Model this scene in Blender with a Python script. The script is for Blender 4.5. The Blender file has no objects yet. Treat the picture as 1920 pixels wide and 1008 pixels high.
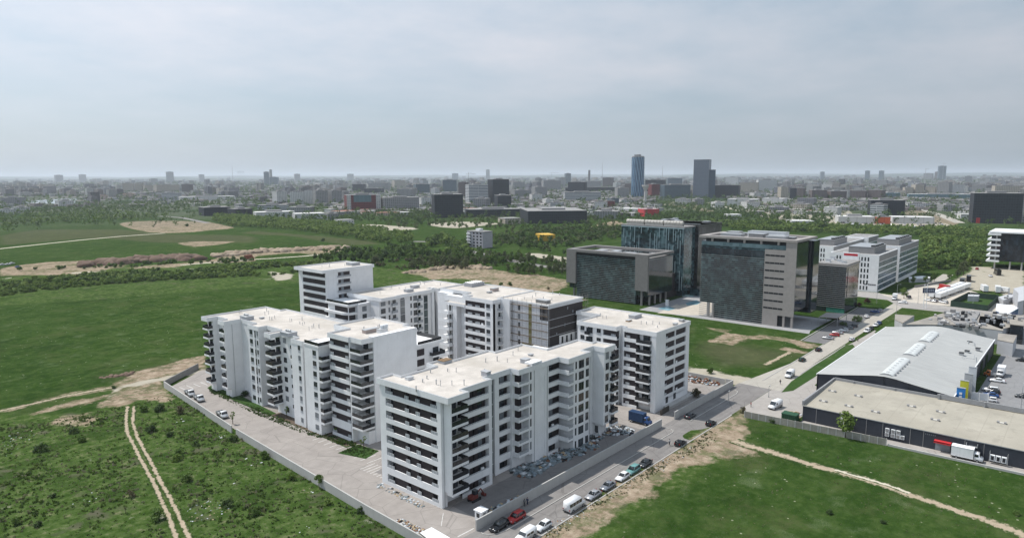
import bpy, bmesh, math, random
import numpy as np
from mathutils import Vector, Matrix
rad = math.radians
scene = bpy.context.scene
# ------------------------------------------------------------------ camera
FL, CX, CY, CH = 1300.0, 960.0, 504.0, 70.0          # focal length and centre in photo pixels, flying height
PITCH, ROLL, YAW = math.atan(176.5 / FL), rad(0.24), rad(40.75)
c_f = np.array([math.cos(YAW) * math.cos(PITCH), math.sin(YAW) * math.cos(PITCH), -math.sin(PITCH)])
_r = np.array([math.sin(YAW), -math.cos(YAW), 0.0]); _u = np.cross(_r, c_f)
c_r = math.cos(ROLL) * _r - math.sin(ROLL) * _u
c_u = math.cos(ROLL) * _u + math.sin(ROLL) * _r
cam = bpy.data.cameras.new('camera'); camo = bpy.data.objects.new('camera', cam)
scene.collection.objects.link(camo)
cam.sensor_width = 36; cam.lens = 36 * FL / 1920; cam.clip_start = 1; cam.clip_end = 120000
camo.matrix_world = Matrix(((c_r[0], c_u[0], -c_f[0], 0), (c_r[1], c_u[1], -c_f[1], 0),
                            (c_r[2], c_u[2], -c_f[2], CH), (0, 0, 0, 1)))
scene.camera = camo
# ------------------------------------------------------------------ light and sky
SUN_EL, SUN_AZ = rad(58.5), rad(14.0)                 # azimuth measured from +Y towards -X
sdir = Vector((-math.sin(SUN_AZ) * math.cos(SUN_EL), math.cos(SUN_AZ) * math.cos(SUN_EL), math.sin(SUN_EL)))
sl = bpy.data.lights.new('sun', 'SUN'); sl.energy = 4.9; sl.angle = rad(0.6); sl.color = (1.0, 0.955, 0.89)
slo = bpy.data.objects.new('sun', sl); scene.collection.objects.link(slo)
slo.rotation_euler = sdir.to_track_quat('Z', 'Y').to_euler(); slo.location = (0, 0, 200)
scene.view_settings.view_transform = 'Standard'; scene.view_settings.look = 'None'
scene.view_settings.gamma = 1.0; scene.view_settings.exposure = 0.0
scene.view_settings.use_curve_mapping = False

class NT:
    """small node-tree writer"""
    def __init__(s, nt): s.t = nt; nt.nodes.clear()
    def n(s, typ, ins=None, **kw):
        x = s.t.nodes.new(typ)
        for k, v in kw.items(): setattr(x, k, v)
        for k, v in (ins or {}).items():
            if isinstance(v, bpy.types.NodeSocket): s.t.links.new(v, x.inputs[k])
            else: x.inputs[k].default_value = v
        return x
    def m(s, op, a, b=None, c=None, clamp=False):
        d = {0: a}
        if b is not None: d[1] = b
        if c is not None: d[2] = c
        return s.n('ShaderNodeMath', d, operation=op, use_clamp=clamp).outputs[0]
    def mix(s, f, a, b):
        x = s.t.nodes.new('ShaderNodeMix'); x.data_type = 'RGBA'
        for k, v in ((0, f), (6, a), (7, b)):
            if isinstance(v, bpy.types.NodeSocket): s.t.links.new(v, x.inputs[k])
            elif k == 0: x.inputs[0].default_value = v
            else: x.inputs[k].default_value = (*v[:3], 1)
        return x.outputs[2]
    def noise(s, vec, scale, detail=3, rough=0.55, out=0):
        return s.n('ShaderNodeTexNoise', {'Vector': vec, 'Scale': scale, 'Detail': detail, 'Roughness': rough}).outputs[out]
    def ramp(s, f, stops):
        x = s.n('ShaderNodeValToRGB', {0: f}); e = x.color_ramp.elements
        while len(e) < len(stops): e.new(0.5)
        for el, (p, c) in zip(e, stops):
            el.position = p; el.color = (*c, 1) if len(c) == 3 else c
        return x.outputs[0]
    def map(s, v, a, b, c=0.0, d=1.0):
        return s.n('ShaderNodeMapRange', {0: v, 1: a, 2: b, 3: c, 4: d}).outputs[0]

world = bpy.data.worlds.new('World'); scene.world = world; world.use_nodes = True
w = NT(world.node_tree)
sky = w.n('ShaderNodeTexSky', sky_type='NISHITA', sun_disc=False, sun_elevation=SUN_EL, sun_rotation=-SUN_AZ,
          air_density=1.0, dust_density=2.5, ozone_density=1.0, altitude=80)
tc = w.n('ShaderNodeTexCoord').outputs['Generated']
sep = w.n('ShaderNodeSeparateXYZ', {0: tc})
# thin high cloud, laid out on a plane overhead
zz_ = w.m('MAXIMUM', w.m('ADD', sep.outputs[2], 0.17), 0.02)
px_ = w.m('DIVIDE', sep.outputs[0], zz_); py_ = w.m('DIVIDE', sep.outputs[1], zz_)
cv = w.n('ShaderNodeCombineXYZ', {0: px_, 1: py_, 2: 0.0}).outputs[0]
c1 = w.noise(cv, 0.42, 6, 0.52); c2 = w.noise(cv, 2.1, 5, 0.6)
cl = w.m('ADD', w.m('MULTIPLY', c1, 0.75), w.m('MULTIPLY', c2, 0.25))
cmask = w.map(cl, 0.40, 0.60)
sund = w.m('ADD', w.m('MULTIPLY', w.n('ShaderNodeVectorMath', {0: tc, 1: (-0.80, 0.45, 0.39)}, operation='DOT_PRODUCT').outputs['Value'], 0.28), 0.935)
hz = w.map(sep.outputs[2], 0.0, 0.30, 1.0, 0.0)
cloud = w.mix(hz, (8.3, 8.3, 8.9), (6.5, 6.8, 7.5))
base = w.mix(0.7, sky.outputs[0], w.mix(hz, (4.9, 6.5, 7.9), (5.5, 6.4, 7.3)))
skyc = w.mix(w.m('MULTIPLY', w.m('MULTIPLY', cmask, 0.8), w.map(sep.outputs[2], 0.02, 0.16, 0.25, 1.0)), base, cloud)
skyc = w.mix(w.m('MULTIPLY', w.map(sep.outputs[2], 0.34, 0.85), 0.7), skyc, (3.0, 4.1, 5.6))       # clearer, deeper sky overhead
glow = w.m('MULTIPLY', w.m('POWER', w.m('MAXIMUM', w.n('ShaderNodeVectorMath', {0: tc, 1: tuple(sdir)}, operation='DOT_PRODUCT').outputs['Value'], 0.0), 7.0), 0.45)
skyc = w.n('ShaderNodeVectorMath', {0: skyc, 3: w.m('ADD', sund, glow)}, operation='SCALE').outputs[0]
bg = w.n('ShaderNodeBackground', {0: skyc, 1: 0.114})
w.n('ShaderNodeOutputWorld', {0: bg.outputs[0]})
try:
    scene.cycles.max_bounces = 5; scene.cycles.diffuse_bounces = 2; scene.cycles.glossy_bounces = 2
    scene.cycles.transmission_bounces = 2; scene.cycles.volume_bounces = 0; scene.cycles.transparent_max_bounces = 4
except Exception: pass

# ------------------------------------------------------------------ pixel -> place (windows of the photo that were measured)
ZW = dict(z1=(4,360,460),z2=(2.598,680,620),z3=(3.6,800,500),z4=(3.84,1040,390),z5=(3.877,1440,540),z6=(4,1440,380),z7=(3.273,1400,700),
 z8=(2.471,200,600),b1=(4,0,280),b2=(4,400,280),b3=(4,800,270),b4=(4.8,1160,270),b5=(4.8,1520,270),b6=(3.84,840,760),b7=(2.74,0,640),
 b8=(5.039,1200,620),p=(1,0,0),q1=(4.58,370,560),q2=(3.6,560,580),q3=(3.733,700,690),q4=(4.2,900,640),q5=(6.3,830,520),
 q6=(4.582,1080,570),q7=(5.04,550,480),o1=(5.24,1060,400),w3=(5.93,1510,430),m=(6.3,1640,480),wh=(4.2,1500,560),cr=(8.4,1500,540),
 o3=(4.8,1290,420),w7=(7.875,700,880),k=(9.333,880,900),r1=(8.4,1720,440),r2=(7.2,1760,640),g=(9.16,1130,740),l=(5.6,300,680),f=(4.58,0,480))
def px(z, x, y):
    s, a, b = ZW[z]; return a + x / s, b + y / s
def ray(X, Y): return c_f + c_r * (X - CX) / FL - c_u * (Y - CY) / FL
def gp(z, x, y, h=0.0):
    d = ray(*px(z, x, y)); t = (h - CH) / d[2]; return float(d[0] * t), float(d[1] * t)
def project(x, y, z=0.0):
    v = np.array([x, y, z - CH]); q = v @ c_f
    return CX + FL * (v @ c_r) / q, CY - FL * (v @ c_u) / q
def top_at(x, y, Y):
    """height of the point above (x, y) that is seen in photo row Y"""
    lo, hi = -5.0, 900.0
    for _ in range(50):
        mid = (lo + hi) / 2
        if project(x, y, mid)[1] > Y: lo = mid
        else: hi = mid
    return lo

# ------------------------------------------------------------------ object helpers
COL = scene.collection
ORG = {}
def tag(o, label=None, cat=None, group=None, kind=None):
    if label: o['label'] = label
    if cat: o['category'] = cat
    if group: o['group'] = group
    if kind: o['kind'] = kind
    return o
def empty(name, x, y, z=0.0, label=None, cat=None, group=None):
    o = bpy.data.objects.new(name, None); COL.objects.link(o); o.location = (x, y, z); o.empty_display_size = 0.5
    ORG[o] = (x, y, z)
    return tag(o, label, cat, group)
class MB:
    def __init__(s): s.v = []; s.f = []; s.m = []
    def box(s, x0, y0, z0, x1, y1, z1, m=0, top=True, bot=True):
        if x1 < x0: x0, x1 = x1, x0
        if y1 < y0: y0, y1 = y1, y0
        if z1 < z0: z0, z1 = z1, z0
        i = len(s.v)
        s.v += [(x0,y0,z0),(x1,y0,z0),(x1,y1,z0),(x0,y1,z0),(x0,y0,z1),(x1,y0,z1),(x1,y1,z1),(x0,y1,z1)]
        F = [(i,i+1,i+5,i+4),(i+1,i+2,i+6,i+5),(i+2,i+3,i+7,i+6),(i+3,i,i+4,i+7)]
        if top: F.append((i+4,i+5,i+6,i+7))
        if bot: F.append((i+3,i+2,i+1,i))
        s.f += F; s.m += [m] * len(F); return s
    def poly(s, pts, m=0):
        i = len(s.v); s.v += [tuple(p) for p in pts]; s.f.append(tuple(range(i, i + len(pts)))); s.m.append(m); return s
    def prism(s, pts, z0, z1, m=0, mt=None, top=True, bot=True):
        a = sum(pts[k][0]*pts[(k+1)%len(pts)][1]-pts[(k+1)%len(pts)][0]*pts[k][1] for k in range(len(pts)))
        if a < 0: pts = pts[::-1]
        n = len(pts); i = len(s.v)
        s.v += [(p[0], p[1], z0) for p in pts] + [(p[0], p[1], z1) for p in pts]
        for k in range(n):
            s.f.append((i+k, i+(k+1)%n, i+n+(k+1)%n, i+n+k)); s.m.append(m)
        if top: s.f.append(tuple(range(i+n, i+2*n))); s.m.append(m if mt is None else mt)
        if bot: s.f.append(tuple(range(i+n-1, i-1, -1))); s.m.append(m)
        return s
    def tube(s, p, q, r0, r1=None, n=6, m=0, caps=True):
        r1 = r0 if r1 is None else r1
        p = Vector(p); q = Vector(q); d = (q - p).normalized()
        a = d.orthogonal().normalized(); b = d.cross(a); i = len(s.v)
        for c, r in ((p, r0), (q, r1)):
            for k in range(n):
                t = 2 * math.pi * k / n; s.v.append(tuple(c + a * math.cos(t) * r + b * math.sin(t) * r))
        for k in range(n): s.f.append((i+k, i+(k+1)%n, i+n+(k+1)%n, i+n+k)); s.m.append(m)
        if caps:
            s.f.append(tuple(range(i+n-1, i-1, -1))); s.m.append(m); s.f.append(tuple(range(i+n, i+2*n))); s.m.append(m)
        return s
    def build(s, name, mats, parent=None, org=None, smooth=False, mesh_only=False, col=None):
        if parent is not None: o = ORG[parent]
        elif org is not None: o = org
        else:
            A = np.array(s.v); o = (float(A[:,0].mean()), float(A[:,1].mean()), float(A[:,2].min()))
        me = bpy.data.meshes.new(name)
        me.from_pydata([(a-o[0], b-o[1], c-o[2]) for a, b, c in s.v], [], s.f)
        if not isinstance(mats, (list, tuple)): mats = [mats]
        for mt in mats: me.materials.append(mt)
        if len(mats) > 1: me.polygons.foreach_set('material_index', s.m)
        if smooth: me.polygons.foreach_set('use_smooth', [True] * len(s.f))
        if col is not None:
            at = me.color_attributes.new('col', 'FLOAT_COLOR', 'CORNER')
            L = np.ones((len(me.loops), 4), dtype=np.float32); k = 0
            for fi, f in enumerate(s.f):
                L[k:k+len(f), :3] = col[fi]; k += len(f)
            at.data.foreach_set('color', L.ravel())
        me.update()
        if mesh_only: return me
        ob = bpy.data.objects.new(name, me); COL.objects.link(ob)
        if parent is not None: ob.parent = parent; ORG[ob] = ORG[parent]
        else: ob.location = o; ORG[ob] = o
        return ob
def child(name, me, parent, loc=(0,0,0), rz=0.0):
    """an object sharing mesh data, placed in the parent's frame"""
    o = bpy.data.objects.new(name, me); COL.objects.link(o); o.parent = parent; o.location = loc; o.rotation_euler = (0, 0, rz)
    return o
def copy_tree(o, parent=None):
    c = o.copy(); COL.objects.link(c); c.parent = parent
    for ch in list(o.children): copy_tree(ch, c)
    return c
def big_mesh(name, V, F, mats, attr=None, matidx=None, smooth=False):
    """numpy arrays to one mesh object; F is (n, k)"""
    me = bpy.data.meshes.new(name); nf, k = F.shape
    me.vertices.add(len(V)); me.vertices.foreach_set('co', V.astype(np.float32).ravel())
    me.loops.add(nf * k); me.loops.foreach_set('vertex_index', F.astype(np.int32).ravel())
    me.polygons.add(nf); me.polygons.foreach_set('loop_start', np.arange(0, nf * k, k, dtype=np.int32))
    me.polygons.foreach_set('loop_total', np.full(nf, k, dtype=np.int32))
    for mt in (mats if isinstance(mats, (list, tuple)) else [mats]): me.materials.append(mt)
    if matidx is not None: me.polygons.foreach_set('material_index', matidx.astype(np.int32))
    if smooth: me.polygons.foreach_set('use_smooth', np.ones(nf, dtype=bool))
    me.update(calc_edges=True)
    for an, (typ, dom, data) in (attr or {}).items():
        at = me.attributes.new(an, typ, dom)
        at.data.foreach_set('color' if 'COLOR' in typ else 'value', data.astype(np.float32).ravel())
    o = bpy.data.objects.new(name, me); COL.objects.link(o); ORG[o] = (0, 0, 0)
    return o

# ------------------------------------------------------------------ materials
MATS = {}
def mat(name, col, rough=0.8, var=0.12, scale=0.6, metal=0.0, spec=0.3, streak=0.0, seam=0.0, col2=None, fine=0.0, bump=0.0):
    """plain surface with procedural soiling; col2 = second tone mixed in by large noise"""
    if name in MATS: return MATS[name]
    m = bpy.data.materials.new(name); m.use_nodes = True; t = NT(m.node_tree); MATS[name] = m
    oc = t.n('ShaderNodeNewGeometry').outputs['Position']
    n1 = t.noise(oc, scale, 5, 0.6)
    f = t.map(n1, 0.3, 0.7)
    dark = tuple(c * (1 - var) for c in col); lite = tuple(min(1, c * (1 + var * 0.6)) for c in col)
    c = t.mix(f, dark, lite)
    if col2:
        n2 = t.noise(oc, scale * 0.23, 4, 0.65); c = t.mix(t.map(n2, 0.46, 0.66), c, col2)
    if streak:
        mp = t.n('ShaderNodeMapping', {0: oc, 3: (1.6, 1.6, 0.07)}).outputs[0]
        c = t.mix(t.m('MULTIPLY', t.map(t.noise(mp, 1.2, 4, 0.7), 0.5, 0.8), streak), c, tuple(x * 0.55 for x in col))
    if fine:
        c = t.mix(t.m('MULTIPLY', t.noise(oc, scale * 14, 2, 0.7), fine), c, tuple(x * 0.5 for x in col))
    if seam:
        sp = t.n('ShaderNodeSeparateXYZ', {0: oc}); ln = t.m('MAXIMUM', t.m('LESS_THAN', t.m('FRACT', t.m('DIVIDE', sp.outputs[1], 2.1 * seam)), 0.05), t.m('LESS_THAN', t.m('FRACT', t.m('DIVIDE', sp.outputs[0], 12.7 * seam)), 0.01))
        c = t.mix(t.m('MULTIPLY', ln, t.m('MULTIPLY', n1, 0.45)), c, tuple(x * 0.6 for x in col))
        pu = t.map(t.noise(oc, 0.35, 3, 0.5), 0.60, 0.64); c = t.mix(t.m('MULTIPLY', pu, 0.5), c, tuple(x * 0.72 for x in col))
    b = t.n('ShaderNodeBsdfPrincipled', {'Base Color': c, 'Roughness': rough, 'Metallic': metal, 'Specular IOR Level': spec})
    if bump: t.t.links.new(t.n('ShaderNodeBump', {'Strength': bump, 'Distance': 0.3, 'Height': t.noise(oc, scale * 6, 4)}).outputs[0], b.inputs['Normal'])
    t.n('ShaderNodeOutputMaterial', {0: b.outputs[0]}); return m
def glass(name, cols, cell=(1.4, 1.4, 1.45), rough=0.08, spec=0.7, mull=0.0):
    """glazing whose panes differ in tone"""
    if name in MATS: return MATS[name]
    m = bpy.data.materials.new(name); m.use_nodes = True; t = NT(m.node_tree); MATS[name] = m
    oc = t.n('ShaderNodeTexCoord').outputs['Object']
    s = t.n('ShaderNodeSeparateXYZ', {0: oc})
    u = t.m('DIVIDE', t.m('ADD', s.outputs[0], s.outputs[1]), cell[0]); v = t.m('DIVIDE', s.outputs[2], cell[2])
    wn = t.n('ShaderNodeTexWhiteNoise', {0: t.n('ShaderNodeCombineXYZ', {0: t.m('FLOOR', u), 1: t.m('FLOOR', v), 2: 3.0}).outputs[0]}, noise_dimensions='3D').outputs[0]
    big = t.noise(oc, 0.09, 3, 0.6)
    f = t.m('ADD', t.m('MULTIPLY', wn, 0.5), t.m('MULTIPLY', t.map(big, 0.35, 0.65), 0.5))
    n = len(cols); c = t.ramp(f, [((i + 0.5) / n, cc) for i, cc in enumerate(cols)])
    if mull:
        e = t.m('MAXIMUM', t.m('LESS_THAN', t.m('FRACT', u), mull), t.m('LESS_THAN', t.m('FRACT', v), mull))
        c = t.mix(e, c, tuple(x * 0.45 for x in cols[0]))
    b = t.n('ShaderNodeBsdfPrincipled', {'Base Color': c, 'Roughness': rough, 'Specular IOR Level': spec})
    t.n('ShaderNodeOutputMaterial', {0: b.outputs[0]}); return m
def facade(name, wall, win, du=3.0, dz=3.0, fu=0.5, fz=0.5, use_attr=False, roof=(0.3, 0.29, 0.28), jitter=0.5, rough=0.6, spec=0.3):
    """distant wall with a grid of windows; jitter switches some of them paler"""
    if name in MATS: return MATS[name]
    m = bpy.data.materials.new(name); m.use_nodes = True; t = NT(m.node_tree); MATS[name] = m
    oc = t.n('ShaderNodeTexCoord').outputs['Object']; s = t.n('ShaderNodeSeparateXYZ', {0: oc})
    nz = t.n('ShaderNodeSeparateXYZ', {0: t.n('ShaderNodeNewGeometry').outputs['Normal']}).outputs[2]
    u = t.m('DIVIDE', t.m('ADD', s.outputs[0], s.outputs[1]), du); v = t.m('DIVIDE', s.outputs[2], dz)
    w_ = t.m('MULTIPLY', t.m('LESS_THAN', t.m('FRACT', u), fu), t.m('LESS_THAN', t.m('FRACT', v), fz))
    wn = t.n('ShaderNodeTexWhiteNoise', {0: t.n('ShaderNodeCombineXYZ', {0: t.m('FLOOR', u), 1: t.m('FLOOR', v), 2: 1.0}).outputs[0]}, noise_dimensions='3D').outputs[0]
    wc = t.mix(t.m('MULTIPLY', wn, jitter), win, tuple((a + b) / 2 for a, b in zip(win, wall)))
    wl = t.n('ShaderNodeAttribute', attribute_name='col').outputs['Color'] if use_attr else t.mix(t.map(t.noise(oc, 0.15, 4), 0.3, 0.7), tuple(c * 0.88 for c in wall), wall)
    c = t.mix(w_, wl, wc)
    up = t.m('GREATER_THAN', nz, 0.5)
    c = t.mix(up, c, t.mix(t.noise(oc, 0.3, 3), tuple(x * 0.75 for x in roof), tuple(x * 1.2 for x in roof)) if not use_attr else t.mix(0.5, wl, roof))
    b = t.n('ShaderNodeBsdfPrincipled', {'Base Color': c, 'Roughness': rough, 'Specular IOR Level': spec})
    t.n('ShaderNodeOutputMaterial', {0: b.outputs[0]}); return m
PLASTER = mat('white_render', (0.73, 0.735, 0.74), 0.85, 0.07, 0.35, streak=0.22)
PLASTER2 = mat('grey_render', (0.42, 0.43, 0.45), 0.85, 0.08, 0.35, streak=0.1)
ROOF = mat('roof_membrane', (0.54, 0.50, 0.455), 0.9, 0.2, 0.30, col2=(0.40, 0.365, 0.32), fine=0.3, seam=1.0)
COPING = mat('metal_coping', (0.36, 0.37, 0.38), 0.5, 0.08, 1.0)
BROWN = mat('brown_cladding', (0.034, 0.027, 0.030), 0.6, 0.2, 0.8)
DGLASS = glass('dark_glass', [(0.012, 0.015, 0.018), (0.02, 0.024, 0.03), (0.04, 0.05, 0.058)], (0.9, 0.9, 1.5))
SHUT = mat('closed_blind_glass', (0.20, 0.22, 0.24), 0.3, 0.3, 0.7)
RAILG = mat('smoked_rail_glass', (0.020, 0.022, 0.026), 0.15, 0.2, 0.5, spec=0.6)
RAILW = mat('grey_balcony_rail', (0.33, 0.35, 0.37), 0.5, 0.12, 1.5)
FRAME = mat('grey_window_frame', (0.10, 0.105, 0.11), 0.5, 0.1, 1)
WHITEM = mat('white_metal', (0.74, 0.75, 0.76), 0.45, 0.06, 1.0)
GALV = mat('galvanised_steel', (0.42, 0.43, 0.44), 0.4, 0.12, 2.0, metal=0.5)
DARK = mat('dark_interior', (0.02, 0.021, 0.024), 0.8, 0.2, 1)
CONC = mat('concrete', (0.46, 0.45, 0.43), 0.9, 0.12, 0.5, streak=0.3, fine=0.15)
CONCD = mat('dark_concrete', (0.24, 0.235, 0.23), 0.9, 0.15, 0.5, fine=0.2)
TUBE = mat('scaffold_tube', (0.30, 0.29, 0.28), 0.5, 0.2, 3)
PLANK = mat('timber_plank', (0.17, 0.13, 0.09), 0.8, 0.3, 2)
RUBBER = mat('tyre_rubber', (0.015, 0.015, 0.016), 0.85, 0.1, 3)
RIM = mat('wheel_rim', (0.35, 0.36, 0.37), 0.35, 0.1, 4, metal=0.6)
# ================================================================== GROUND
def axis(a, b, st, far, gr=1.07):
    mid = list(np.arange(a, b, st)); up = []; x = b; s = st
    while x < far: up.append(x); s *= gr; x += s
    dn = []; x = a - st; s = st
    while x > -far * 0.3: dn.append(x); s *= gr * 1.03; x -= s
    return np.array(dn[::-1] + mid + up)
gx = axis(20, 420, 1.25, 45000); gy = axis(-30, 330, 1.25, 45000)
GX, GY = np.meshgrid(gx, gy, indexing='ij'); P2 = np.stack([GX.ravel(), GY.ravel()], 1)
def seg_d(p, a, b):
    d = b - a; t = np.clip(((p - a) @ d) / max(1e-9, d @ d), 0, 1)
    q = a + t[:, None] * d; return np.hypot(p[:,0] - q[:,0], p[:,1] - q[:,1])
def sd_poly(poly):
    poly = np.array(poly, float); pad = 45
    out = np.full(len(P2), -40.0)
    lo = poly.min(0) - pad; hi = poly.max(0) + pad
    k = np.where((P2[:,0] > lo[0]) & (P2[:,0] < hi[0]) & (P2[:,1] > lo[1]) & (P2[:,1] < hi[1]))[0]
    if not len(k): return out
    p = P2[k]; md = np.full(len(k), 1e9); ins = np.zeros(len(k), bool)
    for i in range(len(poly)):
        a, b = poly[i], poly[(i+1) % len(poly)]
        md = np.minimum(md, seg_d(p, a, b))
        if a[1] != b[1]:
            c = ((a[1] > p[:,1]) != (b[1] > p[:,1])) & (p[:,0] < (b[0]-a[0]) * (p[:,1]-a[1]) / (b[1]-a[1]) + a[0])
            ins ^= c
    out[k] = np.clip(np.where(ins, md, -md), -40, 40); return out
def Q(z, pts): return [gp(z, *p) for p in pts]
dirt_polys = [
 [(88,75.5),(203,76),(203,79.6),(88,79.6)],
 Q('b7', [(500,320),(560,290),(600,215),(700,150),(830,125),(960,88),(1060,70),(1060,155),(840,200),(845,235),(875,265),(890,295),(850,312),(770,305),(700,290),(640,330),(520,335)]),
 Q('b7', [(260,420),(330,385),(440,370),(510,400),(440,435),(330,438)]),
 Q('b7', [(0,352),(380,262),(570,228),(580,245),(385,278),(0,362)]),
 Q('b7', [(150,372),(400,300),(600,258),(600,275),(410,322),(170,378)]),
 Q('b1', [(870,552),(1000,540),(1250,533),(1560,542),(1790,592),(1600,605),(1430,622),(1200,632),(1080,615),(960,590)]),
 Q('b1', [(1320,700),(1480,690),(1780,688),(1640,715),(1440,735)]),
 Q('b1', [(0,885),(350,845),(900,822),(1000,850),(700,900),(500,905),(200,940),(0,950)]),
 Q('b1', [(700,900),(1400,850),(1900,790),(1920,840),(1500,860),(1300,885),(830,905),(650,940),(200,945)]),
 Q('b2', [(0,810),(250,760),(560,745),(900,728),(1010,742),(900,775),(760,790),(640,775),(300,800),(60,830)]),
 Q('b2', [(1390,925),(1500,905),(1700,885),(1920,880),(1920,960),(1640,975),(1540,940)]),
 Q('b3', [(0,930),(200,905),(330,910),(420,925),(560,950),(760,985),(740,1000),(300,1008),(0,1008)]),
 Q('z3', [(0,30),(250,55),(330,20),(520,60),(740,50),(945,90),(945,130),(860,170),(700,165),(520,150),(420,110),(240,80),(0,80)]),
 Q('b6', [(650,952),(940,770),(1270,575),(1600,370),(1920,180),(1920,400),(1760,430),(1640,470),(1500,590),(1480,640),(1300,700),(1180,780),(1060,880),(940,990),(700,1010)]),
 Q('b8', [(530,1008),(870,800),(985,770),(1005,850),(940,880),(870,960),(1000,1008)]),
 Q('p', [(1370,790),(1400,800),(1390,830),(1420,850),(1370,860),(1330,855)]),
 Q('b8', [(640,95),(830,20),(1000,42),(1200,42),(1450,80),(1660,118),(1680,152),(1560,165),(1420,105),(1250,80),(1030,75),(860,132)]),
 Q('b8', [(1370,150),(1550,195),(1560,215),(1440,205),(1340,170)]),
 Q('z4', [(1100,860),(1280,880),(1200,890),(1130,880)]),
 Q('b3', [(1180,640),(1290,600),(1400,570),(1480,590),(1480,625),(1300,640)]),
 Q('b4', [(430,510),(700,540),(760,580),(900,600),(830,625),(700,600),(560,570),(430,550)]),
 Q('p', [(1690,385),(1740,392),(1800,420),(1770,425),(1700,405)]),
]
pale_polys = [
 Q('b8', [(445,330),(690,375),(930,420),(1165,475),(1040,545),(930,520),(700,465),(440,395)]),
 Q('b2', [(900,565),(1060,570),(1200,560),(1500,585),(1540,600),(1420,608),(1200,605),(1020,580)]),
 Q('m', [(1150,170),(1760,225),(1764,600),(1640,560),(1480,420),(1110,400),(1060,340),(860,330)]),
 Q('m', [(1160,120),(1764,150),(1764,225),(1150,165)]),
 Q('b3', [(0,600),(240,580),(600,595),(220,632),(60,620)]),
 Q('b3', [(730,820),(830,818),(1050,850),(1050,885),(900,868)]),
 Q('b7', [(560,290),(640,220),(1060,140),(1060,152),(840,200),(760,215),(600,240)]),
 Q('z1', [(580,195),(760,215),(740,250),(640,270),(600,230)]),
 Q('b1', [(140,365),(140,366),(141,366)]),
 Q('p', [(1385,370),(1560,378),(1600,400),(1560,420),(1450,412),(1390,395)]),
 Q('p', [(1560,410),(1770,418),(1800,426),(1560,420)]),
]
brown_polys = [
 Q('b1', [(0,640),(300,600),(900,600),(1300,640),(1800,640),(1920,660),(1900,700),(1200,700),(700,660),(0,720)]),
 Q('b2', [(300,610),(800,650),(1200,690),(1240,710),(1000,720),(600,650),(200,630)]),
 Q('b8', [(600,100),(900,130),(1400,200),(1400,260),(1100,330),(800,330),(560,200)]),
 Q('z3', [(540,140),(700,110),(800,90),(940,120),(940,135),(760,110),(600,150)]),
 Q('b7', [(540,175),(760,135),(1000,95),(1060,110),(840,160),(620,200)]),
]
rough_polys = [
 Q('p', [(-200,770),(60,775),(170,775),(250,745),(310,725),(560,880),(790,1040),(-300,1100)]),
 Q('p', [(640,1050),(1000,1010),(1100,930),(1280,800),(1400,780),(1400,830),(1300,900),(1080,1060)]),
 Q('p', [(-100,530),(200,500),(480,490),(700,500),(1060,545),(560,530),(200,560),(-100,580)]),
]
def merge(polys):
    o = np.full(len(P2), -40.0)
    for p in polys: o = np.maximum(o, sd_poly(p))
    return o
A_dirt, A_pale, A_brown, A_rough = merge(dirt_polys), merge(pale_polys), merge(brown_polys), merge(rough_polys)

def grass_nodes(t, oc):
    n_big = t.noise(oc, 0.011, 4, 0.55); n_mid = t.noise(oc, 0.075, 4, 0.6); n_s = t.noise(oc, 0.9, 4, 0.7); n_f = t.noise(oc, 3.6, 2, 0.7)
    g = t.ramp(t.m('ADD', t.m('MULTIPLY', n_mid, 0.6), t.m('MULTIPLY', n_big, 0.4)),
               [(0.32, (0.015, 0.034, 0.007)), (0.45, (0.024, 0.053, 0.010)), (0.56, (0.036, 0.068, 0.015)), (0.70, (0.060, 0.084, 0.029))])
    n_q = t.noise(oc, 0.28, 5, 0.75)
    g = t.mix(t.m('MULTIPLY', t.map(n_q, 0.48, 0.68), 0.55), g, (0.075, 0.105, 0.035))
    g = t.mix(t.m('MULTIPLY', t.map(n_q, 0.50, 0.34), 0.5), g, (0.016, 0.036, 0.008))
    g = t.mix(t.m('MULTIPLY', t.map(n_s, 0.40, 0.75), 0.55), g, (0.014, 0.032, 0.006))
    g = t.mix(t.m('MULTIPLY', t.map(n_f, 0.55, 0.85), 0.45), g, (0.125, 0.150, 0.062))
    g = t.mix(t.m('MULTIPLY', t.map(t.noise(oc, 0.052, 5, 0.7), 0.52, 0.66), t.m('MULTIPLY', t.map(n_s, 0.3, 0.6), 0.45)), g, (0.085, 0.088, 0.042))
    # pale flowering drifts
    mp = t.n('ShaderNodeMapping', {0: oc, 3: (1, 1, 1)}).outputs[0]
    v = t.noise(mp, 0.11, 3, 0.55); pm = t.map(t.m('ADD', v, t.m('MULTIPLY', n_s, 0.12)), 0.66, 0.78)
    pm = t.m('MULTIPLY', pm, t.map(n_f, 0.35, 0.65))
    g = t.mix(t.m('MULTIPLY', pm, 0.6), g, (0.14, 0.17, 0.095))
    vo = t.n('ShaderNodeTexVoronoi', {'Vector': oc, 'Scale': 0.35}).outputs['Distance']
    sp = t.m('MULTIPLY', t.m('LESS_THAN', vo, 0.085), t.m('GREATER_THAN', n_mid, 0.5))
    g = t.mix(t.m('MULTIPLY', sp, 0.6), g, (0.36, 0.36, 0.27))
    return g, n_mid, n_s, n_f
gm = bpy.data.materials.new('ground_cover'); gm.use_nodes = True; t = NT(gm.node_tree); MATS['ground'] = gm
oc = t.n('ShaderNodeNewGeometry').outputs['Position']
g, n_mid, n_s, n_f = grass_nodes(t, oc)
wob = t.m('ADD', t.m('MULTIPLY', t.m('SUBTRACT', t.noise(oc, 0.16, 5, 0.65), 0.5), 9.0), t.m('MULTIPLY', t.m('SUBTRACT', n_s, 0.5), 2.4))
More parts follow.
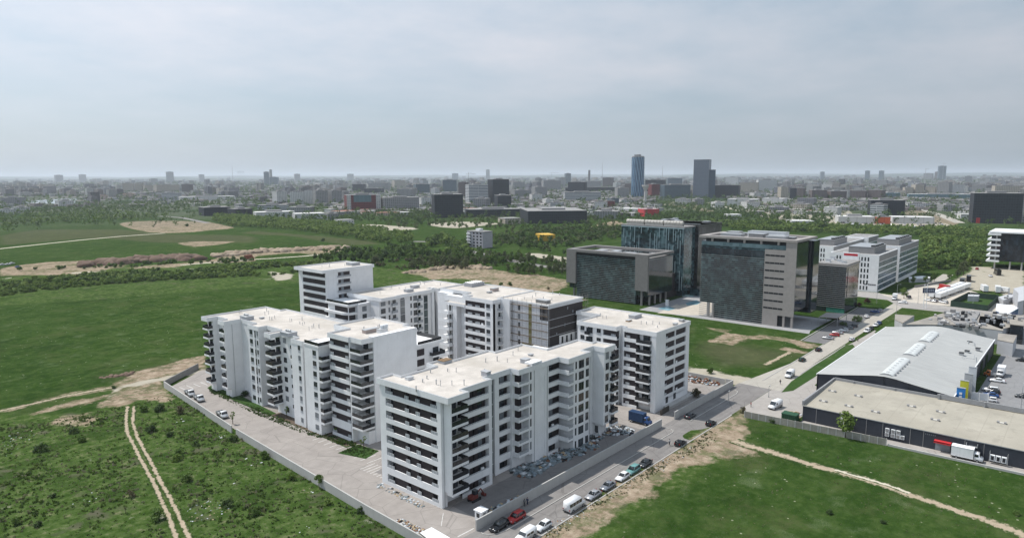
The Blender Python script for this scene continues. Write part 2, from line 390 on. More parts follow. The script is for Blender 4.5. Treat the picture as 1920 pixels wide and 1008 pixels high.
def mask(an, s=0.7, off=0.0):
    a = t.n('ShaderNodeAttribute', attribute_name=an).outputs['Fac']
    return t.map(t.m('ADD', t.m('ADD', a, wob), off), -s, s)
weeds = t.ramp(t.noise(oc, 0.45, 5, 0.7), [(0.30, (0.022, 0.044, 0.009)), (0.44, (0.040, 0.072, 0.016)), (0.56, (0.066, 0.100, 0.030)), (0.72, (0.16, 0.155, 0.09))])
weeds = t.mix(t.m('MULTIPLY', t.map(t.noise(oc, 0.09, 5, 0.7), 0.50, 0.60), 0.6), weeds, (0.020, 0.042, 0.009))
weeds = t.mix(t.map(t.noise(oc, 0.12, 3), 0.60, 0.70), weeds, (0.085, 0.085, 0.055))
rub = t.map(t.m('ADD', t.noise(oc, 0.05, 3, 0.6), t.m('MULTIPLY', n_s, 0.2)), 0.76, 0.80)
weeds = t.mix(t.m('MULTIPLY', rub, t.map(n_f, 0.4, 0.6)), weeds, (0.30, 0.28, 0.24))
c = t.mix(mask('rough', 2.0), g, weeds)
brown = t.mix(n_mid, (0.075, 0.070, 0.045), (0.11, 0.095, 0.062))
c = t.mix(t.m('MULTIPLY', mask('brown', 5.0), 0.45), c, brown)
dirt = t.ramp(t.m('ADD', t.m('MULTIPLY', t.noise(oc, 0.35, 5, 0.65), 0.7), t.m('MULTIPLY', n_f, 0.3)),
              [(0.32, (0.14, 0.105, 0.072)), (0.48, (0.25, 0.195, 0.140)), (0.66, (0.38, 0.315, 0.24))])
weedy = t.map(t.m('ADD', t.m('MULTIPLY', t.noise(oc, 0.3, 4, 0.7), .5), t.m('MULTIPLY', t.noise(oc, 0.06, 4, 0.7), .5)), 0.48, 0.56)
c = t.mix(t.m('MULTIPLY', mask('dirt', 0.8), t.m('SUBTRACT', 1.0, t.m('MULTIPLY', weedy, 0.65))), c, dirt)
palec = t.mix(t.noise(oc, 0.25, 4), (0.27, 0.245, 0.195), (0.42, 0.385, 0.315))
c = t.mix(mask('pale', 0.8), c, palec)
# very far country is a patchwork of darker parkland and paler built-up ground
dist = t.n('ShaderNodeVectorMath', {0: oc}, operation='LENGTH').outputs['Value']
farm = t.map(dist, 1000, 2200)
farc = t.mix(t.map(t.noise(oc, 0.004, 5, 0.65), 0.42, 0.60), (0.030, 0.052, 0.026), (0.16, 0.155, 0.145))
c = t.mix(farm, c, farc)
b = t.n('ShaderNodeBsdfPrincipled', {'Base Color': c, 'Roughness': 1.0, 'Specular IOR Level': 0.0})
hgt = t.m('ADD', t.m('MULTIPLY', n_s, 0.6), t.m('MULTIPLY', n_f, 0.35))
t.t.links.new(t.n('ShaderNodeBump', {'Strength': 0.55, 'Distance': 0.5, 'Height': hgt}).outputs[0], b.inputs['Normal'])
t.n('ShaderNodeOutputMaterial', {0: b.outputs[0]})
nx, ny = len(gx), len(gy)
idx = np.arange(nx * ny).reshape(nx, ny)
F = np.stack([idx[:-1,:-1].ravel(), idx[1:,:-1].ravel(), idx[1:,1:].ravel(), idx[:-1,1:].ravel()], 1)
r2 = np.random.RandomState(3)
hz_ = np.zeros(nx * ny)
for kx, ky, ph, am in ((0.11, 0.07, 1.0, .10), (0.05, 0.13, 2.2, .12), (0.31, 0.23, 0.4, .05)):
    hz_ += am * np.sin(P2[:,0] * kx + ph) * np.sin(P2[:,1] * ky + ph * 1.7)
hz_ = np.where((A_rough > 2) & (P2[:,0] < 300), (hz_ + 0.12) * 0.5, 0)       # the waste ground is slightly uneven
hz_ = np.clip(hz_, 0, 0.5) * np.clip(A_rough / 10, 0, 1)
ground = big_mesh('ground', np.stack([P2[:,0], P2[:,1], hz_], 1), F, gm,
    {n: ('FLOAT', 'POINT', a) for n, a in (('dirt', A_dirt), ('pale', A_pale), ('brown', A_brown), ('rough', A_rough))})
tag(ground, kind='structure')

# ------------------------------------------------------------------ sheets laid on the ground
def road_mat(name, a, b, line=0.0, scale=0.3):
    m = bpy.data.materials.new(name); m.use_nodes = True; t = NT(m.node_tree); MATS[name] = m
    oc = t.n('ShaderNodeNewGeometry').outputs['Position']
    n1 = t.noise(oc, scale, 5, 0.65); n2 = t.noise(oc, 0.06, 3, 0.6)
    st = t.noise(t.n('ShaderNodeMapping', {0: oc, 3: (0.03, 1.1, 1)}).outputs[0], 1.0, 3, 0.6)
    c = t.mix(t.map(t.m('ADD', t.m('MULTIPLY', n1, 0.5), t.m('ADD', t.m('MULTIPLY', n2, 0.35), t.m('MULTIPLY', st, 0.15 + line))), 0.36, 0.66 + line * 0.5), a, b)
    c = t.mix(t.m('MULTIPLY', t.noise(oc, 7.0, 2, 0.8), 0.18), c, tuple(x * 0.4 for x in a))
    vo = t.n('ShaderNodeTexVoronoi', {'Vector': oc, 'Scale': 0.16, 'Randomness': 1.0}, feature='DISTANCE_TO_EDGE').outputs['Distance']
    c = t.mix(t.m('MULTIPLY', t.m('LESS_THAN', vo, 0.012), 0.35), c, tuple(x * 0.5 for x in a))
    bs = t.n('ShaderNodeBsdfPrincipled', {'Base Color': c, 'Roughness': 0.9, 'Specular IOR Level': 0.2})
    t.n('ShaderNodeOutputMaterial', {0: bs.outputs[0]}); return m
ASPH = road_mat('worn_asphalt', (0.145, 0.137, 0.132), (0.235, 0.222, 0.212), 0.25)
ASPHD = road_mat('car_park_asphalt', (0.13, 0.128, 0.13), (0.20, 0.195, 0.195))
SITE = road_mat('site_paving', (0.240, 0.218, 0.202), (0.34, 0.312, 0.288))
PALEROAD = road_mat('dusty_concrete_road', (0.30, 0.28, 0.245), (0.41, 0.385, 0.34), 0.3)
YARD = road_mat('pale_yard', (0.40, 0.36, 0.31), (0.54, 0.49, 0.42))
LAWN = bpy.data.materials.new('lawn'); LAWN.use_nodes = True; t = NT(LAWN.node_tree)
oc = t.n('ShaderNodeNewGeometry').outputs['Position']; g = grass_nodes(t, oc)[0]
bs = t.n('ShaderNodeBsdfPrincipled', {'Base Color': t.mix(0.35, g, (0.03, 0.08, 0.015)), 'Roughness': 0.95, 'Specular IOR Level': 0.1}); t.n('ShaderNodeOutputMaterial', {0: bs.outputs[0]})
PAINT = mat('road_paint', (0.62, 0.62, 0.60), 0.7, 0.25, 1.5)
KERB = mat('kerb_concrete', (0.36, 0.35, 0.33), 0.85, 0.12, 1.0)
def sheet(name, pts, z, m, kind='structure'):
    mb = MB(); mb.poly([(x, y, z) for x, y in (pts if sum(pts[k][0]*pts[(k+1)%len(pts)][1]-pts[(k+1)%len(pts)][0]*pts[k][1] for k in range(len(pts))) > 0 else pts[::-1])])
    return tag(mb.build(name, m), kind=kind)
def strip(name, pts, wid, z, m):
    """ribbon along a polyline with an 'e' attribute: 0 at the borders, 1 in the middle"""
    pts = [Vector(p) for p in pts]; d = []; 
    fine = []
    for a, b in zip(pts[:-1], pts[1:]):
        n = max(1, int((b - a).length / max(1.2, wid)))
        for i in range(n): fine.append(a.lerp(b, i / n))
    fine.append(pts[-1]); V = []; E = []; F = []
    rr = random.Random(len(fine))
    for i, p in enumerate(fine):
        t_ = (fine[min(i+1, len(fine)-1)] - fine[max(i-1, 0)]).normalized(); nrm = Vector((-t_.y, t_.x))
        ww = wid * (0.85 + 0.3 * rr.random()); o = nrm * (rr.random() - .5) * wid * 0.15
        for s in (-1, -.5, 0, .5, 1):
            V.append((*(p + o + nrm * s * ww * 0.75), z)); E.append(1 - abs(s))
    for i in range(len(fine) - 1):
        for j in range(4): F.append((i*5+j+1, i*5+j, i*5+5+j, i*5+6+j))
    o = big_mesh(name, np.array(V), np.array(F), m, {'e': ('FLOAT', 'POINT', np.array(E))})
    return tag(o, kind='structure')
def track_mat(name, a, b):
    m = bpy.data.materials.new(name); m.use_nodes = True; t = NT(m.node_tree)
    oc = t.n('ShaderNodeNewGeometry').outputs['Position']; g = grass_nodes(t, oc)[0]
    e = t.n('ShaderNodeAttribute', attribute_name='e').outputs['Fac']
    mk = t.map(t.m('ADD', e, t.m('MULTIPLY', t.m('SUBTRACT', t.noise(oc, 0.7, 5, 0.75), 0.5), 2.9)), 0.25, 0.6)
    c = t.mix(mk, g, t.mix(t.noise(oc, 0.9, 4, 0.7), a, b))
    bs = t.n('ShaderNodeBsdfPrincipled', {'Base Color': c, 'Roughness': 0.95, 'Specular IOR Level': 0.1})
    t.n('ShaderNodeOutputMaterial', {0: bs.outputs[0]}); return m
TRACK = track_mat('worn_track', (0.22, 0.17, 0.115), (0.44, 0.37, 0.28))
PATHM = track_mat('gravel_path', (0.40, 0.36, 0.28), (0.56, 0.51, 0.42))
zt = 0.55
def ribbon(name, z, pts, wid, m=None, h=0.03): strip(name, [Vector(gp(z, *p)) for p in pts], wid, h, m or TRACK)
# twin ruts of the farm track, lower left
ribbon('dirt_track', 'b7', [(655,335),(648,400),(650,460),(690,540),(735,630),(785,720),(830,820),(870,910),(905,1010),(930,1080)], 0.8, h=0.22)
ribbon('dirt_track', 'b7', [(688,335),(682,420),(705,490),(745,570),(790,650),(835,740),(880,820),(925,910),(970,1010),(1000,1080)], 0.8, h=0.22)
ribbon('dirt_track', 'b7', [(0,356),(200,312),(380,270),(575,236)], 1.6)
ribbon('gravel_path', 'b1', [(-200,770),(0,745),(300,712),(600,680),(900,652),(1240,628)], 6.0, PATHM)
ribbon('gravel_path', 'b1', [(-60,985),(220,945),(520,930),(860,905),(1200,880),(1560,850),(1860,830)], 5.5, PATHM)
ribbon('gravel_path', 'b2', [(30,850),(210,828),(430,818),(680,800),(900,778)], 5.0, PATHM)
ribbon('dirt_track', 'z7', [(-80,410),(0,440),(200,495),(400,560),(560,600),(700,640),(860,690),(1000,742),(1160,795),(1320,850),(1460,895),(1600,945),(1760,1010)], 2.6)
ribbon('gravel_path', 'z7', [(540,590),(700,635),(860,682),(1000,733)], 1.1, PATHM, 0.04)
ribbon('dirt_track', 'b8', [(960,840),(1100,900),(1300,960),(1500,1010)], 1.2) if False else None
ribbon('dirt_track', 'b8', [(1180,320),(1300,260),(1420,200)], 1.6)
ribbon('gravel_path', 'p', [(1385,395),(1330,380),(1270,378),(1240,385)], 9, PATHM)
# main road, running away to the right
sheet('road', [(20,79.2),(222,79.2),(222,90.2),(20,90.2)], 0.012, ASPH)
sheet('road', [(222.02,76.6),(262,78.6),(262,84.9),(222.02,90.0)], 0.012, PALEROAD)
sheet('road', [(262.02,78.6),(560,78.6),(560,84.9),(262.02,84.9)], 0.012, PALEROAD)
sheet('side_road', [(193,63),(228,63),(236,70),(300,69.5),(334,75),(305,77),(262,78.5),(222,79.1),(200,79.1),(191,75)], 0.008, road_mat('side_road_paving', (0.29,0.27,0.25), (0.38,0.355,0.33)))
sheet('side_road', [(286,69.2),(330,68.8),(338,75.8),(305,76.8)], 0.0165, MATS['side_road_paving'])
sheet('road_verge', [(221,75.6),(225,73.3),(245,72.9),(300,74.2),(304,76.2),(300,77.4),(262,77.6),(235,77.3)], 0.05, LAWN)
sheet('road_verge', Q('wh', [(585,262),(740,178),(822,190),(640,308)]), 0.05, LAWN)
sheet('crossroad', [(405,-60),(425,-60),(425,78.5),(440,95),(447,99),(447,300),(437,300),(425,90),(405,78.5)], 0.016, road_mat('crossroad_asphalt', (0.27,0.255,0.24), (0.36,0.34,0.32)))
sheet('car_park', [(297,85.0),(392,85.0),(392,96.0),(297,94.0)], 0.016, ASPHD)
sheet('sidewalk', [(312,96.0),(318,97.5),(350,97.5),(350,155),(372,155),(372,182),(318.5,182),(312.5,182)], 0.022, road_mat('office_paving', (0.26,0.26,0.265), (0.34,0.34,0.34)))
# kerbs are real steps
def kerb(pts, wid=0.22, h=0.13):
    mb = MB()
    for a, b in zip(pts[:-1], pts[1:]):
        a = Vector(a); b = Vector(b); d = (b - a).normalized(); n = Vector((-d.y, d.x)) * wid / 2
        mb.prism([tuple(a - n), tuple(b - n), tuple(b + n), tuple(a + n)], 0.0, h)
    return tag(mb.build('kerb', KERB), kind='structure')
kerb([(93.4,88.8),(93.3,88.0),(93.9,87.0),(95.4,86.0),(97.5,85.6),(166.5,85.6),(167.6,86.1),(168.2,87.2),(167.9,88.6)])
kerb([(177.5,86.0),(210,86.0),(212.4,86.6),(213.4,88)])
kerb([(60,79.0),(190,79.0)], 0.3, 0.12)
kerb([(230,85.2),(296,85.2)], 0.4, 0.1)
kerb([(246,77.9),(300,77.9)], 0.3, 0.1)
kerb([(297,94.6),(392,96.6)], 0.4, 0.12)
# building-site paving, the darker strip behind the wall and the white bay lines
sheet('site_paving', [(84.2,97.5),(83.6,90.2),(217,90.2),(217,135),(205,140),(205,232),(150,226),(112,246),(95.8,234),(89.8,177)], 0.016, SITE)
sheet('dark_forecourt', [(97.0,90.6),(163,90.6),(163,101.2),(97.5,101.2)], 0.024, road_mat('dark_paving', (0.16,0.15,0.145), (0.23,0.215,0.205)))
for q in ([(118,80.6),(127,80.8),(126,82.9),(118.5,82.7)], [(150,83),(163,83.2),(162.6,84.6),(150,84.5)], [(186,81),(189,81),(189.2,84.8),(186.2,84.9)], [(205,79.6),(219,79.8),(219,82),(206,81.7)], [(98,124),(108,125),(106,129),(97.5,127.5)]): sheet('road_patch', q, 0.0215, MATS['dark_paving'])
for q in ([('l',496,262),('l',540,235),('l',860,350),('l',1240,540),('z8',1160,575),('z8',1110,590),('z8',900,500),('z8',700,420),('z8',480,325)],):
    sheet('lawn', [gp(*a) for a in q], 0.06, LAWN)
sheet('planting_bed', Q('z8', [(760,440),(830,420),(1165,570),(1110,585),(900,500)]), 0.07, mat('bed_soil', (0.10,0.075,0.055), 0.95, 0.3, 1.2))
sheet('lawn', Q('z8', [(1070,615),(1165,575),(1262,605),(1200,642)]), 0.06, LAWN)
mb = MB()
for k in range(7): mb.box(100 + k*3.2 - 12, 123.0 + k*0, 0.02, 100 + k*3.2 - 11.88, 127.5, 0.021) if False else None
for k in range(10):
    y0 = 133 + k * 2.6; mb.box(99.6, y0, 0.019, 104.4, y0 + 0.14, 0.0205)
for k in range(7):
    x0 = 97.0 + k * 1.0; mb.box(96.4, 124 + k*1.25, 0.019, 100.8, 124.13 + k*1.25, 0.0205)
for k in range(5): mb.box(97.5 + k*2.4, 226.5, 0.019, 97.64 + k*2.4, 231.5, 0.0205)
tag(mb.build('parking_lines', PAINT), kind='structure')
mb = MB(); mb.prism([gp('w7',1240,985), gp('w7',1248,990), gp('w7',1485,868), gp('w7',1478,862)], 0.017, 0.0185)
mb.prism([gp('w7',1030,640), gp('w7',1036,640), gp('w7',1005,830), gp('w7',998,830)], 0.017, 0.0185)
tag(mb.build('gate_line', PAINT), kind='structure')
sheet('yard', Q('z4', [(1000,680),(1105,665),(1155,690),(1155,745),(1060,770),(940,770),(740,755),(880,690),(900,700)]), 0.026, YARD)
WATER = bpy.data.materials.new('pool_water'); WATER.use_nodes = True; t = NT(WATER.node_tree)
bs = t.n('ShaderNodeBsdfPrincipled', {'Base Color': (0.20,0.36,0.42,1), 'Roughness': 0.12}); t.n('ShaderNodeOutputMaterial', {0: bs.outputs[0]})
sheet('water', Q('o1', [(905,935),(1000,908),(1090,935),(1010,955)]), 0.034, WATER)
sheet('water', Q('o1', [(1180,880),(1290,850),(1330,880),(1290,895),(1200,905)]), 0.034, WATER)
sheet('paving_panel', Q('o1', [(1100,797),(1150,780),(1275,790),(1255,818),(1150,812)]), 0.03, mat('pale_green_paving', (0.38,0.52,0.50), 0.6, 0.1, 1))
# right-hand yards
sheet('car_park', [(226,-20),(420,-20),(420,27.4),(226,27.4)], 0.012, road_mat('store_car_park', (0.20,0.20,0.205), (0.26,0.26,0.26)))
sheet('yard', Q('m', [(60,440),(200,460),(470,370),(880,330),(1110,400),(1640,560),(1764,600),(1764,720),(1400,700),(900,590),(500,560),(280,540)]), 0.013, YARD)
sheet('pitch', Q('m', [(1105,480),(1455,520),(1330,645),(900,585)]), 0.03, LAWN)
LAKEM = bpy.data.materials.new('lake_water'); LAKEM.use_nodes = True; t = NT(LAKEM.node_tree)
bs = t.n('ShaderNodeBsdfPrincipled', {'Base Color': (0.30,0.34,0.38,1), 'Roughness': 0.12}); t.n('ShaderNodeOutputMaterial', {0: bs.outputs[0]})
sheet('lake', Q('b1', [(170,392),(330,378),(550,366),(575,372),(560,405),(470,408),(300,408),(190,404)]), 0.05, LAKEM)
mb = MB()
for seg in ([(1690,383),(1720,390),(1760,402),(1800,418)],):
    pts = [Vector(gp('p', *p)) for p in seg]
    for a, b in zip(pts[:-1], pts[1:]):
        d = (b-a).normalized(); n = Vector((-d.y, d.x)) * 7
        mb.poly([(*(a-n), .06), (*(b-n), .06), (*(b+n), .06), (*(a+n), .06)])
tag(mb.build('motorway', PALEROAD), kind='structure')
mb = MB()
for seg in ([(300,405),(340,408),(390,418)], [(875,470),(905,476),(950,487),(1010,498),(1062,504)], [(1500,690),(1920,700),(1920,720)]):
    pts = [Vector(gp('b2', *p)) if seg[0][0] == 1500 else Vector(gp('p', *p)) for p in seg]
    for a, b in zip(pts[:-1], pts[1:]):
        d = (b-a).normalized(); n = Vector((-d.y, d.x)) * 5
        mb.poly([(*(a-n), .07), (*(b-n), .07), (*(b+n), .07), (*(a+n), .07)])
tag(mb.build('ring_road', ASPH), kind='structure')
# ================================================================== APARTMENT BLOCKS
ST = 2.9
class Face:
    """a wall plane: u runs along it, w is measured outwards, z up"""
    def __init__(s, kind, pos): s.k = kind; s.p = pos
    def box(s, mb, u0, u1, w0, w1, z0, z1, m=0):
        k, p = s.k, s.p
        if k == 'x-': mb.box(p - w1, u0, z0, p - w0, u1, z1, m)
        elif k == 'x+': mb.box(p + w0, u0, z0, p + w1, u1, z1, m)
        elif k == 'y-': mb.box(u0, p - w1, z0, u1, p - w0, z1, m)
        else: mb.box(u0, p + w0, z0, u1, p + w1, z1, m)
    def at(s, u, w, z):
        return {'x-': (s.p - w, u, z), 'x+': (s.p + w, u, z), 'y-': (u, s.p - w, z), 'y+': (u, s.p + w, z)}[s.k]
class Block:
    def __init__(s, name, x, y, label, cat='apartment block', group=None, mats=None):
        s.root = empty(name, x, y, 0, label, cat, group); s.wall = MB(); s.rnd = random.Random(int(x * 7 + y))
        s.cnt = {}; s.bulk = {}
    def part(s, name, mb, mats, parent=None, lim=100):
        """one mesh per repeat, the hundred-and-first onwards gathered into one"""
        n = s.cnt.get(name, 0)
        if parent is None and n >= lim - 1:
            b = s.bulk.setdefault(name, (MB(), mats))[0]; i = len(b.v)
            b.v += mb.v; b.f += [tuple(k + i for k in f) for f in mb.f]; b.m += mb.m; return None
        s.cnt[name] = n + 1
        return mb.build(name, mats, parent or s.root)
    def roof(s, pts, H, th=1.3, par=0.45, mat_=None, name='roof', inner=0.32):
        """thick eaves slab with a raised rim; pts is an axis-aligned outline"""
        a = sum(pts[k][0]*pts[(k+1)%len(pts)][1]-pts[(k+1)%len(pts)][0]*pts[k][1] for k in range(len(pts)))
        if a < 0: pts = pts[::-1]
        n = len(pts); ins = []
        for k in range(n):
            p0, p1, p2 = Vector(pts[k-1]), Vector(pts[k]), Vector(pts[(k+1) % n])
            d1 = (p1-p0).normalized(); d2 = (p2-p1).normalized(); n1 = Vector((-d1.y, d1.x)); n2 = Vector((-d2.y, d2.x))
            ins.append(tuple(p1 + (n1 + n2) * inner) if abs(d1.dot(d2)) < .5 else tuple(p1 + n1 * inner))
        mb = MB(); i = 0
        mb.v = [(*p, H - th) for p in pts] + [(*p, H) for p in pts] + [(*p, H) for p in ins] + [(*p, H - par) for p in ins]
        for k in range(n):
            j = (k + 1) % n
            mb.f += [(k, j, n+j, n+k), (n+k, n+j, 2*n+j, 2*n+k), (2*n+k, 2*n+j, 3*n+j, 3*n+k)]; mb.m += [0, 1, 0]
        mb.f += [tuple(range(3*n, 4*n)), tuple(range(n-1, -1, -1))]; mb.m += [2, 0]
        return mb.build(name, [PLASTER, COPING, mat_ or ROOF], s.root)
    def body(s, boxes, H):
        for x0, y0, x1, y1, *z in boxes:
            z0 = z[0] if z else 0.0; z1 = z[1] if len(z) > 1 else H
            s.wall.box(x0, y0, z0, x1, y1, z1)
    def levels(s, H, n, top=1.3, op=1.8, gtop=2.7, gbot=0.9, st=ST):
        """(opening top, opening bottom) from the top floor down; the last is the ground floor"""
        L = [(H - top - st * k, H - top - st * k - op) for k in range(n)]
        if gtop: L[-1] = (gtop, gbot)
        return L
    def loggia(s, F, u0, u1, L, D=1.4, dark=((0, 1),), rails=(), bands=True, slab=True, m=None, pd=0.35):
        """open gallery: white parapet bands in the face plane, dark cladding and a shade-dark glass fill behind"""
        for k, (zt, zb) in enumerate(L):
            last = k == len(L) - 1
            nt = L[k+1][0] if not last else 0.0
            if bands:
                mb = MB(); F.box(mb, u0, u1, -0.2, 0, nt if not last else 0.0, zb)
                if slab and not last: F.box(mb, u0, u1, -D + 0.01, -0.2, nt, nt + 0.22)
                s.part('balcony_parapet', mb, m or PLASTER)
            mb = MB()
            for a, b in dark:
                F.box(mb, u0 + (u1-u0)*a, u0 + (u1-u0)*b, -D + .002, -pd, (zb - .05) if pd < .5 else ((nt + 0.23) if not last else 0.3), zt - .002, 0)
            if not dark: continue
            F.box(mb, u0 + .15, u1 - .15, -D + .001, -D + .03, (nt + .23) if not last else .3, zt - .1, 1)  # dark glass fills the back wall, adding the recess's shade as colour
            for a, b in (dark if pd >= .5 else ()):
                ww = (u1-u0)*(b-a)
                for q in range(max(1, int(ww / 3.2))):
                    c = u0 + (u1-u0)*a + ww * (q + 0.5) / max(1, int(ww / 3.2)); hw = 0.55 + 0.3 * s.rnd.random()
                    F.box(mb, c - hw, c + hw, -pd, -pd + 0.04, zb + .02 if pd < .5 else ((nt + 0.3) if not last else 0.35), zt - 0.25, 1 if s.rnd.random() < .8 else 2)
            s.part('window_wall', mb, [BROWN, DGLASS, SHUT])
            if s.rnd.random() < .22:
                c = u0 + (u1-u0) * s.rnd.uniform(.1, .85); mb = MB(); F.box(mb, c, c + .85, -.2 - .32, -.2, zb, zb + .6); s.part('air_conditioner', mb, WHITEM)
            if rails:
                for a, b, h in rails:
                    mb = MB()
                    ua, ub = u0 + (u1-u0)*a, u0 + (u1-u0)*b
                    F.box(mb, ua, ub, -0.16, -0.04, zb, zb + h)
                    nb = max(1, int((ub-ua) / 0.5))
                    for q in range(nb + 1): F.box(mb, ua + (ub-ua)*q/nb - .02, ua + (ub-ua)*q/nb + .02, -0.04, 0.0, zb, zb + h + .05, 1)
                    s.part('railing', mb, [RAILW, WHITEM])
    def balcony(s, F, u0, u1, D, L, rail=None, ground=False, sides=True, slabh=0.5, doors=True, w0=0.0, floor_extra=0.0):
        """cantilevered slab with white fascia and a smoked-glass guard, door behind"""
        for k, (zt, zb) in enumerate(L if ground else L[:-1]):
            nt = L[k+1][0] if k + 1 < len(L) else zb - 1.1
            z = (nt + zb) / 2 - 0.35
            mb = MB(); F.box(mb, u0, u1, w0, D, z - slabh / 2, z + slabh / 2)
            p = s.part('balcony', mb, PLASTER)
            mb = MB(); r = 0.95; t_ = 0.06; zz0 = z + slabh / 2
            F.box(mb, u0 + .05, u1 - .05, D - .08 - t_, D - .08, zz0, zz0 + r)
            if sides:
                F.box(mb, u0 + .05, u0 + .05 + t_, w0, D - .08 - t_, zz0, zz0 + r); F.box(mb, u1 - .05 - t_, u1 - .05, w0, D - .08 - t_, zz0, zz0 + r)
            s.part('railing', mb, rail or RAILG)
            if doors:
                mb = MB(); wd = min(2.2, (u1-u0) * .6); c = (u0+u1)/2 + (s.rnd.random()-.5) * .4
                F.box(mb, c - wd/2, c + wd/2, w0, w0 + .05, zz0, zz0 + 2.1); s.part('balcony_door', mb, DGLASS)
    def windows(s, F, cols, L, grille=True, ground=True, name='window', frame=FRAME):
        """cols: (u0, u1, sill above the floor band, height)"""
        for k, (zt, zb) in enumerate(L if ground else L[:-1]):
            for (u0, u1, dz, h) in cols:
                mb = MB(); z1 = zt - 0.1 + dz; z0 = z1 - h
                F.box(mb, u0, u1, 0.0, 0.05, z0, z1, 0)
                F.box(mb, u0 + .07, u1 - .07, 0.05, 0.07, z0 + .07, z1 - .07, 1)
                if u1 - u0 > 0.9: F.box(mb, (u0+u1)/2 - .04, (u0+u1)/2 + .04, 0.07, 0.09, z0, z1, 0)
                s.part(name, mb, [frame, DGLASS if s.rnd.random() < .8 else SHUT])
                if grille and k < len(L) - 1:
                    mb = MB()
                    for q in range(4): F.box(mb, u0 - .05, u1 + .05, 0.02, 0.07, z0 - .62 + q * .17, z0 - .56 + q * .17)
                    s.part('window_grille', mb, RAILW)
    def strip_glass(s, F, u0, u1, z0, z1, H3, w=-0.25):
        mb = MB(); F.box(mb, u0, u1, w, w + .08, z0, z1)
        z = z1
        while z > z0 + 1: F.box(mb, u0, u1, w + .08, w + .14, z - .25, z, 1); z -= H3
        s.part('stair_window', mb, [glass('stair_glass', [(0.05, 0.06, 0.07), (0.12, 0.14, 0.15), (0.2, 0.2, 0.19)], (2, 2, 2.9)), PLASTER2])
    def vents(s, pts, z, kind='pipe'):
        for (x, y) in pts:
            mb = MB(); h = 0.6 + s.rnd.random() * .6; r = .07 + .06 * s.rnd.random()
            mb.tube((x, y, z), (x, y, z + h), r, n=7); mb.tube((x, y, z + h), (x, y, z + h + .15), r * 1.8, r * .9, n=7)
            s.part('vent_pipe', mb, GALV)
    def curb(s, x0, y0, x1, y1, z, h, m=None, name='roof_housing', top=None):
        mb = MB(); mb.box(x0, y0, z, x1, y1, z + h); mb.box(x0 - .12, y0 - .12, z + h, x1 + .12, y1 + .12, z + h + .12, 1)
        s.part(name, mb, [m or PLASTER2, top or COPING])
    def done(s):
        s.wall.build('wall', PLASTER, s.root)
        for n, (mb, mats) in s.bulk.items():
            tag(mb.build(n, mats, s.root), kind='stuff')

# ---------------------------------------------------------------- A: the near block, its corner closest to the camera
H = 24.8
A = Block('apartment_block', 126, 110, 'white apartment block closest to the camera, dark-banded galleries on its left end', group='white apartment blocks of the housing estate')
LA = A.levels(H, 8)
A.roof([(94.9,99.2),(101.2,99.2),(101.2,101.7),(111,101.7),(111,104.1),(120.1,104.1),(120.1,101.5),(135.6,101.5),(135.6,98.4),(145.3,98.4),(145.3,101.2),
        (150.5,101.2),(150.5,97.6),(155.8,97.6),(155.8,104),(154,104),(154,109),(140.3,109),(140.3,117.5),(129.5,117.5),(129.5,120),(117,120),(117,122.8),(110.5,122.8),(110.5,119.4),(99.6,119.4),(99.6,122.4),(94.9,122.4)], H)
A.body([(96.8,103.2,110.9,120.9),(110.9,105.5,120,122.5),(120,103.6,125.2,119.6),(125.2,101.7,130,119.6),(130,103.2,138,117.4),(138,98.6,145.2,117.2),(145.2,101.3,154,108.9),(150.6,97.8,155.2,101.3,3.6),(151.6,99.8,155.0,101.3,0,3.6)], H-1.3)
# left end, facing the camera's left: piers, seven galleries and the ground floor
FA = Face('x-', 95.3)
for a, b in ((101.9, 102.9), (119.8, 121.3)): A.wall.box(95.3, a, 0, 96.8, b, H-1.3)
A.wall.box(95.28, 101.85, 0, 95.36, 101.95, H - 1.3)
A.loggia(FA, 102.9, 119.8, LA, 1.5, dark=((0.12, 0.345), (0.385, 0.545), (0.60, 0.86)), rails=((0.0,.12,.65), (.33,.40,.8), (.54,.61,.8), (.86,1.0,.65)))
for zt, zb in LA[:-1]:                                        # projecting corner balconies at the far left end
    mb = MB(); mb.box(96.5, 121.3, zb - 1.1, 100.5, 122.5, zb - .6); A.part('balcony', mb, PLASTER)
    mb = MB(); mb.box(96.6, 122.4, zb - .6, 100.4, 122.46, zb + .35); mb.box(96.55, 121.3, zb-.6, 96.6, 122.46, zb+.35); A.part('railing', mb, RAILG)
A.wall.box(95.3, 121.3, 0, 96.5, 121.8, H - 1.3)
# road side
F1 = Face('y-', 101.8)
A.wall.box(95.36, 101.8, 0, 96.8, 103.2, H - 1.3)
A.wall.box(96.0, 99.6, 3.6, 96.3, 101.8, H - 1.3)
for x_, y_ in ((96.0, 101.7), (125.9, 101.52), (145.0, 98.45), (131.0, 101.52)):
    mb = MB(); mb.tube((x_, y_, 0), (x_, y_, H - 1.3), .06, n=6); A.part('downpipe', mb, GALV)
A.balcony(F1, 96.3, 101.2, 2.2, LA, slabh=0.55)
A.loggia(F1, 101.4, 110.0, LA, 1.4, dark=((0.05, .5), (.56, .98)), rails=((0,1,.25),), pd=1.0)
A.wall.box(110.0, 101.8, 0, 111.0, 105.5, H - 1.3)
F2 = Face('y-', 104.2); A.strip_glass(F2, 111.0, 114.6, 0.5, H-1.5, ST, -0.6)
A.wall.box(114.6, 104.2, 0, 116.1, 105.5, H - 1.3)
A.loggia(F2, 116.1, 120.2, LA, 1.3, dark=((0.02, .98),), rails=((0.0,1,.25),), pd=1.0)
F3 = Face('y-', 101.6)
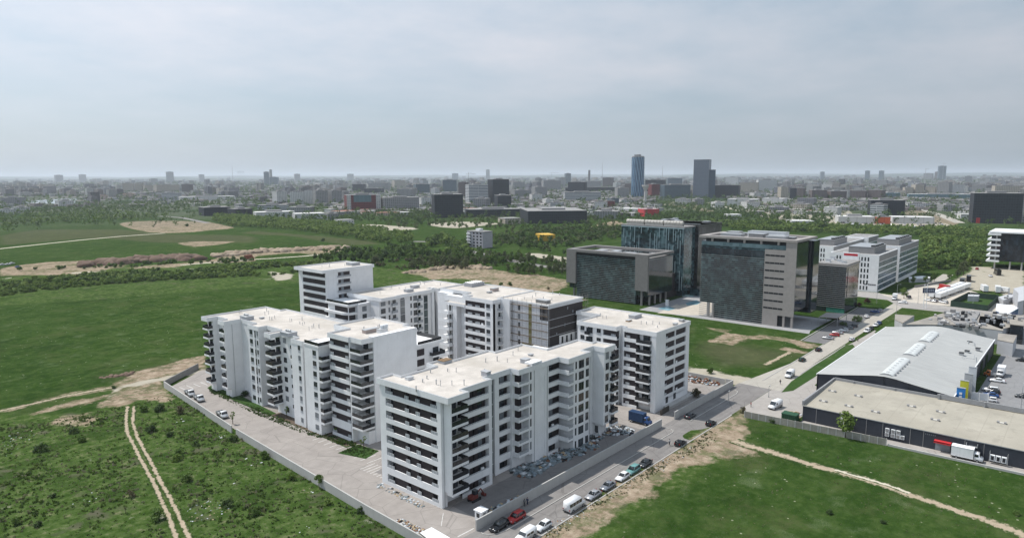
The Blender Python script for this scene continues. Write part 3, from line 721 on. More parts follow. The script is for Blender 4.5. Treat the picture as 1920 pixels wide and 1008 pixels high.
for zt, zb in LA[:-1]:                                        # the zigzag: slab turning out to the front plane
    mb = MB(); mb.box(120.2, 101.6, zb - 1.1, 120.4, 104.2, zb); mb.box(120.4, 101.6, zb - 1.1, 124.0, 101.8, zb - 0.55); mb.box(120.4, 101.8, zb - 1.1, 124.0, 103.6, zb - 0.85)
    A.part('balcony_parapet', mb, PLASTER)
    mb = MB(); mb.box(120.5, 101.66, zb - .55, 123.9, 101.72, zb + 0.1); A.part('railing', mb, RAILW)
    mb = MB(); mb.box(121.0, 103.54, zb - .85, 123.4, 103.6, zt - .2); A.part('window_wall', mb, BROWN)
A.wall.box(124.0, 101.6, 2.9, 125.2, 103.6, H - 1.3)
A.windows(F3, [(124.35, 124.85, 0, 1.9)], LA, grille=False, ground=False)
A.wall.box(125.2, 101.6, 0, 128.0, 101.7, H); A.wall.box(125.2, 101.7, H, 129, 104, H + .5)
A.strip_glass(F3, 128.0, 130.0, 0.6, H-1.5, ST, -0.3)
A.wall.box(130.0, 101.6, 0, 131.6, 103.2, H - 1.3)
A.loggia(F3, 131.6, 135.7, LA, 1.4, dark=((0.02, .98),), rails=((0.0,1,.25),), pd=1.0)
F4 = Face('y-', 98.5)
for zt, zb in LA[:-1]:
    mb = MB(); mb.box(135.7, 98.5, zb - 1.1, 135.9, 101.6, zb); mb.box(135.9, 98.5, zb - 1.1, 138.0, 98.7, zb - 0.55); mb.box(135.9, 98.7, zb - 1.1, 138.0, 103.2, zb - 0.85)
    A.part('balcony_parapet', mb, PLASTER)
    mb = MB(); mb.box(136.0, 98.56, zb - .55, 137.9, 98.62, zb + 0.1); A.part('railing', mb, RAILW)
    mb = MB(); mb.box(135.9, 103.12, zb - .85, 137.9, 103.18, zt - .2); A.part('window_wall', mb, BROWN)
A.windows(Face('y-', 98.6), [(138.7, 139.3, 0, 1.9), (140.2, 142.4, 0, 2.1), (143.3, 144.6, 0, 2.0)], LA, grille=False)
A.windows(Face('y-', 97.8), [(151.3, 152.8, 0, 1.9)], LA, grille=False, ground=False)
A.windows(Face('x-', 151.6), [(100.1, 101.1, 0, 1.9)], LA[-1:], grille=False)
A.balcony(Face('y-', 97.8), 153.4, 156.4, 1.0, LA)
A.balcony(Face('x+', 155.2), 97.9, 102.5, 1.4, LA)
A.windows(Face('x+', 154.0), [(104.5, 106.5, 0, 1.9)], LA, grille=False)
A.windows(Face('y+', 119.6), [(119 + 3*k, 120.6 + 3*k, 0, 1.7) for k in range(0)], LA, grille=False)
A.vents([gp('q4', *p, H) for p in [(35,230),(45,150),(135,140),(215,150),(260,95),(300,60)]] + [gp('q3', *p, H) for p in [(375,60),(345,85),(440,100),(470,110),(550,105),(635,105),(520,10),(580,15),(300,150),(400,20)]], H - .45)
A.curb(112.2, 104.4, 113.6, 106.2, H - .45, 1.1); A.curb(126.4, 104.6, 128.2, 106.4, H - .45, 1.0); A.curb(113.4, 119.8, 116.2, 121.8, H-.45, .7, top=mat('rust_cover', (0.20,0.13,0.07), .8, .3, 1)); 
A.curb(133.0, 108.4, 134.0, 109.3, H - .45, .35); A.curb(99.0, 116.2, 100.6, 117.4, H-.45, .5, WHITEM)
A.done()

# ---------------------------------------------------------------- B: the long left block
H = 24.8
B = Block('apartment_block', 115, 185, 'long stepped white apartment block on the left beside the parking strip, with staggered dark-railed balconies', group='white apartment blocks of the housing estate')
LB = B.levels(H, 8)
B.roof([(101.7,221.3),(101.7,217.4),(105.2,217.4),(105.2,211.4),(102.3,211.4),(102.3,207.4),(108,207.4),(108,198.4),(105.2,198.4),(105.2,191.9),(108,191.9),(108,183.9),
        (102.5,183.9),(102.5,180.4),(105.7,180.4),(105.7,171.2),(103.4,171.2),(103.4,165.4),(108,165.4),(108,164.2),(112.4,164.2),(112.4,163.4),(126.5,163.4),(126.5,211.5),(124.5,211.5),(124.5,221.3)], H)
B.body([(103.6,217.5,124,221),(105.6,207.5,124,217.5),(108.1,198.3,126,207.5),(105.3,192,126,198.3),(109.2,183.8,126,192),(105.8,171.2,126,183.8),(103.5,165.5,126,171.2),(108,163.5,126,165.5),
        (103.7,207.5,105.6,211.3)], H-1.3)
B.balcony(Face('x-', 103.6), 217.5, 220.9, 1.8, LB)
B.balcony(Face('x-', 103.7), 207.6, 211.2, 1.3, LB)
B.wall.box(102.4, 207.5, 3.4, 103.7, 207.7, H - 1.3)
B.windows(Face('x-', 105.3), [(195.6, 197.3, 0, 1.4), (193.7, 194.4, 0, 2.1), (192.4, 193.2, 0, 1.4)], LB)
B.loggia(Face('x-', 108.0), 183.9, 191.9, LB, 1.2, dark=((.1,.95),), rails=())
for zt, zb in LB[:-1]:                                        # deep corner balconies wrapping round
    z = zb - 1.0
    mb = MB(); mb.box(102.6, 180.4, z, 105.8, 183.9, z + .5); mb.box(105.8, 183.8, z, 108, 186.8, z + .5); B.part('balcony', mb, PLASTER)
    mb = MB(); mb.box(102.66, 180.46, z + .5, 102.72, 183.84, z + 1.45); mb.box(102.72, 180.46, z + .5, 105.7, 180.52, z + 1.45); mb.box(102.72, 183.78, z+.5, 107.9, 183.84, z+1.45); B.part('railing', mb, RAILG)
    mb = MB(); mb.box(105.72, 181.0, z + .5, 105.8, 183.2, z + 2.5); B.part('balcony_door', mb, DGLASS)
F5 = Face('x-', 105.8)
B.windows(F5, [(177.6, 179.2, 0, 1.5)], LB, grille=False)
B.balcony(F5, 172.6, 174.9, 0.55, LB, slabh=.3); B.windows(F5, [(172.9, 173.7, .0, 2.1)], LB, grille=False)
B.windows(Face('x-', 103.5), [(166.7, 167.8, 0, 1.3)], LB)
B.vents([gp('q1', *p, H) for p in [(360,115),(375,110),(580,130),(612,125),(595,95),(620,170),(640,170),(665,160),(795,185),(810,180),(880,205),(905,215),(920,205),(985,240),(1000,235),(1045,240),(960,260),(900,175)]], H - .45)
B.curb(108.6, 205.4, 111.4, 209.2, H-.45, 1.1); B.curb(104.6, 174.4, 107.6, 178.6, H-.45, 1.1); B.curb(113, 204, 114.2, 205, H-.45,.4)
for x, y in ((110, 208.6), (106, 177.4)):
    mb = MB()
    for k in range(3):
        mb.tube((x, y - k * .9, H + .75), (x, y - k * .9, H + 1.3), .32, n=10); mb.tube((x, y-k*.9, H + 1.3), (x, y-k*.9, H + 1.4), .45, .2, n=10)
    B.part('roof_fan', mb, GALV)
for x_, y_ in ((104.9, 207.33), (107.2, 165.43), (111.9, 163.4)):
    mb = MB(); mb.tube((x_, y_, 0), (x_, y_, H - 1.3), .06, n=6); B.part('downpipe', mb, GALV)
# nine-storey end of the same block
H9 = 28.4
L9 = B.levels(H9, 9, top=1.3)
B.roof([(105.3,156.2),(105.3,147),(105.9,147),(105.9,142.2),(110,142.2),(110,142),(124.6,142),(124.6,147.5),(126.6,147.5),(126.6,163.4),(112.4,163.4),(112.4,156.2)], H9, th=1.3, name='upper_roof')
B.body([(107.2,146.8,124.4,156.2),(109.6,144,124.4,146.8),(112.6,156.2,126.4,163.3)], H9-1.3)
B.wall.box(103.1, 157.4, 0, 112.5, 164.1, 24.3); B.wall.box(107.2, 156.2, 0, 112.5, 157.4, 24.3)
B.wall.box(109.6, 142.05, 0, 124.4, 144, H9 + .1)
B.wall.box(105.6, 146.8, 0, 107.2, 147.2, H9-1.3); B.wall.box(107.4, 142.3, 0, 109.6, 146.8, 3.4)
B.windows(Face('x-', 103.1), [(158.5, 160.1, 0, 1.35)], B.levels(24.8, 8), True)
B.windows(Face('x-', 112.6), [(158.5, 161.5, 0, 1.9)], L9[:1] + L9[1:2], False, ground=False)
for zt, zb in B.levels(24.8, 8)[:-1]:
    mb = MB(); mb.box(103.1, 155.9, zb - 1.1, 107.2, 157.4, zb - .55); B.part('balcony', mb, PLASTER)
    mb = MB(); mb.box(103.16, 155.96, zb - .55, 107.1, 156.02, zb + .4); mb.box(103.16, 156.02, zb - .55, 103.22, 157.4, zb + .4); B.part('railing', mb, RAILG)
mb = MB(); mb.box(103.2, 157.5, 24.8, 103.26, 164, 25.7); mb.box(103.2, 157.4, 24.8, 112, 157.46, 25.7); B.part('railing', mb, RAILG)
mb = MB(); mb.box(103.0, 157.3, 24.3, 112.5, 164.15, 24.8); B.part('terrace_slab', mb, PLASTER)
B.loggia(Face('x-', 105.6), 147.4, 156.0, L9, 1.6, dark=((.0,1.0),), rails=((.02,.16,.8),(.78,.95,.85)), pd=.3)
for zt, zb in L9[:-1]:
    z = zb - 1.05
    mb = MB(); mb.box(105.5, 142.3, z, 109.6, 146.8, z + .5); B.part('balcony', mb, PLASTER)
    mb = MB(); mb.box(105.56, 142.36, z+.5, 105.62, 146.74, z + 1.4); mb.box(105.62, 142.36, z+.5, 109.5, 142.42, z + 1.4); B.part('railing', mb, RAILG)
    mb = MB(); mb.box(109.5, 144.2, z + .5, 109.58, 146.2, z + 2.4); B.part('balcony_door', mb, DGLASS)
    mb = MB(); mb.box(106, 146.2, z + .5, 107.2, 146.6, z + 1.5); B.part('air_conditioner', mb, WHITEM)
B.curb(112, 148.4, 116.6, 149.9, H9-.45, .9, mat('pinkish_block', (0.42,0.35,0.32), .85, .1, 1)); B.curb(114.6, 145.4, 117.2, 147, H9-.45, 1.0, WHITEM)
B.vents([(117.5, 150), (118.5, 149), (119.6, 152), (115, 153)], H9-.45)
mb = MB()
for k in range(3): mb.tube((116 + k*.9, 146.6, H9 + .6), (116 + k*.9, 146.6, H9 + 1.5), .4, n=10)
B.part('roof_fan', mb, WHITEM)
B.done()

# ---------------------------------------------------------------- G: lower link with a roof terrace
H = 23.6
G = Block('apartment_block', 130, 147, 'low white link block with a railed roof terrace, half hidden behind the slab wall', group='white apartment blocks of the housing estate')
LG = G.levels(21.8, 7, top=.4, op=1.9, gtop=2.7)
G.body([(124.7,144.2,135,156,0,21.9),(124.7,144.2,129.6,150,21.9,22.6)], 21.9)
mb = MB(); mb.box(124.7, 143.9, 21.9, 136.5, 156, 22.35); mb.box(124.7, 143.9, 22.35, 136.5, 144.1, 22.8); mb.box(136.3, 144.1, 22.35, 136.5, 156, 22.8)
G.part('terrace_slab', mb, PLASTER)
mb = MB(); mb.box(127, 144.5, 22.35, 136, 144.56, 23.5); mb.box(135.94, 144.56, 22.35, 136, 155, 23.5); G.part('railing', mb, RAILG)
for zt, zb in LG:
    mb = MB(); mb.box(124.9, 144.12, zb, 129.0, 144.2, zt); G.part('window_wall', mb, BROWN)
G.balcony(Face('x+', 135), 144.4, 150, 1.5, LG); G.balcony(Face('y-', 144.2), 131, 136, 1.4, LG)
G.done()

# ---------------------------------------------------------------- C: the block to the right of the scaffolding
H = 24.4
C = Block('apartment_block', 188, 112, 'white apartment block on the right, stepped dark openings in its road-side wall', group='white apartment blocks of the housing estate')
LC = C.levels(H, 8)
C.roof([(176.7,96.9),(198.4,96.9),(198.4,101),(199.4,101),(199.4,134),(188.5,134),(188.5,124.5),(175.6,124.5),(175.6,109.8),(178.4,109.8),(178.4,108.2),(176.7,108.2),(176.7,102.4)], H)
C.body([(178.3,98.6,197.0,108.3),(178.5,108.3,198,109.8),(177.4,109.8,199,124.2),(196.4,124.2,199,133.8),(188.8,124.7,196.4,133.8,14.6)], H-1.3)
F6 = Face('x-', 176.8)
C.wall.box(176.8, 97.0, 0, 178.3, 98.5, H-1.3)
C.balcony(F6, 98.6, 103.2, 1.0, LC, w0=-1.3)
C.loggia(F6, 103.2, 108.0, LC, 1.5, dark=((.05,.95),), rails=((.55,.8,.8),))
C.wall.box(176.8, 108.0, 0, 178.4, 109.6, H-1.3) if False else C.wall.box(177.0, 108.0, 0, 178.3, 108.3, H-1.3)
C.loggia(Face('x-', 175.9), 109.9, 114.8, LC, 1.5, dark=((.03,.97),), rails=((.1,.4,.7),))
C.wall.box(175.9, 114.8, 0, 177.4, 124.2, H-1.3)
C.windows(Face('x-', 175.9), [(115.6, 117.1, 0, 1.3), (118.6, 120.4, 0, 1.9), (121.7, 123.2, 0, 1.3)], LC)
C.balcony(Face('x-', 175.9), 119.6, 121.2, 0.9, LC)
F7 = Face('y-', 97.0)
C.wall.box(178.3, 97.0, 0, 182.6, 98.6, H-1.3)
C.wall.box(188.4, 97.0, 0, 188.9, 98.6, H-1.3); C.wall.box(195.6, 97.0, 0, 197.9, 98.6, H-1.3)
LC7 = LC[:-1]
C.loggia(F7, 182.6, 188.4, LC7 + [(4.6 - 1.9 , 2.9)], 1.3, dark=((.22,1.0),), rails=((0,.2,.7),))
C.loggia(F7, 188.9, 195.6, LC7 + [(2.7, 2.9)], 1.3, dark=((.05,.98),), rails=())
C.windows(F7, [(183.4, 184.9, 0, 1.9), (188.3, 189.8, 0, 1.9)], [(3.4, 1.2)], False)
C.balcony(Face('x+', 199), 104, 108, 1.1, LC); C.balcony(Face('x+', 199), 114, 118, 1.1, LC)
mb = MB(); mb.box(182, 95.2, 0.02, 200.5, 96.9, 0.9); C.part('base_step', mb, CONC)
C.vents([gp('q6', *p, H) for p in [(560,160),(605,160),(660,165),(715,160),(700,190),(180,110),(230,110),(260,115),(210,85)]], H-.45)
C.curb(191.0, 112.8, 195.6, 115.0, H-.45, 1.0); C.curb(186, 112.0, 188, 113, H-.45, .4, mat('orange_board', (0.40,0.25,0.13), .8, .2, 1)); C.curb(196.5, 99.0, 198, 100, H-.45, .6, GALV); C.curb(190.5, 98, 192, 99, H-.45, .6, GALV)
C.done()

# ---------------------------------------------------------------- terrace link between C and D
T = Block('apartment_block', 185, 129, 'low roof terrace still under construction, littered with building material below the scaffolded block', group='white apartment blocks of the housing estate')
T.body([(172,124.6,196,134.2,0,14.2),(172,134.2,173.6,140,0,13.6)], 14.2)
mb = MB(); mb.box(171.8, 124.55, 14.2, 196.2, 134.4, 14.5); mb.box(171.8, 124.55, 14.5, 172.0, 134.4, 15.1); T.part('terrace_slab', mb, CONC)
T.windows(Face('y-', 124.6), [(172.6, 175.2, 0, 1.6)], T.levels(14.2, 5, top=.5), False)
T.done()

# ---------------------------------------------------------------- D: block under scaffolding
H = 28.4
INSUL = mat('white_insulation_board', (0.74,0.75,0.78), .8, .08, .8)
OLIVE = mat('mineral_wool_strip', (0.24,0.22,0.09), .95, .2, 1.2)
NETTING = bpy.data.materials.new('brown_lath_cladding'); NETTING.use_nodes = True; t = NT(NETTING.node_tree)
oc = t.n('ShaderNodeTexCoord').outputs['Object']; s_ = t.n('ShaderNodeSeparateXYZ', {0: oc})
fr = t.m('MAXIMUM', t.m('LESS_THAN', t.m('FRACT', t.m('DIVIDE', s_.outputs[2], 0.42)), 0.16), t.m('LESS_THAN', t.m('FRACT', t.m('DIVIDE', t.m('ADD', s_.outputs[0], s_.outputs[1]), 0.85)), 0.09))
cc = t.mix(fr, t.mix(t.noise(oc, .6, 4), (0.016,0.013,0.014), (0.032,0.026,0.027)), (0.05,0.045,0.042))
bs = t.n('ShaderNodeBsdfPrincipled', {'Base Color': cc, 'Roughness': .8}); t.n('ShaderNodeOutputMaterial', {0: bs.outputs[0]})
D = Block('apartment_block', 184, 144, 'unfinished apartment block, white insulation boards on its left and dark brown cladding facing the road', group='white apartment blocks of the housing estate')
D.roof([(173.9,134.5),(193.6,134.5),(193.6,156),(173.9,156)], H, th=.5, par=.25)
D.body([(174.4,134.9,193.4,154)], H-.5)
LD = D.levels(H, 9, top=1.5)
mb = MB(); mb.box(174.28, 134.85, 0, 174.4, 153.4, H-.5); mb.box(174.26, 134.9, 23, 174.28, 138.2, H-.5, 1); mb.box(174.24, 141.6, 12.5, 174.28, 143.0, H-.5, 2); mb.box(174.24, 135.0, 12.8, 174.28, 145.8, 14.2, 2)
k = 13.0
while k < H - 1: mb.box(174.26, 134.86, k, 174.28, 153.3, k + .05, 3); k += 1.0
k = 136.0
while k < 153: mb.box(174.25, k, 12, 174.27, k + .05, H-.6, 3); k += 1.2
D.part('insulation_layer', mb, [INSUL, NETTING, OLIVE, mat('board_joint', (0.38,0.40,0.46), .8, .1, 1)])
mb = MB(); mb.box(174.4, 134.72, 17.2, 193.4, 134.9, H-1.3); mb.box(174.4, 134.72, 14, 180.2, 134.9, 17.2); mb.box(173.95, 134.45, H-1.35, 193.6, 134.9, H-1.12, 1)
mb.box(180.2, 134.75, 12, 193.4, 134.9, 17.2, 1)
for a in (181.5, 184, 186.5, 189.5, 191.5): mb.box(a, 134.7, 14.4, a + .9, 134.75, 16.6, 2)
for z in (17.6, 20.4, 23.2): mb.box(174.4, 134.68, z, 193.4, 134.72, z + .16, 3)
D.part('cladding', mb, [NETTING, PLASTER, DARK, PLASTER2])
for a, z in ((184.5,25.4),(189,22.6),(183,20),(187.5,23.9),(190.5,19.6),(178.5,17.6)):
    mb = MB(); mb.box(a, 134.66, z, a + .5, 134.72, z + .9); D.part('wall_opening', mb, SHUT)
D.windows(Face('x-', 174.24), [(146.6, 147.5, 0, 1.7)], LD, False, ground=False)
D.vents([gp('q5', *p, H) for p in [(965,250),(1100,215),(1190,245),(1290,260),(1380,200),(1060,240),(1300,190),(1220,285)]], H-.25)
D.curb(176, 137.0, 178.4, 141.4, H-.25, 1.0, CONCD)
D.done()
# scaffolding, a thing of its own
S = empty('scaffolding', 173, 140, 0, 'tube scaffolding with timber decks standing against the unfinished block', 'scaffolding')
def lift(pts, z0, z1, tag_):
    for p in pts:
        mb = MB(); mb.tube((p[0], p[1], z0), (p[0], p[1], z1), .045, n=5); mb.build('standard', TUBE, S)
ys = [134.6 + 2.05 * k for k in range(10)]
lift([(173.1, y) for y in ys] + [(174.0 - .05, ys[0] - .6)], 12.4, H + 1.1, 0)
lift([(x, 134.0) for x in (193.9, 195.6)] + [(x, 136.4) for x in (193.9, 195.6)] + [(194.0, 139), (195.6, 139)], 13, H + .6, 0)
for k in range(6):
    z = 14.6 + 2.5 * k
    mb = MB(); mb.box(173.05, 134.4, z, 173.85, 153.2, z + .06); mb.build('deck', PLANK, S)
    mb = MB(); mb.tube((173.05, 134.4, z + 1.0), (173.05, 153.2, z + 1.0), .035, n=5); mb.tube((173.05, 134.4, z + .5), (173.05, 153.2, z + .5), .03, n=5); mb.build('guard_rail', TUBE, S)
    mb = MB(); mb.box(193.8, 134.0, z, 195.6, 139, z + .06); mb.build('deck', PLANK, S)
    mb = MB(); mb.tube((193.9, 134.0, z + 1.0), (195.6, 134.0, z + 1.0), .035, n=5); mb.tube((193.9, 134.0, z), (195.6, 134.0, z + 2.4), .03, n=5); mb.build('guard_rail', TUBE, S)

# ---------------------------------------------------------------- E: block joined to D
H = 28.4
E_ = Block('apartment_block', 180, 165, 'white apartment block left of the scaffolding, stacked white-railed balconies at its left corner', group='white apartment blocks of the housing estate')
LE = E_.levels(H, 9, top=1.4)
E_.roof([(168.5,153.8),(172.7,153.8),(172.7,150),(173.8,150),(173.8,156.1),(193.8,156.1),(193.8,187),(176,187),(176,171.5),(172,171.5),(172,167),(168.5,167)], H)
E_.body([(169.9,156.1,192,166.5),(174.5,154,193,187),(172,166.5,180,180)], H-1.3)
E_.wall.box(172.7, 150.0, 0, 173.8, 155.2, H-1.3)
E_.wall.box(168.9, 154, 0, 169.9, 156.1, H-1.3)
E_.wall.box(170.2, 154.2, 0, 174.5, 156.1, H-1.3)
FE = Face('x-', 168.7)
E_.loggia(FE, 157.6, 167.4, LE, 1.2, dark=((.0,.97),), rails=((.25,.45,.7),(.62,.82,.7)))
E_.wall.box(168.7, 154.0, 0, 169.9, 157.6, H-1.3)
E_.windows(FE, [(155.2, 156.9, 0, 1.3)], LE)
E_.balcony(Face('y-', 154.2), 171.3, 172.9, 1.3, LE, rail=PLASTER2, slabh=.4)
# lower left shoulder with white balconies
E_.roof([(168.5,167.0),(171.9,167.0),(171.9,171.5),(176,171.5),(176,178.8),(168.5,178.8)], 25.4, th=.9, name='lower_roof')
E_.body([(170.9,167.4,176,178.6)], 24.5)
E_.wall.box(168.7, 171.2, 0, 170.9, 173.2, 24.5)
LE2 = E_.levels(25.4, 8)
for zt, zb in LE2[:-1]:
    z = zb - 1.0
    mb = MB(); mb.box(166.9, 173.4, z, 170.9, 178.8, z + .5); E_.part('balcony', mb, PLASTER)
    mb = MB(); mb.box(166.95, 173.45, z + .5, 167.02, 178.75, z + 1.2); mb.box(167.02, 173.45, z + .5, 168.6, 173.52, z + 1.2); E_.part('railing', mb, WHITEM)
    mb = MB(); mb.box(170.82, 173.6, z + .5, 170.9, 175.6, z + 2.5); mb.box(170.82, 176.2, z + .5, 170.9, 178.2, z + 2.5); E_.part('balcony_door', mb, DGLASS)
E_.wall.box(168.3, 174.8, 0, 168.7, 175.3, 24.5)
E_.curb(183.6, 167.2, 186.6, 168.8, H-.45, 1.1, mat('pinkish_block', (0.42,0.35,0.32))); E_.curb(180, 166.2, 182, 167.2, H-.45, .5, GALV)
mb = MB(); mb.box(186, 180.4, H-.45, 193, 184.5, H + .6); mb.box(185.8, 180.2, H + .6, 193.2, 184.7, H+.75, 1)
for k in range(6): mb.tube((186.6 + k*1.1, 180.6, H + .95), (186.6 + k*1.1, 184.3, H + .95), .2, n=6, m=1)
E_.part('rooftop_plant', mb, [PLASTER2, GALV])
E_.done()

# ---------------------------------------------------------------- F: the back block with its tower
H = 24.8
Fb = Block('apartment_block', 182, 212, 'long white apartment block at the back of the estate with a tall end tower', group='white apartment blocks of the housing estate')
LF = Fb.levels(H, 8)
Fb.roof([(160,201.8),(168,201.8),(168,202.6),(187.6,202.6),(187.6,206.8),(189.2,206.8),(189.2,202.4),(203.8,202.4),(203.8,221),(198,221),(198,223),(160,223)], H)
Fb.body([(160.3,203.5,187.4,222.5),(187.4,207,189.6,222.5),(190.4,204,203,220.5)], H-1.3)
Fb.wall.box(186.2, 202.7, 0, 187.4, 203.5, H + .6)
FF = Face('y-', 203.5)
Fb.windows(FF, [(161.0, 163.2, 0, 1.9), (164.6, 165.4, 0, 1.8), (170.6, 172.4, 0, 2.1), (175.4, 176.2, 0, 1.7), (177.0, 179.0, 0, 2.1)], LF, False)
Fb.balcony(FF, 166.0, 168.6, .9, LF, rail=RAILW); Fb.balcony(FF, 179.0, 181.2, .9, LF, rail=RAILW)
Fb.strip_glass(FF, 170.4, 172.6, 1, H-2, ST, 0.02); Fb.strip_glass(FF, 182.4, 184.4, 1, H-2, ST, 0.02)
Fb.wall.box(189.2, 202.6, 0, 190.4, 204, H-1.3); Fb.wall.box(198.6, 202.6, 0, 199.8, 204, H-1.3)
Fb.loggia(Face('y-', 202.6), 190.4, 198.6, LF, 1.4, dark=((.02,.98),), rails=((.1,.3,.6),(.45,.6,.6),(.75,.9,.6)))
Fb.loggia(Face('y-', 202.6), 199.8, 203.4, LF, 1.4, dark=((.02,.98),), rails=())
# middle, seven storeys with a terrace
Fb.body([(151.6,210.4,160.3,223.5,0,22.0),(154.6,209.0,160.3,210.4,0,22.0)], 22)
mb = MB(); mb.box(150.6, 209.6, 22, 160, 224, 22.7); mb.box(155, 208.6, 22, 160, 209.6, 22.7); Fb.part('terrace_slab', mb, PLASTER)
mb = MB(); mb.box(151, 210, 22.7, 151.06, 223.5, 23.6); mb.box(151.06, 210, 22.7, 159.5, 210.06, 23.6); Fb.part('railing', mb, RAILG)
LM = Fb.levels(22.0, 7, top=.5)
for zt, zb in LM[:-1]:
    z = zb - .95
    mb = MB(); mb.prism([(150.2,224),(150.2,212.2),(150.6,211),(151.4,210.2),(152.6,209.4),(155.2,209.4),(155.2,210.4),(151.6,210.4),(151.6,224)], z, z + .9); Fb.part('balcony', mb, PLASTER)
    mb = MB(); mb.box(151.54, 211, z + .9, 151.6, 219, z + 2.7); mb.box(151.6, 210.34, z+.9, 154.4, 210.4, z+2.7); Fb.part('window_wall', mb, BROWN)
Fb.windows(Face('y-', 209.0), [(156.6, 158.6, 0, 1.9)], LM, False)
# the tower
HT = 34.3
Fb.roof([(150.2,224.4),(174.8,224.4),(174.8,243.8),(150.2,243.8)], HT, th=1.2, name='tower_roof')
Fb.body([(153.2,225.2,174.2,243.2)], HT-1.2)
Fb.wall.box(151.9, 224.6, 22.0, 174.2, 225.2, HT - .02)
LT = Fb.levels(HT, 11, top=1.2, op=1.85)
Fb.loggia(Face('x-', 151.9), 225.2, 240.6, LT, 1.3, dark=((.0,1.0),), rails=(), pd=.25)
Fb.wall.box(151.9, 240.6, 0, 153.2, 243.2, HT-1.2)
for zt, zb in LT[:6]:
    mb = MB(); mb.box(157.4, 224.5, zb - .2, 162.8, 224.6, zt - .25); mb.box(158.6, 224.46, zb - .3, 159.8, 224.5, zt - .35, 1); Fb.part('window_wall', mb, [BROWN, SHUT])
    mb = MB(); mb.box(156.9, 224.2, zb - .35, 163.2, 224.28, zb + .3); mb.box(156.9, 224.28, zb - .35, 163.2, 224.5, zb - .28); Fb.part('railing', mb, RAILW)
Fb.curb(168, 230, 172, 234, HT-.45, 1.0); Fb.vents([(158,236),(160,234),(163,238),(166,232)], HT-.45)
Fb.vents([gp('q7', *p, H) for p in [(1060,310),(1000,300),(1240,260),(1200,262),(930,300),(915,310),(1390,265),(820,350),(1140,290)]], H-.45)
Fb.curb(176.6, 206.6, 180, 208.6, H-.45, 1.0); Fb.curb(184.6, 212, 188, 214, H-.45, 1.0)
Fb.done()
# ================================================================== OFFICES, STORES
CLAD = mat('grey_stone_cladding', (0.19, 0.18, 0.175), 0.7, 0.10, 0.5, fine=0.1)
CLADW = mat('warm_stone_cladding', (0.31, 0.285, 0.27), 0.7, 0.10, 0.5, fine=0.1)
TEAL = glass('teal_curtain_glass', [(0.012,0.018,0.022), (0.02,0.035,0.042), (0.05,0.09,0.10), (0.10,0.165,0.18)], (1.5, 1.5, 1.25), 0.12, .6)
TEALD = glass('dark_curtain_glass', [(0.010,0.013,0.017), (0.018,0.024,0.03), (0.035,0.05,0.06)], (1.5, 1.5, 3.8), 0.06, .9, mull=.05)
BLUEG = glass('blue_band_glass', [(0.09,0.125,0.16), (0.12,0.16,0.20), (0.15,0.19,0.23)], (3, 3, 1.0), 0.2, .5)
LOUV = mat('louvre_blade', (0.23, 0.24, 0.24), 0.5, 0.1, 0.6)
FIN = mat('pale_glass_fin', (0.27, 0.36, 0.385), 0.3, 0.15, 1.0)
GROOF = mat('grey_roof', (0.26, 0.255, 0.25), 0.9, 0.25, 0.3, fine=.2)
PLANT = mat('roof_plant_housing', (0.24, 0.235, 0.235), 0.7, 0.12, 0.8)
OFF = 'office buildings beside the main road'
def louvres(F, u0, u1, z0, z1, step=0.95, h=0.22, w=0.35):
    mb = MB(); z = z0
    while z < z1: F.box(mb, u0, u1, w - .25, w, z, z + h); z += step
    return mb
# O1 -----------------------------------------------------------------
o = Block('office_building', 337, 209, 'low dark office with horizontal louvres between two grey stone piers, beside the pool', 'office building', OFF)
mb = MB(); mb.box(324, 183.5, 5.2, 351, 235, 24.5); mb.box(324, 191.5, 0, 351, 230, 5.2); o.part('glass_wall', mb, TEALD)
mb = MB(); mb.box(322.6, 183, 8, 324, 190.7, 26.2); mb.box(322.6, 229.8, 8, 324, 236.3, 26.2)
for x0, y0, x1, y1 in ((322.6,183,326,236.3),(348,183,351.5,236.3),(326,183,348,186),(326,233,348,236.3)): mb.box(x0, y0, 26.2, x1, y1, 27.6)
o.part('stone_frame', mb, CLAD)
mb = louvres(Face('x-', 324), 190.8, 229.7, .8, 24.2, 1.0, .16, .6); mb.box(323.6, 190.8, 24.6, 324, 229.7, 26.1, 1); o.part('louvre_screen', mb, [LOUV, DARK])
mb = MB(); mb.box(323.92, 190.8, 0.3, 323.98, 229.7, 24.5); o.part('curtain_wall', mb, TEAL)
mb = MB(); mb.box(324, 183.2, 24.5, 351, 235, 25.2); o.part('roof', mb, GROOF)
for q, (x, y, a, b, h) in enumerate([(331,196,4,6,1.6),(337,200,3,8,1.2),(332,208,5,4,1.7),(340,212,4,4,1.3),(335,220,6,5,1.2),(343,190,3,4,1.0)]): o.curb(x, y, x+a, y+b, 25.2, h, PLANT if q % 2 else WHITEM, 'roof_plant', GALV)
for y in (186.5,): 
    mb = MB(); mb.box(323.2, y, 0, 324.2, y + 1.0, 8); o.part('column', mb, CLAD)
mb = MB(); mb.box(324.2, 231.5, 0, 325.2, 232.5, 8); o.part('column', mb, CLAD)
for x in (327, 333, 339, 345): mb = MB(); mb.box(x, 184, 0, x + .8, 184.8, 5.2); o.part('column', mb, CLADW)
o.wall.box(351.2, 187.5, 0, 372, 196, 13.5); o.done()
for ch in o.root.children:
    if ch.name.startswith('wall'): ch.data.materials[0] = mat('brown_black_cladding', (0.05,0.045,0.045), .6, .15, .6)
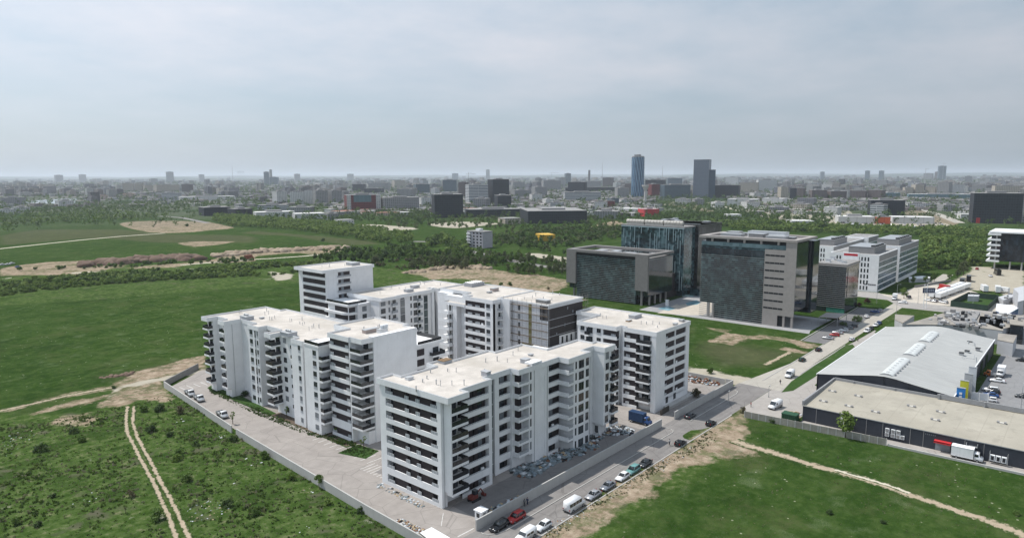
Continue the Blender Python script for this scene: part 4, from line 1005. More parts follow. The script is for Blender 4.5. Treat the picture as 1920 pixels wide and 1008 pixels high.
# O2 -----------------------------------------------------------------
o = Block('office_building', 385, 204, 'tall teal glass office with staggered vertical white fins, standing behind the low dark office', 'office building', OFF)
mb = MB(); mb.box(362, 182.5, 3, 376, 224, 39.4); mb.box(364, 184, 0, 374, 222, 3); o.part('glass_wall', mb, TEAL)
mb = MB(); mb.box(376, 180.5, 0, 379, 224, 41); mb.box(379, 182, 0, 411, 224, 40.2); o.part('core_wall', mb, glass('brownish_glass', [(0.02,0.02,0.022),(0.035,0.035,0.037),(0.06,0.058,0.058)], (3,3,3.9), .2, .5, mull=.08))
rr = random.Random(5); mb = MB(); F = Face('x-', 362)
y = 183.0
while y < 223.8:
    z = 2.0 + rr.random() * 3
    while z < 38:
        h = rr.choice((3.9, 5.8, 7.8)); 
        if rr.random() < .62: F.box(mb, y, y + .3, 0, .35, z, min(z + h, 39.2))
        z += h + rr.choice((0, 1.9, 3.9))
    y += rr.choice((1.5, 1.5, 3.0))
mb.box(361.7, 182.5, 38.9, 362, 224, 39.4); o.part('facade_fins', mb, FIN)
mb = MB(); mb.box(361.8, 182.3, 39.4, 412, 224.2, 40.2); o.part('roof', mb, GROOF)
for k in range(3):
    mb = MB()
    y0 = 184.5 + k * 12.6
    for q in range(6): mb.tube((364.5, y0 + q * 2, 42.0), (364.5, y0 + q*2 + 1.8, 42.0), 1.25, n=10)
    mb.box(363.6, y0, 40.2, 365.4, y0 + 11.6, 41.2)
    o.part('cooling_tower', mb, mat('dull_tank', (0.42,0.40,0.365), .7, .2, .6))
rr = random.Random(9)
for k in range(12):
    x, y = rr.uniform(368, 405), rr.uniform(184, 218); o.curb(x, y, x + rr.uniform(2, 6), y + rr.uniform(2, 5), 40.2, rr.uniform(.8, 2.6), rr.choice((PLANT, WHITEM, GALV, CONC)), 'roof_plant', GALV)
mb = MB(); mb.box(370, 176, 0, 380, 182, 4.2); o.part('entrance_box', mb, TEAL); o.done()
# long flat annex behind O1
o = Block('office_building', 385, 262, 'low flat-roofed annex with a pale parapet behind the low dark office', 'office building', OFF)
o.wall.box(372, 226, 0, 400, 262, 19.5)
mb = MB(); mb.box(372.5, 226.5, 19.5, 399.5, 261.5, 19.8); o.part('roof', mb, GROOF); o.done()
# O3 -----------------------------------------------------------------
o = Block('office_building', 332, 128, 'tall louvred office with a warm stone corner cut by rows of slit windows', 'office building', OFF)
HH = 40.3
mb = MB(); mb.box(318.6, 105.8, 7.2, 343, 151, 37.6); mb.box(318.6, 119.5, 0, 341, 143.4, 7.2); o.part('glass_wall', mb, TEAL)
mb = MB(); mb.box(319, 105.3, 7.6, 336, 105.8, 38.6); mb.box(336.2, 105.0, 7.0, 338.2, 105.8, 38.6, 1); mb.box(338.2, 104.0, 4.2, 346.5, 150, 38.6, 0); o.part('side_glazing', mb, [TEALD, DARK])
mb = MB()
mb.box(318, 105.2, 8, 318.6, 109.9, 39.2); mb.box(318, 109.9, 8.0, 318.6, 119.5, 35.4); mb.box(318, 112.5, 0, 318.6, 119.5, 8.0); mb.box(318, 105.2, 5.2, 318.6, 112.5, 8.0)
for x0, y0, x1, y1 in ((317.6,105,321,152),(321,105,346,107.6),(321,149,346,152),(342.5,107.6,346,149)): mb.box(x0, y0, 39.2, x1, y1, HH)
o.part('stone_frame', mb, CLADW)
for k in range(8):
    z = 32.4 - k * 3.5
    mb = MB()
    for q in range(4): mb.box(317.96, 110.3 + q * 2.25, z, 318.0, 112.4 + q * 2.25, z + .75)
    o.part('slit_window', mb, DARK)
for y, wd in ((109.2, .9), (105.5, .9), (146.0, 1.1), (143.6, .8)):
    mb = MB(); mb.box(318.1, y, 0, 319.1, y + wd, 7.2); o.part('column', mb, CLADW)
mb = MB(); mb.box(319.2, 110.2, 0, 319.4, 113.6, 5.2); o.part('entrance', mb, DARK)
mb = louvres(Face('x-', 318.6), 119.6, 151.2, .4, 31.5, .98, .19, .55)
mb.box(318.0, 143.4, 0, 318.6, 151.2, 6.0) if False else None
o.part('louvre_screen', mb, LOUV)
mb = MB(); mb.box(318.3, 119.7, 31.6, 318.6, 151, 34.4, 0); mb.box(318.35, 109.9, 35.6, 318.6, 151.0, 37.4, 1); mb.box(318.9, 110, 37.6, 343, 149, 39.2, 2)
for y in (113, 121, 129, 137, 145): mb.box(318.0, y, 37.6, 318.9, y + .9, 39.2, 3)
o.part('top_storey', mb, [TEALD, glass('sky_glass', [(0.05,0.09,0.10),(0.12,0.19,0.21),(0.18,0.26,0.28)], (1.6,1.6,3), .1, .6), DARK, CLADW])
mb = MB(); mb.box(321, 107.6, 39.0, 342.5, 149, 39.3); o.part('roof', mb, GROOF)
for x, y, a, b, h, mm in ((322,112,5,9,1.9,GALV),(324,123,7,7,2.4,PLANT),(322,133,5,10,2.0,GALV),(333,116,6,18,2.8,WHITEM),(331,138,6,6,2.2,CONC),(328,110,4,4,1.3,PLANT),(336,126,4,14,1.5,PLANT)): o.curb(x, y, x+a, y+b, 39.3, h, mm, 'roof_plant', GALV)
o.done()
# O4 -----------------------------------------------------------------
o = Block('office_building', 381, 104, 'small dark office with closely spaced horizontal louvres and a glazed end facing the road', 'office building', OFF)
mb = MB(); mb.box(369.5, 97.4, 0, 392.5, 111.8, 23.6); o.part('glass_wall', mb, TEALD)
mb = MB(); mb.box(369.2, 97.1, 23.6, 392.8, 112, 24.8, 0); mb.box(369.8, 97.7, 24.8, 392.2, 111.4, 24.82, 1); o.part('roof', mb, [CLADW, GROOF])
o.part('louvre_screen', louvres(Face('x-', 369.5), 97.3, 111.8, 2.6, 23.2, .98, .3, .4), LOUV)
mb = MB(); mb.box(369.3, 97.3, 0, 369.45, 106, 2.2); o.part('green_glass_base', mb, mat('green_glass', (0.05,0.22,0.17), .2, .2, 1))
mb = MB(); mb.box(372, 97.2, 8, 390, 97.36, 22.8); o.part('reflection_tint_panel', mb, glass('painted_reflection_glass', [(0.05,0.05,0.05),(0.14,0.13,0.115),(0.24,0.215,0.19)], (2,2,1.0), .12, .6))  # stone tones in the glass colour imitate a reflection
for x, y, h in ((374,107,1.4),(379,103,1.0),(385,108,1.6),(376,100,.8)): o.curb(x, y, x+2.4, y+2, 24.82, h, WHITEM, 'roof_plant', GALV)
mb = MB(); mb.prism([(392.9,98),(394,98),(394,106),(392.9,106)], 24.8, 28.4); mb.box(392.86, 98.6, 26.8, 392.9, 105.4, 28.0, 1); o.part('roof_sign', mb, [WHITEM, mat('red_sign', (0.45,0.03,0.04), .5, .1, 1)])
o.done()
# entrance canopy by O4
c_ = empty('entrance_canopy', 352, 93, 0, 'flat sand-coloured entrance canopy on slender posts in front of the louvred offices', 'canopy')
mb = MB(); q = [gp('cr', *p, 4) for p in [(300,450),(420,385),(735,400),(590,470)]]; mb.prism(q, 3.8, 4.1); mb.build('canopy_roof', CLADW, c_)
for p in q: mb = MB(); mb.tube((p[0]*.99+352*.01, p[1]*.99+.93, 0), (p[0]*.99+352*.01, p[1]*.99+.93, 3.8), .12); mb.build('post', GALV, c_)
# white finger blocks -------------------------------------------------
def finger(x0, x1, y0, y1, H, label, slits=True, pent=None, xf=None):
    o = Block('office_building', (x0+x1)/2, (y0+y1)/2, label, 'office building', 'white office wings at the crossroads')
    o.body([(x0, y0, x1, y1)], H - .3)
    mb = MB(); mb.box(x0, y0, H-.3, x1, y1, H, 0); mb.box(x0 + .5, y0 + .5, H, x1 - .5, y1 - .5, H + .02, 1); o.part('roof', mb, [PLASTER, GROOF])
    F = Face('x-', x0)
    if slits:
        n = int((y1 - y0 - 6.5) / 1.75)
        for k in range(6):
            z = H - 4.0 - k * 3.45
            for q in range(n):
                u = y0 + 5.2 + q * 1.75
                if q > 3 and k > 0 and x0 < 470 and u > 112.5: continue
                mb = MB(); F.box(mb, u, u + .85, 0.0, .03, z, z + 2.3); o.part('window', mb, DGLASS)
    F = Face('y-', y0); z = H - 3.9; mb = MB(); F.box(mb, x0 + 1.0, x1 - .6, 0, .12, H - 4.0, H - .5); o.part('top_band', mb, PLANT)
    for k in range(5):
        mb = MB(); F.box(mb, x0 + .8, x1 - .4, 0, .04, H - 7.2 - k * 3.45, H - 4.5 - k * 3.45); o.part('window_band', mb, BLUEG)
    if pent:
        a, b, c, d = pent
        o.curb(a, c, b, d, H, 3.8, PLANT, 'penthouse', GALV)
        for k in range(6): o.curb(a + 2 + k * (b-a-4)/6, c + .3, a + 3.6 + k*(b-a-4)/6, c + 2.6, H + 3.92, 1.0, DARK, 'chiller', GALV)
    o.done(); return o
w1 = finger(448, 495, 100.8, 128, 22.2, 'white office wing nearest the crossroads, with vertical slit windows and a red roof sign', pent=(453,480,104.5,119))
mb = MB()
for k in range(4): mb.box(447.9, 101.6 + k * 1.1, 4.1, 447.96, 102.4 + k * 1.1, 4.75)
for k in range(2): mb.box(447.9, 106.4 + k * 1.1, 4.1, 447.96, 107.2 + k * 1.1, 4.75)
mb.build('wall_lettering', DARK, w1.root)
finger(499, 556, 100.4, 116, 23.4, 'white office wing second from the crossroads, plain gable towards the camera', slits=False, pent=(503,540,102,115))
finger(485, 560, 137, 150, 22.0, 'white office wing at the back, right behind the tall stone-cornered office', pent=(492,522,138.5,149))
finger(560, 590, 134, 150, 23.0, 'small white office wing farthest back, its slit windows in one row', pent=None)
# dark office on columns, right edge ------------------------------------
o = Block('office_building', 640, 40, 'black glass office on columns at the right edge, with white balcony slabs', 'office building', OFF)
mb = MB(); mb.box(614, 24, 6, 650, 59, 26.4); o.part('glass_wall', mb, glass('black_glass', [(0.008,0.010,0.014),(0.013,0.018,0.024),(0.022,0.032,0.045)], (1.5,1.5,3.6), .1, .4, mull=.04))
mb = MB(); mb.box(613.6, 23, 26.4, 650.5, 66, 27.4); o.part('roof', mb, WHITEM)
for k in range(6):
    mb = MB(); mb.box(613.2, 58.6, 5.2 + k * 3.9, 648, 66.6, 6.5 + k * 3.9); o.part('balcony_slab', mb, WHITEM)
mb = MB(); mb.box(616, 59, 6.4, 646, 64.5, 26.4); o.part('recessed_glazing', mb, TEALD)
for y in (25, 31, 38, 45, 52, 61.2): mb = MB(); mb.tube((615, y, 0), (615, y, 6 if y < 60 else 26.4), .55, n=8); o.part('column', mb, CONC)
o.done()

# ---------------------------------------------------------------- the two store sheds
DCLAD = mat('charcoal_sheet_cladding', (0.033, 0.038, 0.050), .55, .12, .5, streak=.1)
BROOF = mat('beige_roof_felt', (0.355, 0.33, 0.275), .9, .16, .12, col2=(0.30, 0.275, 0.225), fine=.2, seam=2.4)
GSHEET = bpy.data.materials.new('ribbed_grey_roof'); GSHEET.use_nodes = True; t = NT(GSHEET.node_tree)
oc = t.n('ShaderNodeTexCoord').outputs['Object']; s_ = t.n('ShaderNodeSeparateXYZ', {0: oc})
rib = t.m('SINE', t.m('MULTIPLY', s_.outputs[0], 6.28 / 1.0)); st = t.noise(t.n('ShaderNodeMapping', {0: oc, 3: (1.2, .06, 1)}).outputs[0], 1.0, 4, .7)
cc = t.mix(t.map(t.m('ADD', t.m('MULTIPLY', st, .7), t.m('MULTIPLY', t.noise(oc, .05, 3), .3)), .35, .65), (0.30,0.305,0.30), (0.39,0.395,0.385))
cc = t.mix(t.m('MULTIPLY', t.m('GREATER_THAN', t.m('SINE', t.m('MULTIPLY', s_.outputs[0], 6.28/6.1)), .985), .25), cc, (0.33,0.36,0.37))
bs = t.n('ShaderNodeBsdfPrincipled', {'Base Color': cc, 'Roughness': .75, 'Specular IOR Level': .15})
t.t.links.new(t.n('ShaderNodeBump', {'Strength': .15, 'Distance': .05, 'Height': rib}).outputs[0], bs.inputs['Normal']); t.n('ShaderNodeOutputMaterial', {0: bs.outputs[0]})
o = Block('store_shed', 270, 47, 'large store with a pale grey curved sheet roof and a ridge of skylights', 'store', 'store sheds on the right')
x0, x1 = 229.0, 320.0
prof = [(67.4,5.9),(64,6.35),(60,6.9),(56,7.6),(52.5,8.2),(50,8.55),(47.8,8.7),(45,8.5),(42,8.0),(38,7.4),(34,6.8),(29.6,6.2)]
mb = MB(); n = len(prof); mb.v = [(x, y, z) for x in (x0, x1) for y, z in prof]
mb.f = [(k, k+1, n+k+1, n+k) for k in range(n-1)]; mb.m = [0]*(n-1); o.part('roof', mb, GSHEET)
mb = MB(); mb.v = [(x0 + .3, y, z - .05) for y, z in prof] + [(x0 + .3, y, 0) for y, z in prof[::-1]]; mb.f = [tuple(range(2*n))]; mb.m = [0]
i = len(mb.v); mb.v += [(x1 - .3, y, z - .05) for y, z in prof] + [(x1 - .3, y, 0) for y, z in prof[::-1]]; mb.f.append(tuple(range(i + 2*n - 1, i - 1, -1))); mb.m.append(0)
mb.box(x0 + .3, 67.0, 0, x1 - .3, 67.3, 5.8); mb.box(x0 + .3, 29.8, 0, x1 - .3, 30.1, 6.1)
for y, z in ((60, 6.9), (54, 8.0), (47.8, 8.7), (41, 7.9), (35, 7.0)): mb.box(x0 + .1, y, 0, x0 + .3, y + .25, z - .15, 1)
o.part('cladding', mb, [DCLAD, mat('cladding_rib', (0.02,0.023,0.03), .6, .1, 1)])
mb = MB(); mb.box(x0 - .1, 29.4, 5.95, x1, 29.65, 6.35); mb.box(229, 67.35, 5.6, 262, 67.6, 5.95); mb.box(262, 67.35, 5.6, 320, 67.6, 5.95); o.part('gutter', mb, WHITEM)
SKYL = mat('skylight_plastic', (0.55,0.57,0.56), .35, .15, .8)
for a, b in ((231, 255), (262, 281), (287, 306)):
    mb = MB(); m_ = 10; r = 2.0
    for i_, x in enumerate((a, b)):
        for k in range(m_ + 1):
            th = math.pi * k / m_; mb.v.append((x, 47.8 - r * math.cos(th), 8.35 + .95 * math.sin(th)))
    for k in range(m_): mb.f.append((k, k + 1, m_ + 2 + k, m_ + 1 + k)); mb.m.append(0)
    mb.f.append(tuple(range(m_ + 1))); mb.f.append(tuple(range(2*m_ + 1, m_, -1))); mb.m += [1, 1]
    for q in range(int((b - a) / 3.2)):
        x = a + 1.2 + q * 3.2; mb.box(x, 45.65, 8.55, x + 1.6, 45.8, 9.1, 1); mb.box(x + .2, 47.4, 9.28, x + 1.4, 48.2, 9.34, 2)
    o.part('skylight', mb, [SKYL, GALV, COPING])
for (z_, x_, y_, h) in (('wh',1285,450,1.0),('wh',1330,425,.6),('wh',1415,405,.6),('wh',1350,345,.3)):
    gx_, gy_ = gp(z_, x_, y_, 6.9); o.curb(gx_, gy_, gx_ + 1.6, gy_ + 1.3, 6.8, h, GALV, 'roof_fan', DARK)
for pts in ([(1325,350),(1330,330),(1370,340),(1370,365)], [(1270,460),(1375,475),(1375,440)]):
    mb = MB()
    pp = [(*gp('wh', *p, 7.3), 7.35) for p in pts]
    for a, b in zip(pp[:-1], pp[1:]): mb.tube(a, b, .09, n=5)
    o.part('roof_pipe', mb, GALV)
for k, (a, b) in enumerate(((256,262),(270,276),(284,290),(298,304))):
    mb = MB(); mb.box(a, 29.65, .3, b, 29.78, 4.2); o.part('shopfront', mb, DGLASS)
o.done()
for col, x, h, lab in (((0.03,0.19,0.50), 233.0, 8.1, 'blue upright sign panel on the eaves of the large grey store, nearest the camera'), ((0.52,0.50,0.045), 238.8, 8.9, 'yellow upright sign panel on the eaves of the large grey store'), ((0.36,0.37,0.38), 246.5, 9.3, 'dull grey upright sign panel on the grey store, next to the yellow one'), ((0.50,0.52,0.54), 254.5, 9.6, 'pale grey upright sign panel on the eaves of the large grey store, farthest along')):
    s_o = empty('sign_panel', x, 28.6, 0, lab, 'sign panel', 'upright sign panels along the store front')
    mb = MB(); mb.box(x - .45, 27.4, .4, x + .45, 29.5, h); mb.build('panel', mat('panel_%d' % int(x), col, .45, .08, .6), s_o)
    mb = MB(); mb.box(x - .5, 27.35, h, x + .5, 29.55, h + .12); mb.box(x - .46, 27.3, 0, x + .46, 27.45, .4); mb.build('panel_frame', GALV, s_o)
    if h < 9.1:
        mb = MB()
        for k in range(5): mb.box(x - .50, 28.1, 2.2 + k * 1.0, x - .455, 28.8, 2.85 + k * 1.0)
        mb.build('lettering', WHITEM, s_o)
# beige-roofed shed in front
o = Block('store_shed', 213, 20, 'low charcoal store with a flat beige roof and small hatches, nearest on the right', 'store', 'store sheds on the right')
o.wall.box(198.8, -25, 0, 228.2, 61.8, 4.35); o.done(); w_ = o.root.children[0]; w_.data.materials[0] = DCLAD
mb = MB(); mb.v = [(198.7,-25,4.5),(198.7,62,4.5),(228.4,62,5.1),(228.4,-25,5.1),(198.7,-25,4.3),(198.7,62,4.3),(228.4,62,4.3),(228.4,-25,4.3)]
mb.f = [(0,3,2,1),(0,1,5,4),(1,2,6,5),(2,3,7,6),(3,0,4,7)]; mb.m = [0,1,1,1,1]; o.part('roof', mb, [BROOF, COPING])
mb = MB(); mb.box(198.9, 61.7, 4.35, 228.6, 62.1, 5.75); mb.box(228.3, -25, 4.9, 228.7, 61.7, 5.9)
for k in range(8): mb.box(228.0, 56 - k * 11.5, 5.0, 228.3, 56.3 - k * 11.5, 5.9)
o.part('parapet', mb, mat('grey_parapet_sheet', (0.27,0.275,0.285), .6, .1, .6))
mb = MB(); mb.box(227.7, -25, 5.3, 228.0, 33.5, 6.6); 
for k in range(5): mb.box(227.4, 32.8 - k * 11, 5.1, 227.7, 33.2 - k * 11, 6.6)
o.part('raised_parapet', mb, mat('grey_parapet_sheet', (0.27,0.275,0.285)))
HATCH = mat('hatch_metal', (0.50, 0.48, 0.44), .6, .1, 1)
for p in [(525,103),(470,160),(685,133),(627,190),(790,225),(1010,195),(1190,230),(1157,275),(1565,297)]:
    x, y = gp('z7', *p, 5.2); z0 = 4.45 + (x - 198.7) * .0205
    mb = MB(); mb.box(x - .45, y - .95, z0 - .1, x + .45, y + .95, z0 + .3); mb.box(x - .5, y + .55, z0 + .3, x + .5, y + 1.05, z0 + .5, 1); mb.box(x - .5, y - 1.05, z0 + .3, x + .5, y - .55, z0 + .5, 1); o.part('roof_hatch', mb, [HATCH, PLANT])
Fw = Face('x-', 198.8)
for u, hs in ((50.4, (1, 0)), (48.6, (1,)),):
    for q in hs: mb = MB(); Fw.box(mb, u, u + 1.1, .05, .5, .8 + q * 1.3, 2.0 + q*1.3); o.part('air_conditioner', mb, WHITEM)
for u, k in ((39.4, 2), (38.0, 2), (36.8, 2), (35.8, 1)):
    for q in range(k): mb = MB(); Fw.box(mb, u, u + .95, .05, .5, .9 + q * 1.15, 1.9 + q*1.15, 0); Fw.box(mb, u + .1, u + .85, .5, .52, 1.0 + q*1.15, 1.8 + q*1.15, 1); o.part('air_conditioner', mb, [WHITEM, PLANT])
mb = MB(); Fw.box(mb, 25.3, 29.0, .05, 1.5, 2.6, 2.8); Fw.box(mb, 25.3, 29.0, 1.45, 1.5, 2.3, 2.8); o.part('red_awning', mb, mat('red_awning', (0.50,0.03,0.035), .6, .1, 1))
mb = MB(); Fw.box(mb, 25.6, 28.8, .02, .06, .1, 2.5); o.part('glass_door', mb, SHUT)
for u in (58, 51.5, 45, 41, 34.5, 31.5, 22.5, 18.5): mb = MB(); Fw.box(mb, u, u + .12, 0, .06, 0, 4.3); o.part('wall_rib', mb, PLANT)
mb = MB(); Fw.box(mb, 22.2, 19.8, .1, .9, 3.0, 3.1); Fw.box(mb, 22.2, 22.1, .1, .9, 3.1, 3.8); Fw.box(mb, 19.9, 19.8, .1, .9, 3.1, 3.8); o.part('wall_bracket', mb, GALV)
mb = MB()
for k in range(6): Fw.box(mb, 31.0 - k*.42, 31.2 - k*.42, 0, .03, 3.5, 3.8)
o.part('wall_lettering', mb, mat('dull_lettering', (0.16,0.17,0.19), .5, .1, 1))
tag(o.root.children[-1])
ac = empty('cooling_rack', 198.0, 15.5, 0, 'steel rack of three white cooling units against the charcoal wall', 'cooling units')
mb = MB()
for a in (13.6, 17.2): 
    for b in (-.4, .35): mb.tube((197.9 + b, a, 0), (197.9 + b, a, 3.1), .05, n=5)
mb.box(197.5, 13.5, .75, 198.3, 17.3, .85); mb.build('rack', GALV, ac)
for k in range(3): mb = MB(); mb.box(197.55, 13.8 + k * 1.15, .85, 198.2, 14.8 + k * 1.15, 2.2); mb.box(197.5, 14.0 + k*1.15, 1.0, 197.55, 14.6 + k*1.15, 2.0, 1); mb.build('cooling_unit', [WHITEM, DARK], ac)

# ---------------------------------------------------------------- walls and fences
def wall_line(name, pts, th, h, label, m=None, group=None, cap=None, bays=0):
    mb = MB()
    for a, b in zip(pts[:-1], pts[1:]):
        a = Vector(a); b = Vector(b); d = (b-a).normalized(); n = Vector((-d.y, d.x)) * th / 2
        mb.prism([tuple(a-n), tuple(b-n), tuple(b+n), tuple(a+n)], 0, h)
        if bays:
            L = (b-a).length; k = 0
            while k < L:
                c = a + d * k; mb.prism([tuple(c - n*1.5), tuple(c + d*.22 - n*1.5), tuple(c + d*.22 + n*1.5), tuple(c + n*1.5)], 0, h + .05, 1); k += bays
    c0 = pts[0]; return tag(mb.build(name, [m or CONC, cap or CONC], org=(c0[0], c0[1], 0)), label, 'wall' if 'wall' in name else 'fence', group)
SITEW = mat('rendered_site_wall', (0.40, 0.395, 0.38), .9, .08, .35, streak=.3)
wall_line('boundary_wall', [(93.3, 90.1), (168.3, 90.1)], .3, 2.3, 'long pale concrete wall between the parked cars and the rubble-strewn forecourt', SITEW)
wall_line('boundary_wall', [(176.0, 90.1), (216.6, 90.1), (216.6, 92.6)], .3, 2.3, 'pale concrete wall along the road in front of the timber yard, right of the gap', SITEW)
wall_line('boundary_wall', [(81.6, 78), (82.6, 97), (83.4, 112), (87.9, 174.8)], .3, 2.1, 'pale concrete wall between the weeds and the parking strip, lower long stretch', SITEW)
wall_line('boundary_wall', [(88.2, 178.0), (94.2, 235.0)], .3, 2.1, 'pale concrete wall on the far left of the parking strip, upper stretch beyond the sapling', SITEW)
wall_line('boundary_wall', [(94.4, 235.6), (112, 248.5)], .3, 2.1, 'short grey wall closing the top end of the parking strip', CONCD)
wall_line('boundary_wall', [(176.4, 94.8), (181.8, 95.0)], .3, 1.6, 'dark low retaining wall beside the corner of the right apartment block', mat('brown_fence', (0.07,0.06,0.05), .8, .2, 1))
wall_line('concrete_fence', [(190.6, 75.5), (192.2, 55), (193.6, 39.0)], .12, 1.9, 'weathered grey panel fence in front of the charcoal store, stained and leaning in places', mat('weathered_panel', (0.30,0.285,0.25), .9, .25, .5, streak=.5), bays=2.0)
wall_line('boundary_wall', [(193.8, 38.6), (195.2, -20)], .35, .55, 'low pale concrete plinth wall running along the grass below the charcoal store', CONC)
tag(None or sheet('sidewalk', [(194.0,38.6),(195.3,-20),(198.7,-20),(198.7,61.7),(192.6,61.7),(192.4,55)], .03, MATS['side_road_paving']))
wall_line('pitch_fence', Q('m', [(1105,485),(1462,522),(1330,648),(895,592),(1105,485)]), .1, 3.0, 'dark green netting fence round the small sports pitch', mat('green_netting', (0.025,0.05,0.035), .9, .2, 1))
wall_line('boundary_wall', Q('m', [(470,372),(720,330),(900,300)]), .2, 1.4, 'dark wall edging the yard below the trees at the crossroads', CONCD)
wall_line('boundary_wall', [(217, 93),(217, 110),(224,112.5)], .25, 2.0, 'pale wall closing the far end of the timber yard', SITEW)
# ================================================================== VEHICLES
def paint(name, col, metal=0.1, rough=0.28): return mat('car_paint_' + name, col, rough, .04, .8, metal=metal, spec=.5)
WHITEP = paint('white', (0.72,0.73,0.74), 0); SILVER = paint('silver', (0.42,0.43,0.45), .4); GREYP = paint('grey', (0.16,0.17,0.18), .3); BLACKP = paint('black', (0.012,0.013,0.015), .1, .2)
REDP = paint('red', (0.36,0.02,0.018), 0); TEALP = paint('teal', (0.16,0.34,0.33), .2); BLUEP = paint('blue', (0.02,0.07,0.22), .1); DGREYP = paint('dark_grey', (0.045,0.05,0.055), .2); ORANGEP = paint('orange', (0.45,0.14,0.03), 0); YELLOWP = paint('yellow', (0.5,0.33,0.04), 0); GREENP = paint('dark_green', (0.02,0.055,0.035), .2)
CGLASS = mat('car_glass', (0.015,0.019,0.022), .06, .1, 1, spec=.9); LAMPM = mat('headlight_lens', (0.6,0.62,0.62), .15, .05, 1, spec=.8); TAILM = mat('tail_light_lens', (0.35,0.02,0.02), .25, .1, 1); BUMPM = mat('dark_bumper', (0.03,0.03,0.032), .7, .1, 1)
def bevelled(me, off=.07, seg=2):
    bm = bmesh.new(); bm.from_mesh(me); bmesh.ops.bevel(bm, geom=bm.edges[:], offset=off, segments=seg, affect='EDGES', clamp_overlap=True)
    for f in bm.faces: f.smooth = True
    bm.to_mesh(me); bm.free(); return me
def ymesh(name, prof, w0, w1, mats, zt=None, off=.06):
    """side outline (x, z) drawn out across the car; w1 is the half width at the highest points"""
    zs = [p[1] for p in prof]; z0, z1 = min(zs), max(zs); n = len(prof); mb = MB()
    wd = lambda z: w0 + (w1 - w0) * (z - z0) / (z1 - z0)
    mb.v = [(x, -wd(z), z) for x, z in prof] + [(x, wd(z), z) for x, z in prof]
    mb.f = [(k, (k+1) % n, n + (k+1) % n, n + k) for k in range(n)] + [tuple(range(n-1, -1, -1)), tuple(range(n, 2*n))]; mb.m = [0]*len(mb.f)
    me = mb.build(name, mats, org=(0,0,0), mesh_only=True)
    return bevelled(me, off) if off else me
def wheel_mesh(r, wd):
    mb = MB(); mb.tube((0, -wd/2, 0), (0, wd/2, 0), r, n=16, m=0); mb.tube((0, -wd/2 - .012, 0), (0, wd/2 + .012, 0), r * .62, n=12, m=1); return mb.build('wheel', [RUBBER, RIM], org=(0,0,0), mesh_only=True)
W_S, W_L = wheel_mesh(.31, .2), wheel_mesh(.37, .26)
def boxm(name, mats, *bx):
    mb = MB()
    for b in bx: mb.box(*b)
    return mb.build(name, mats, org=(0,0,0), mesh_only=True)
KINDS = {}
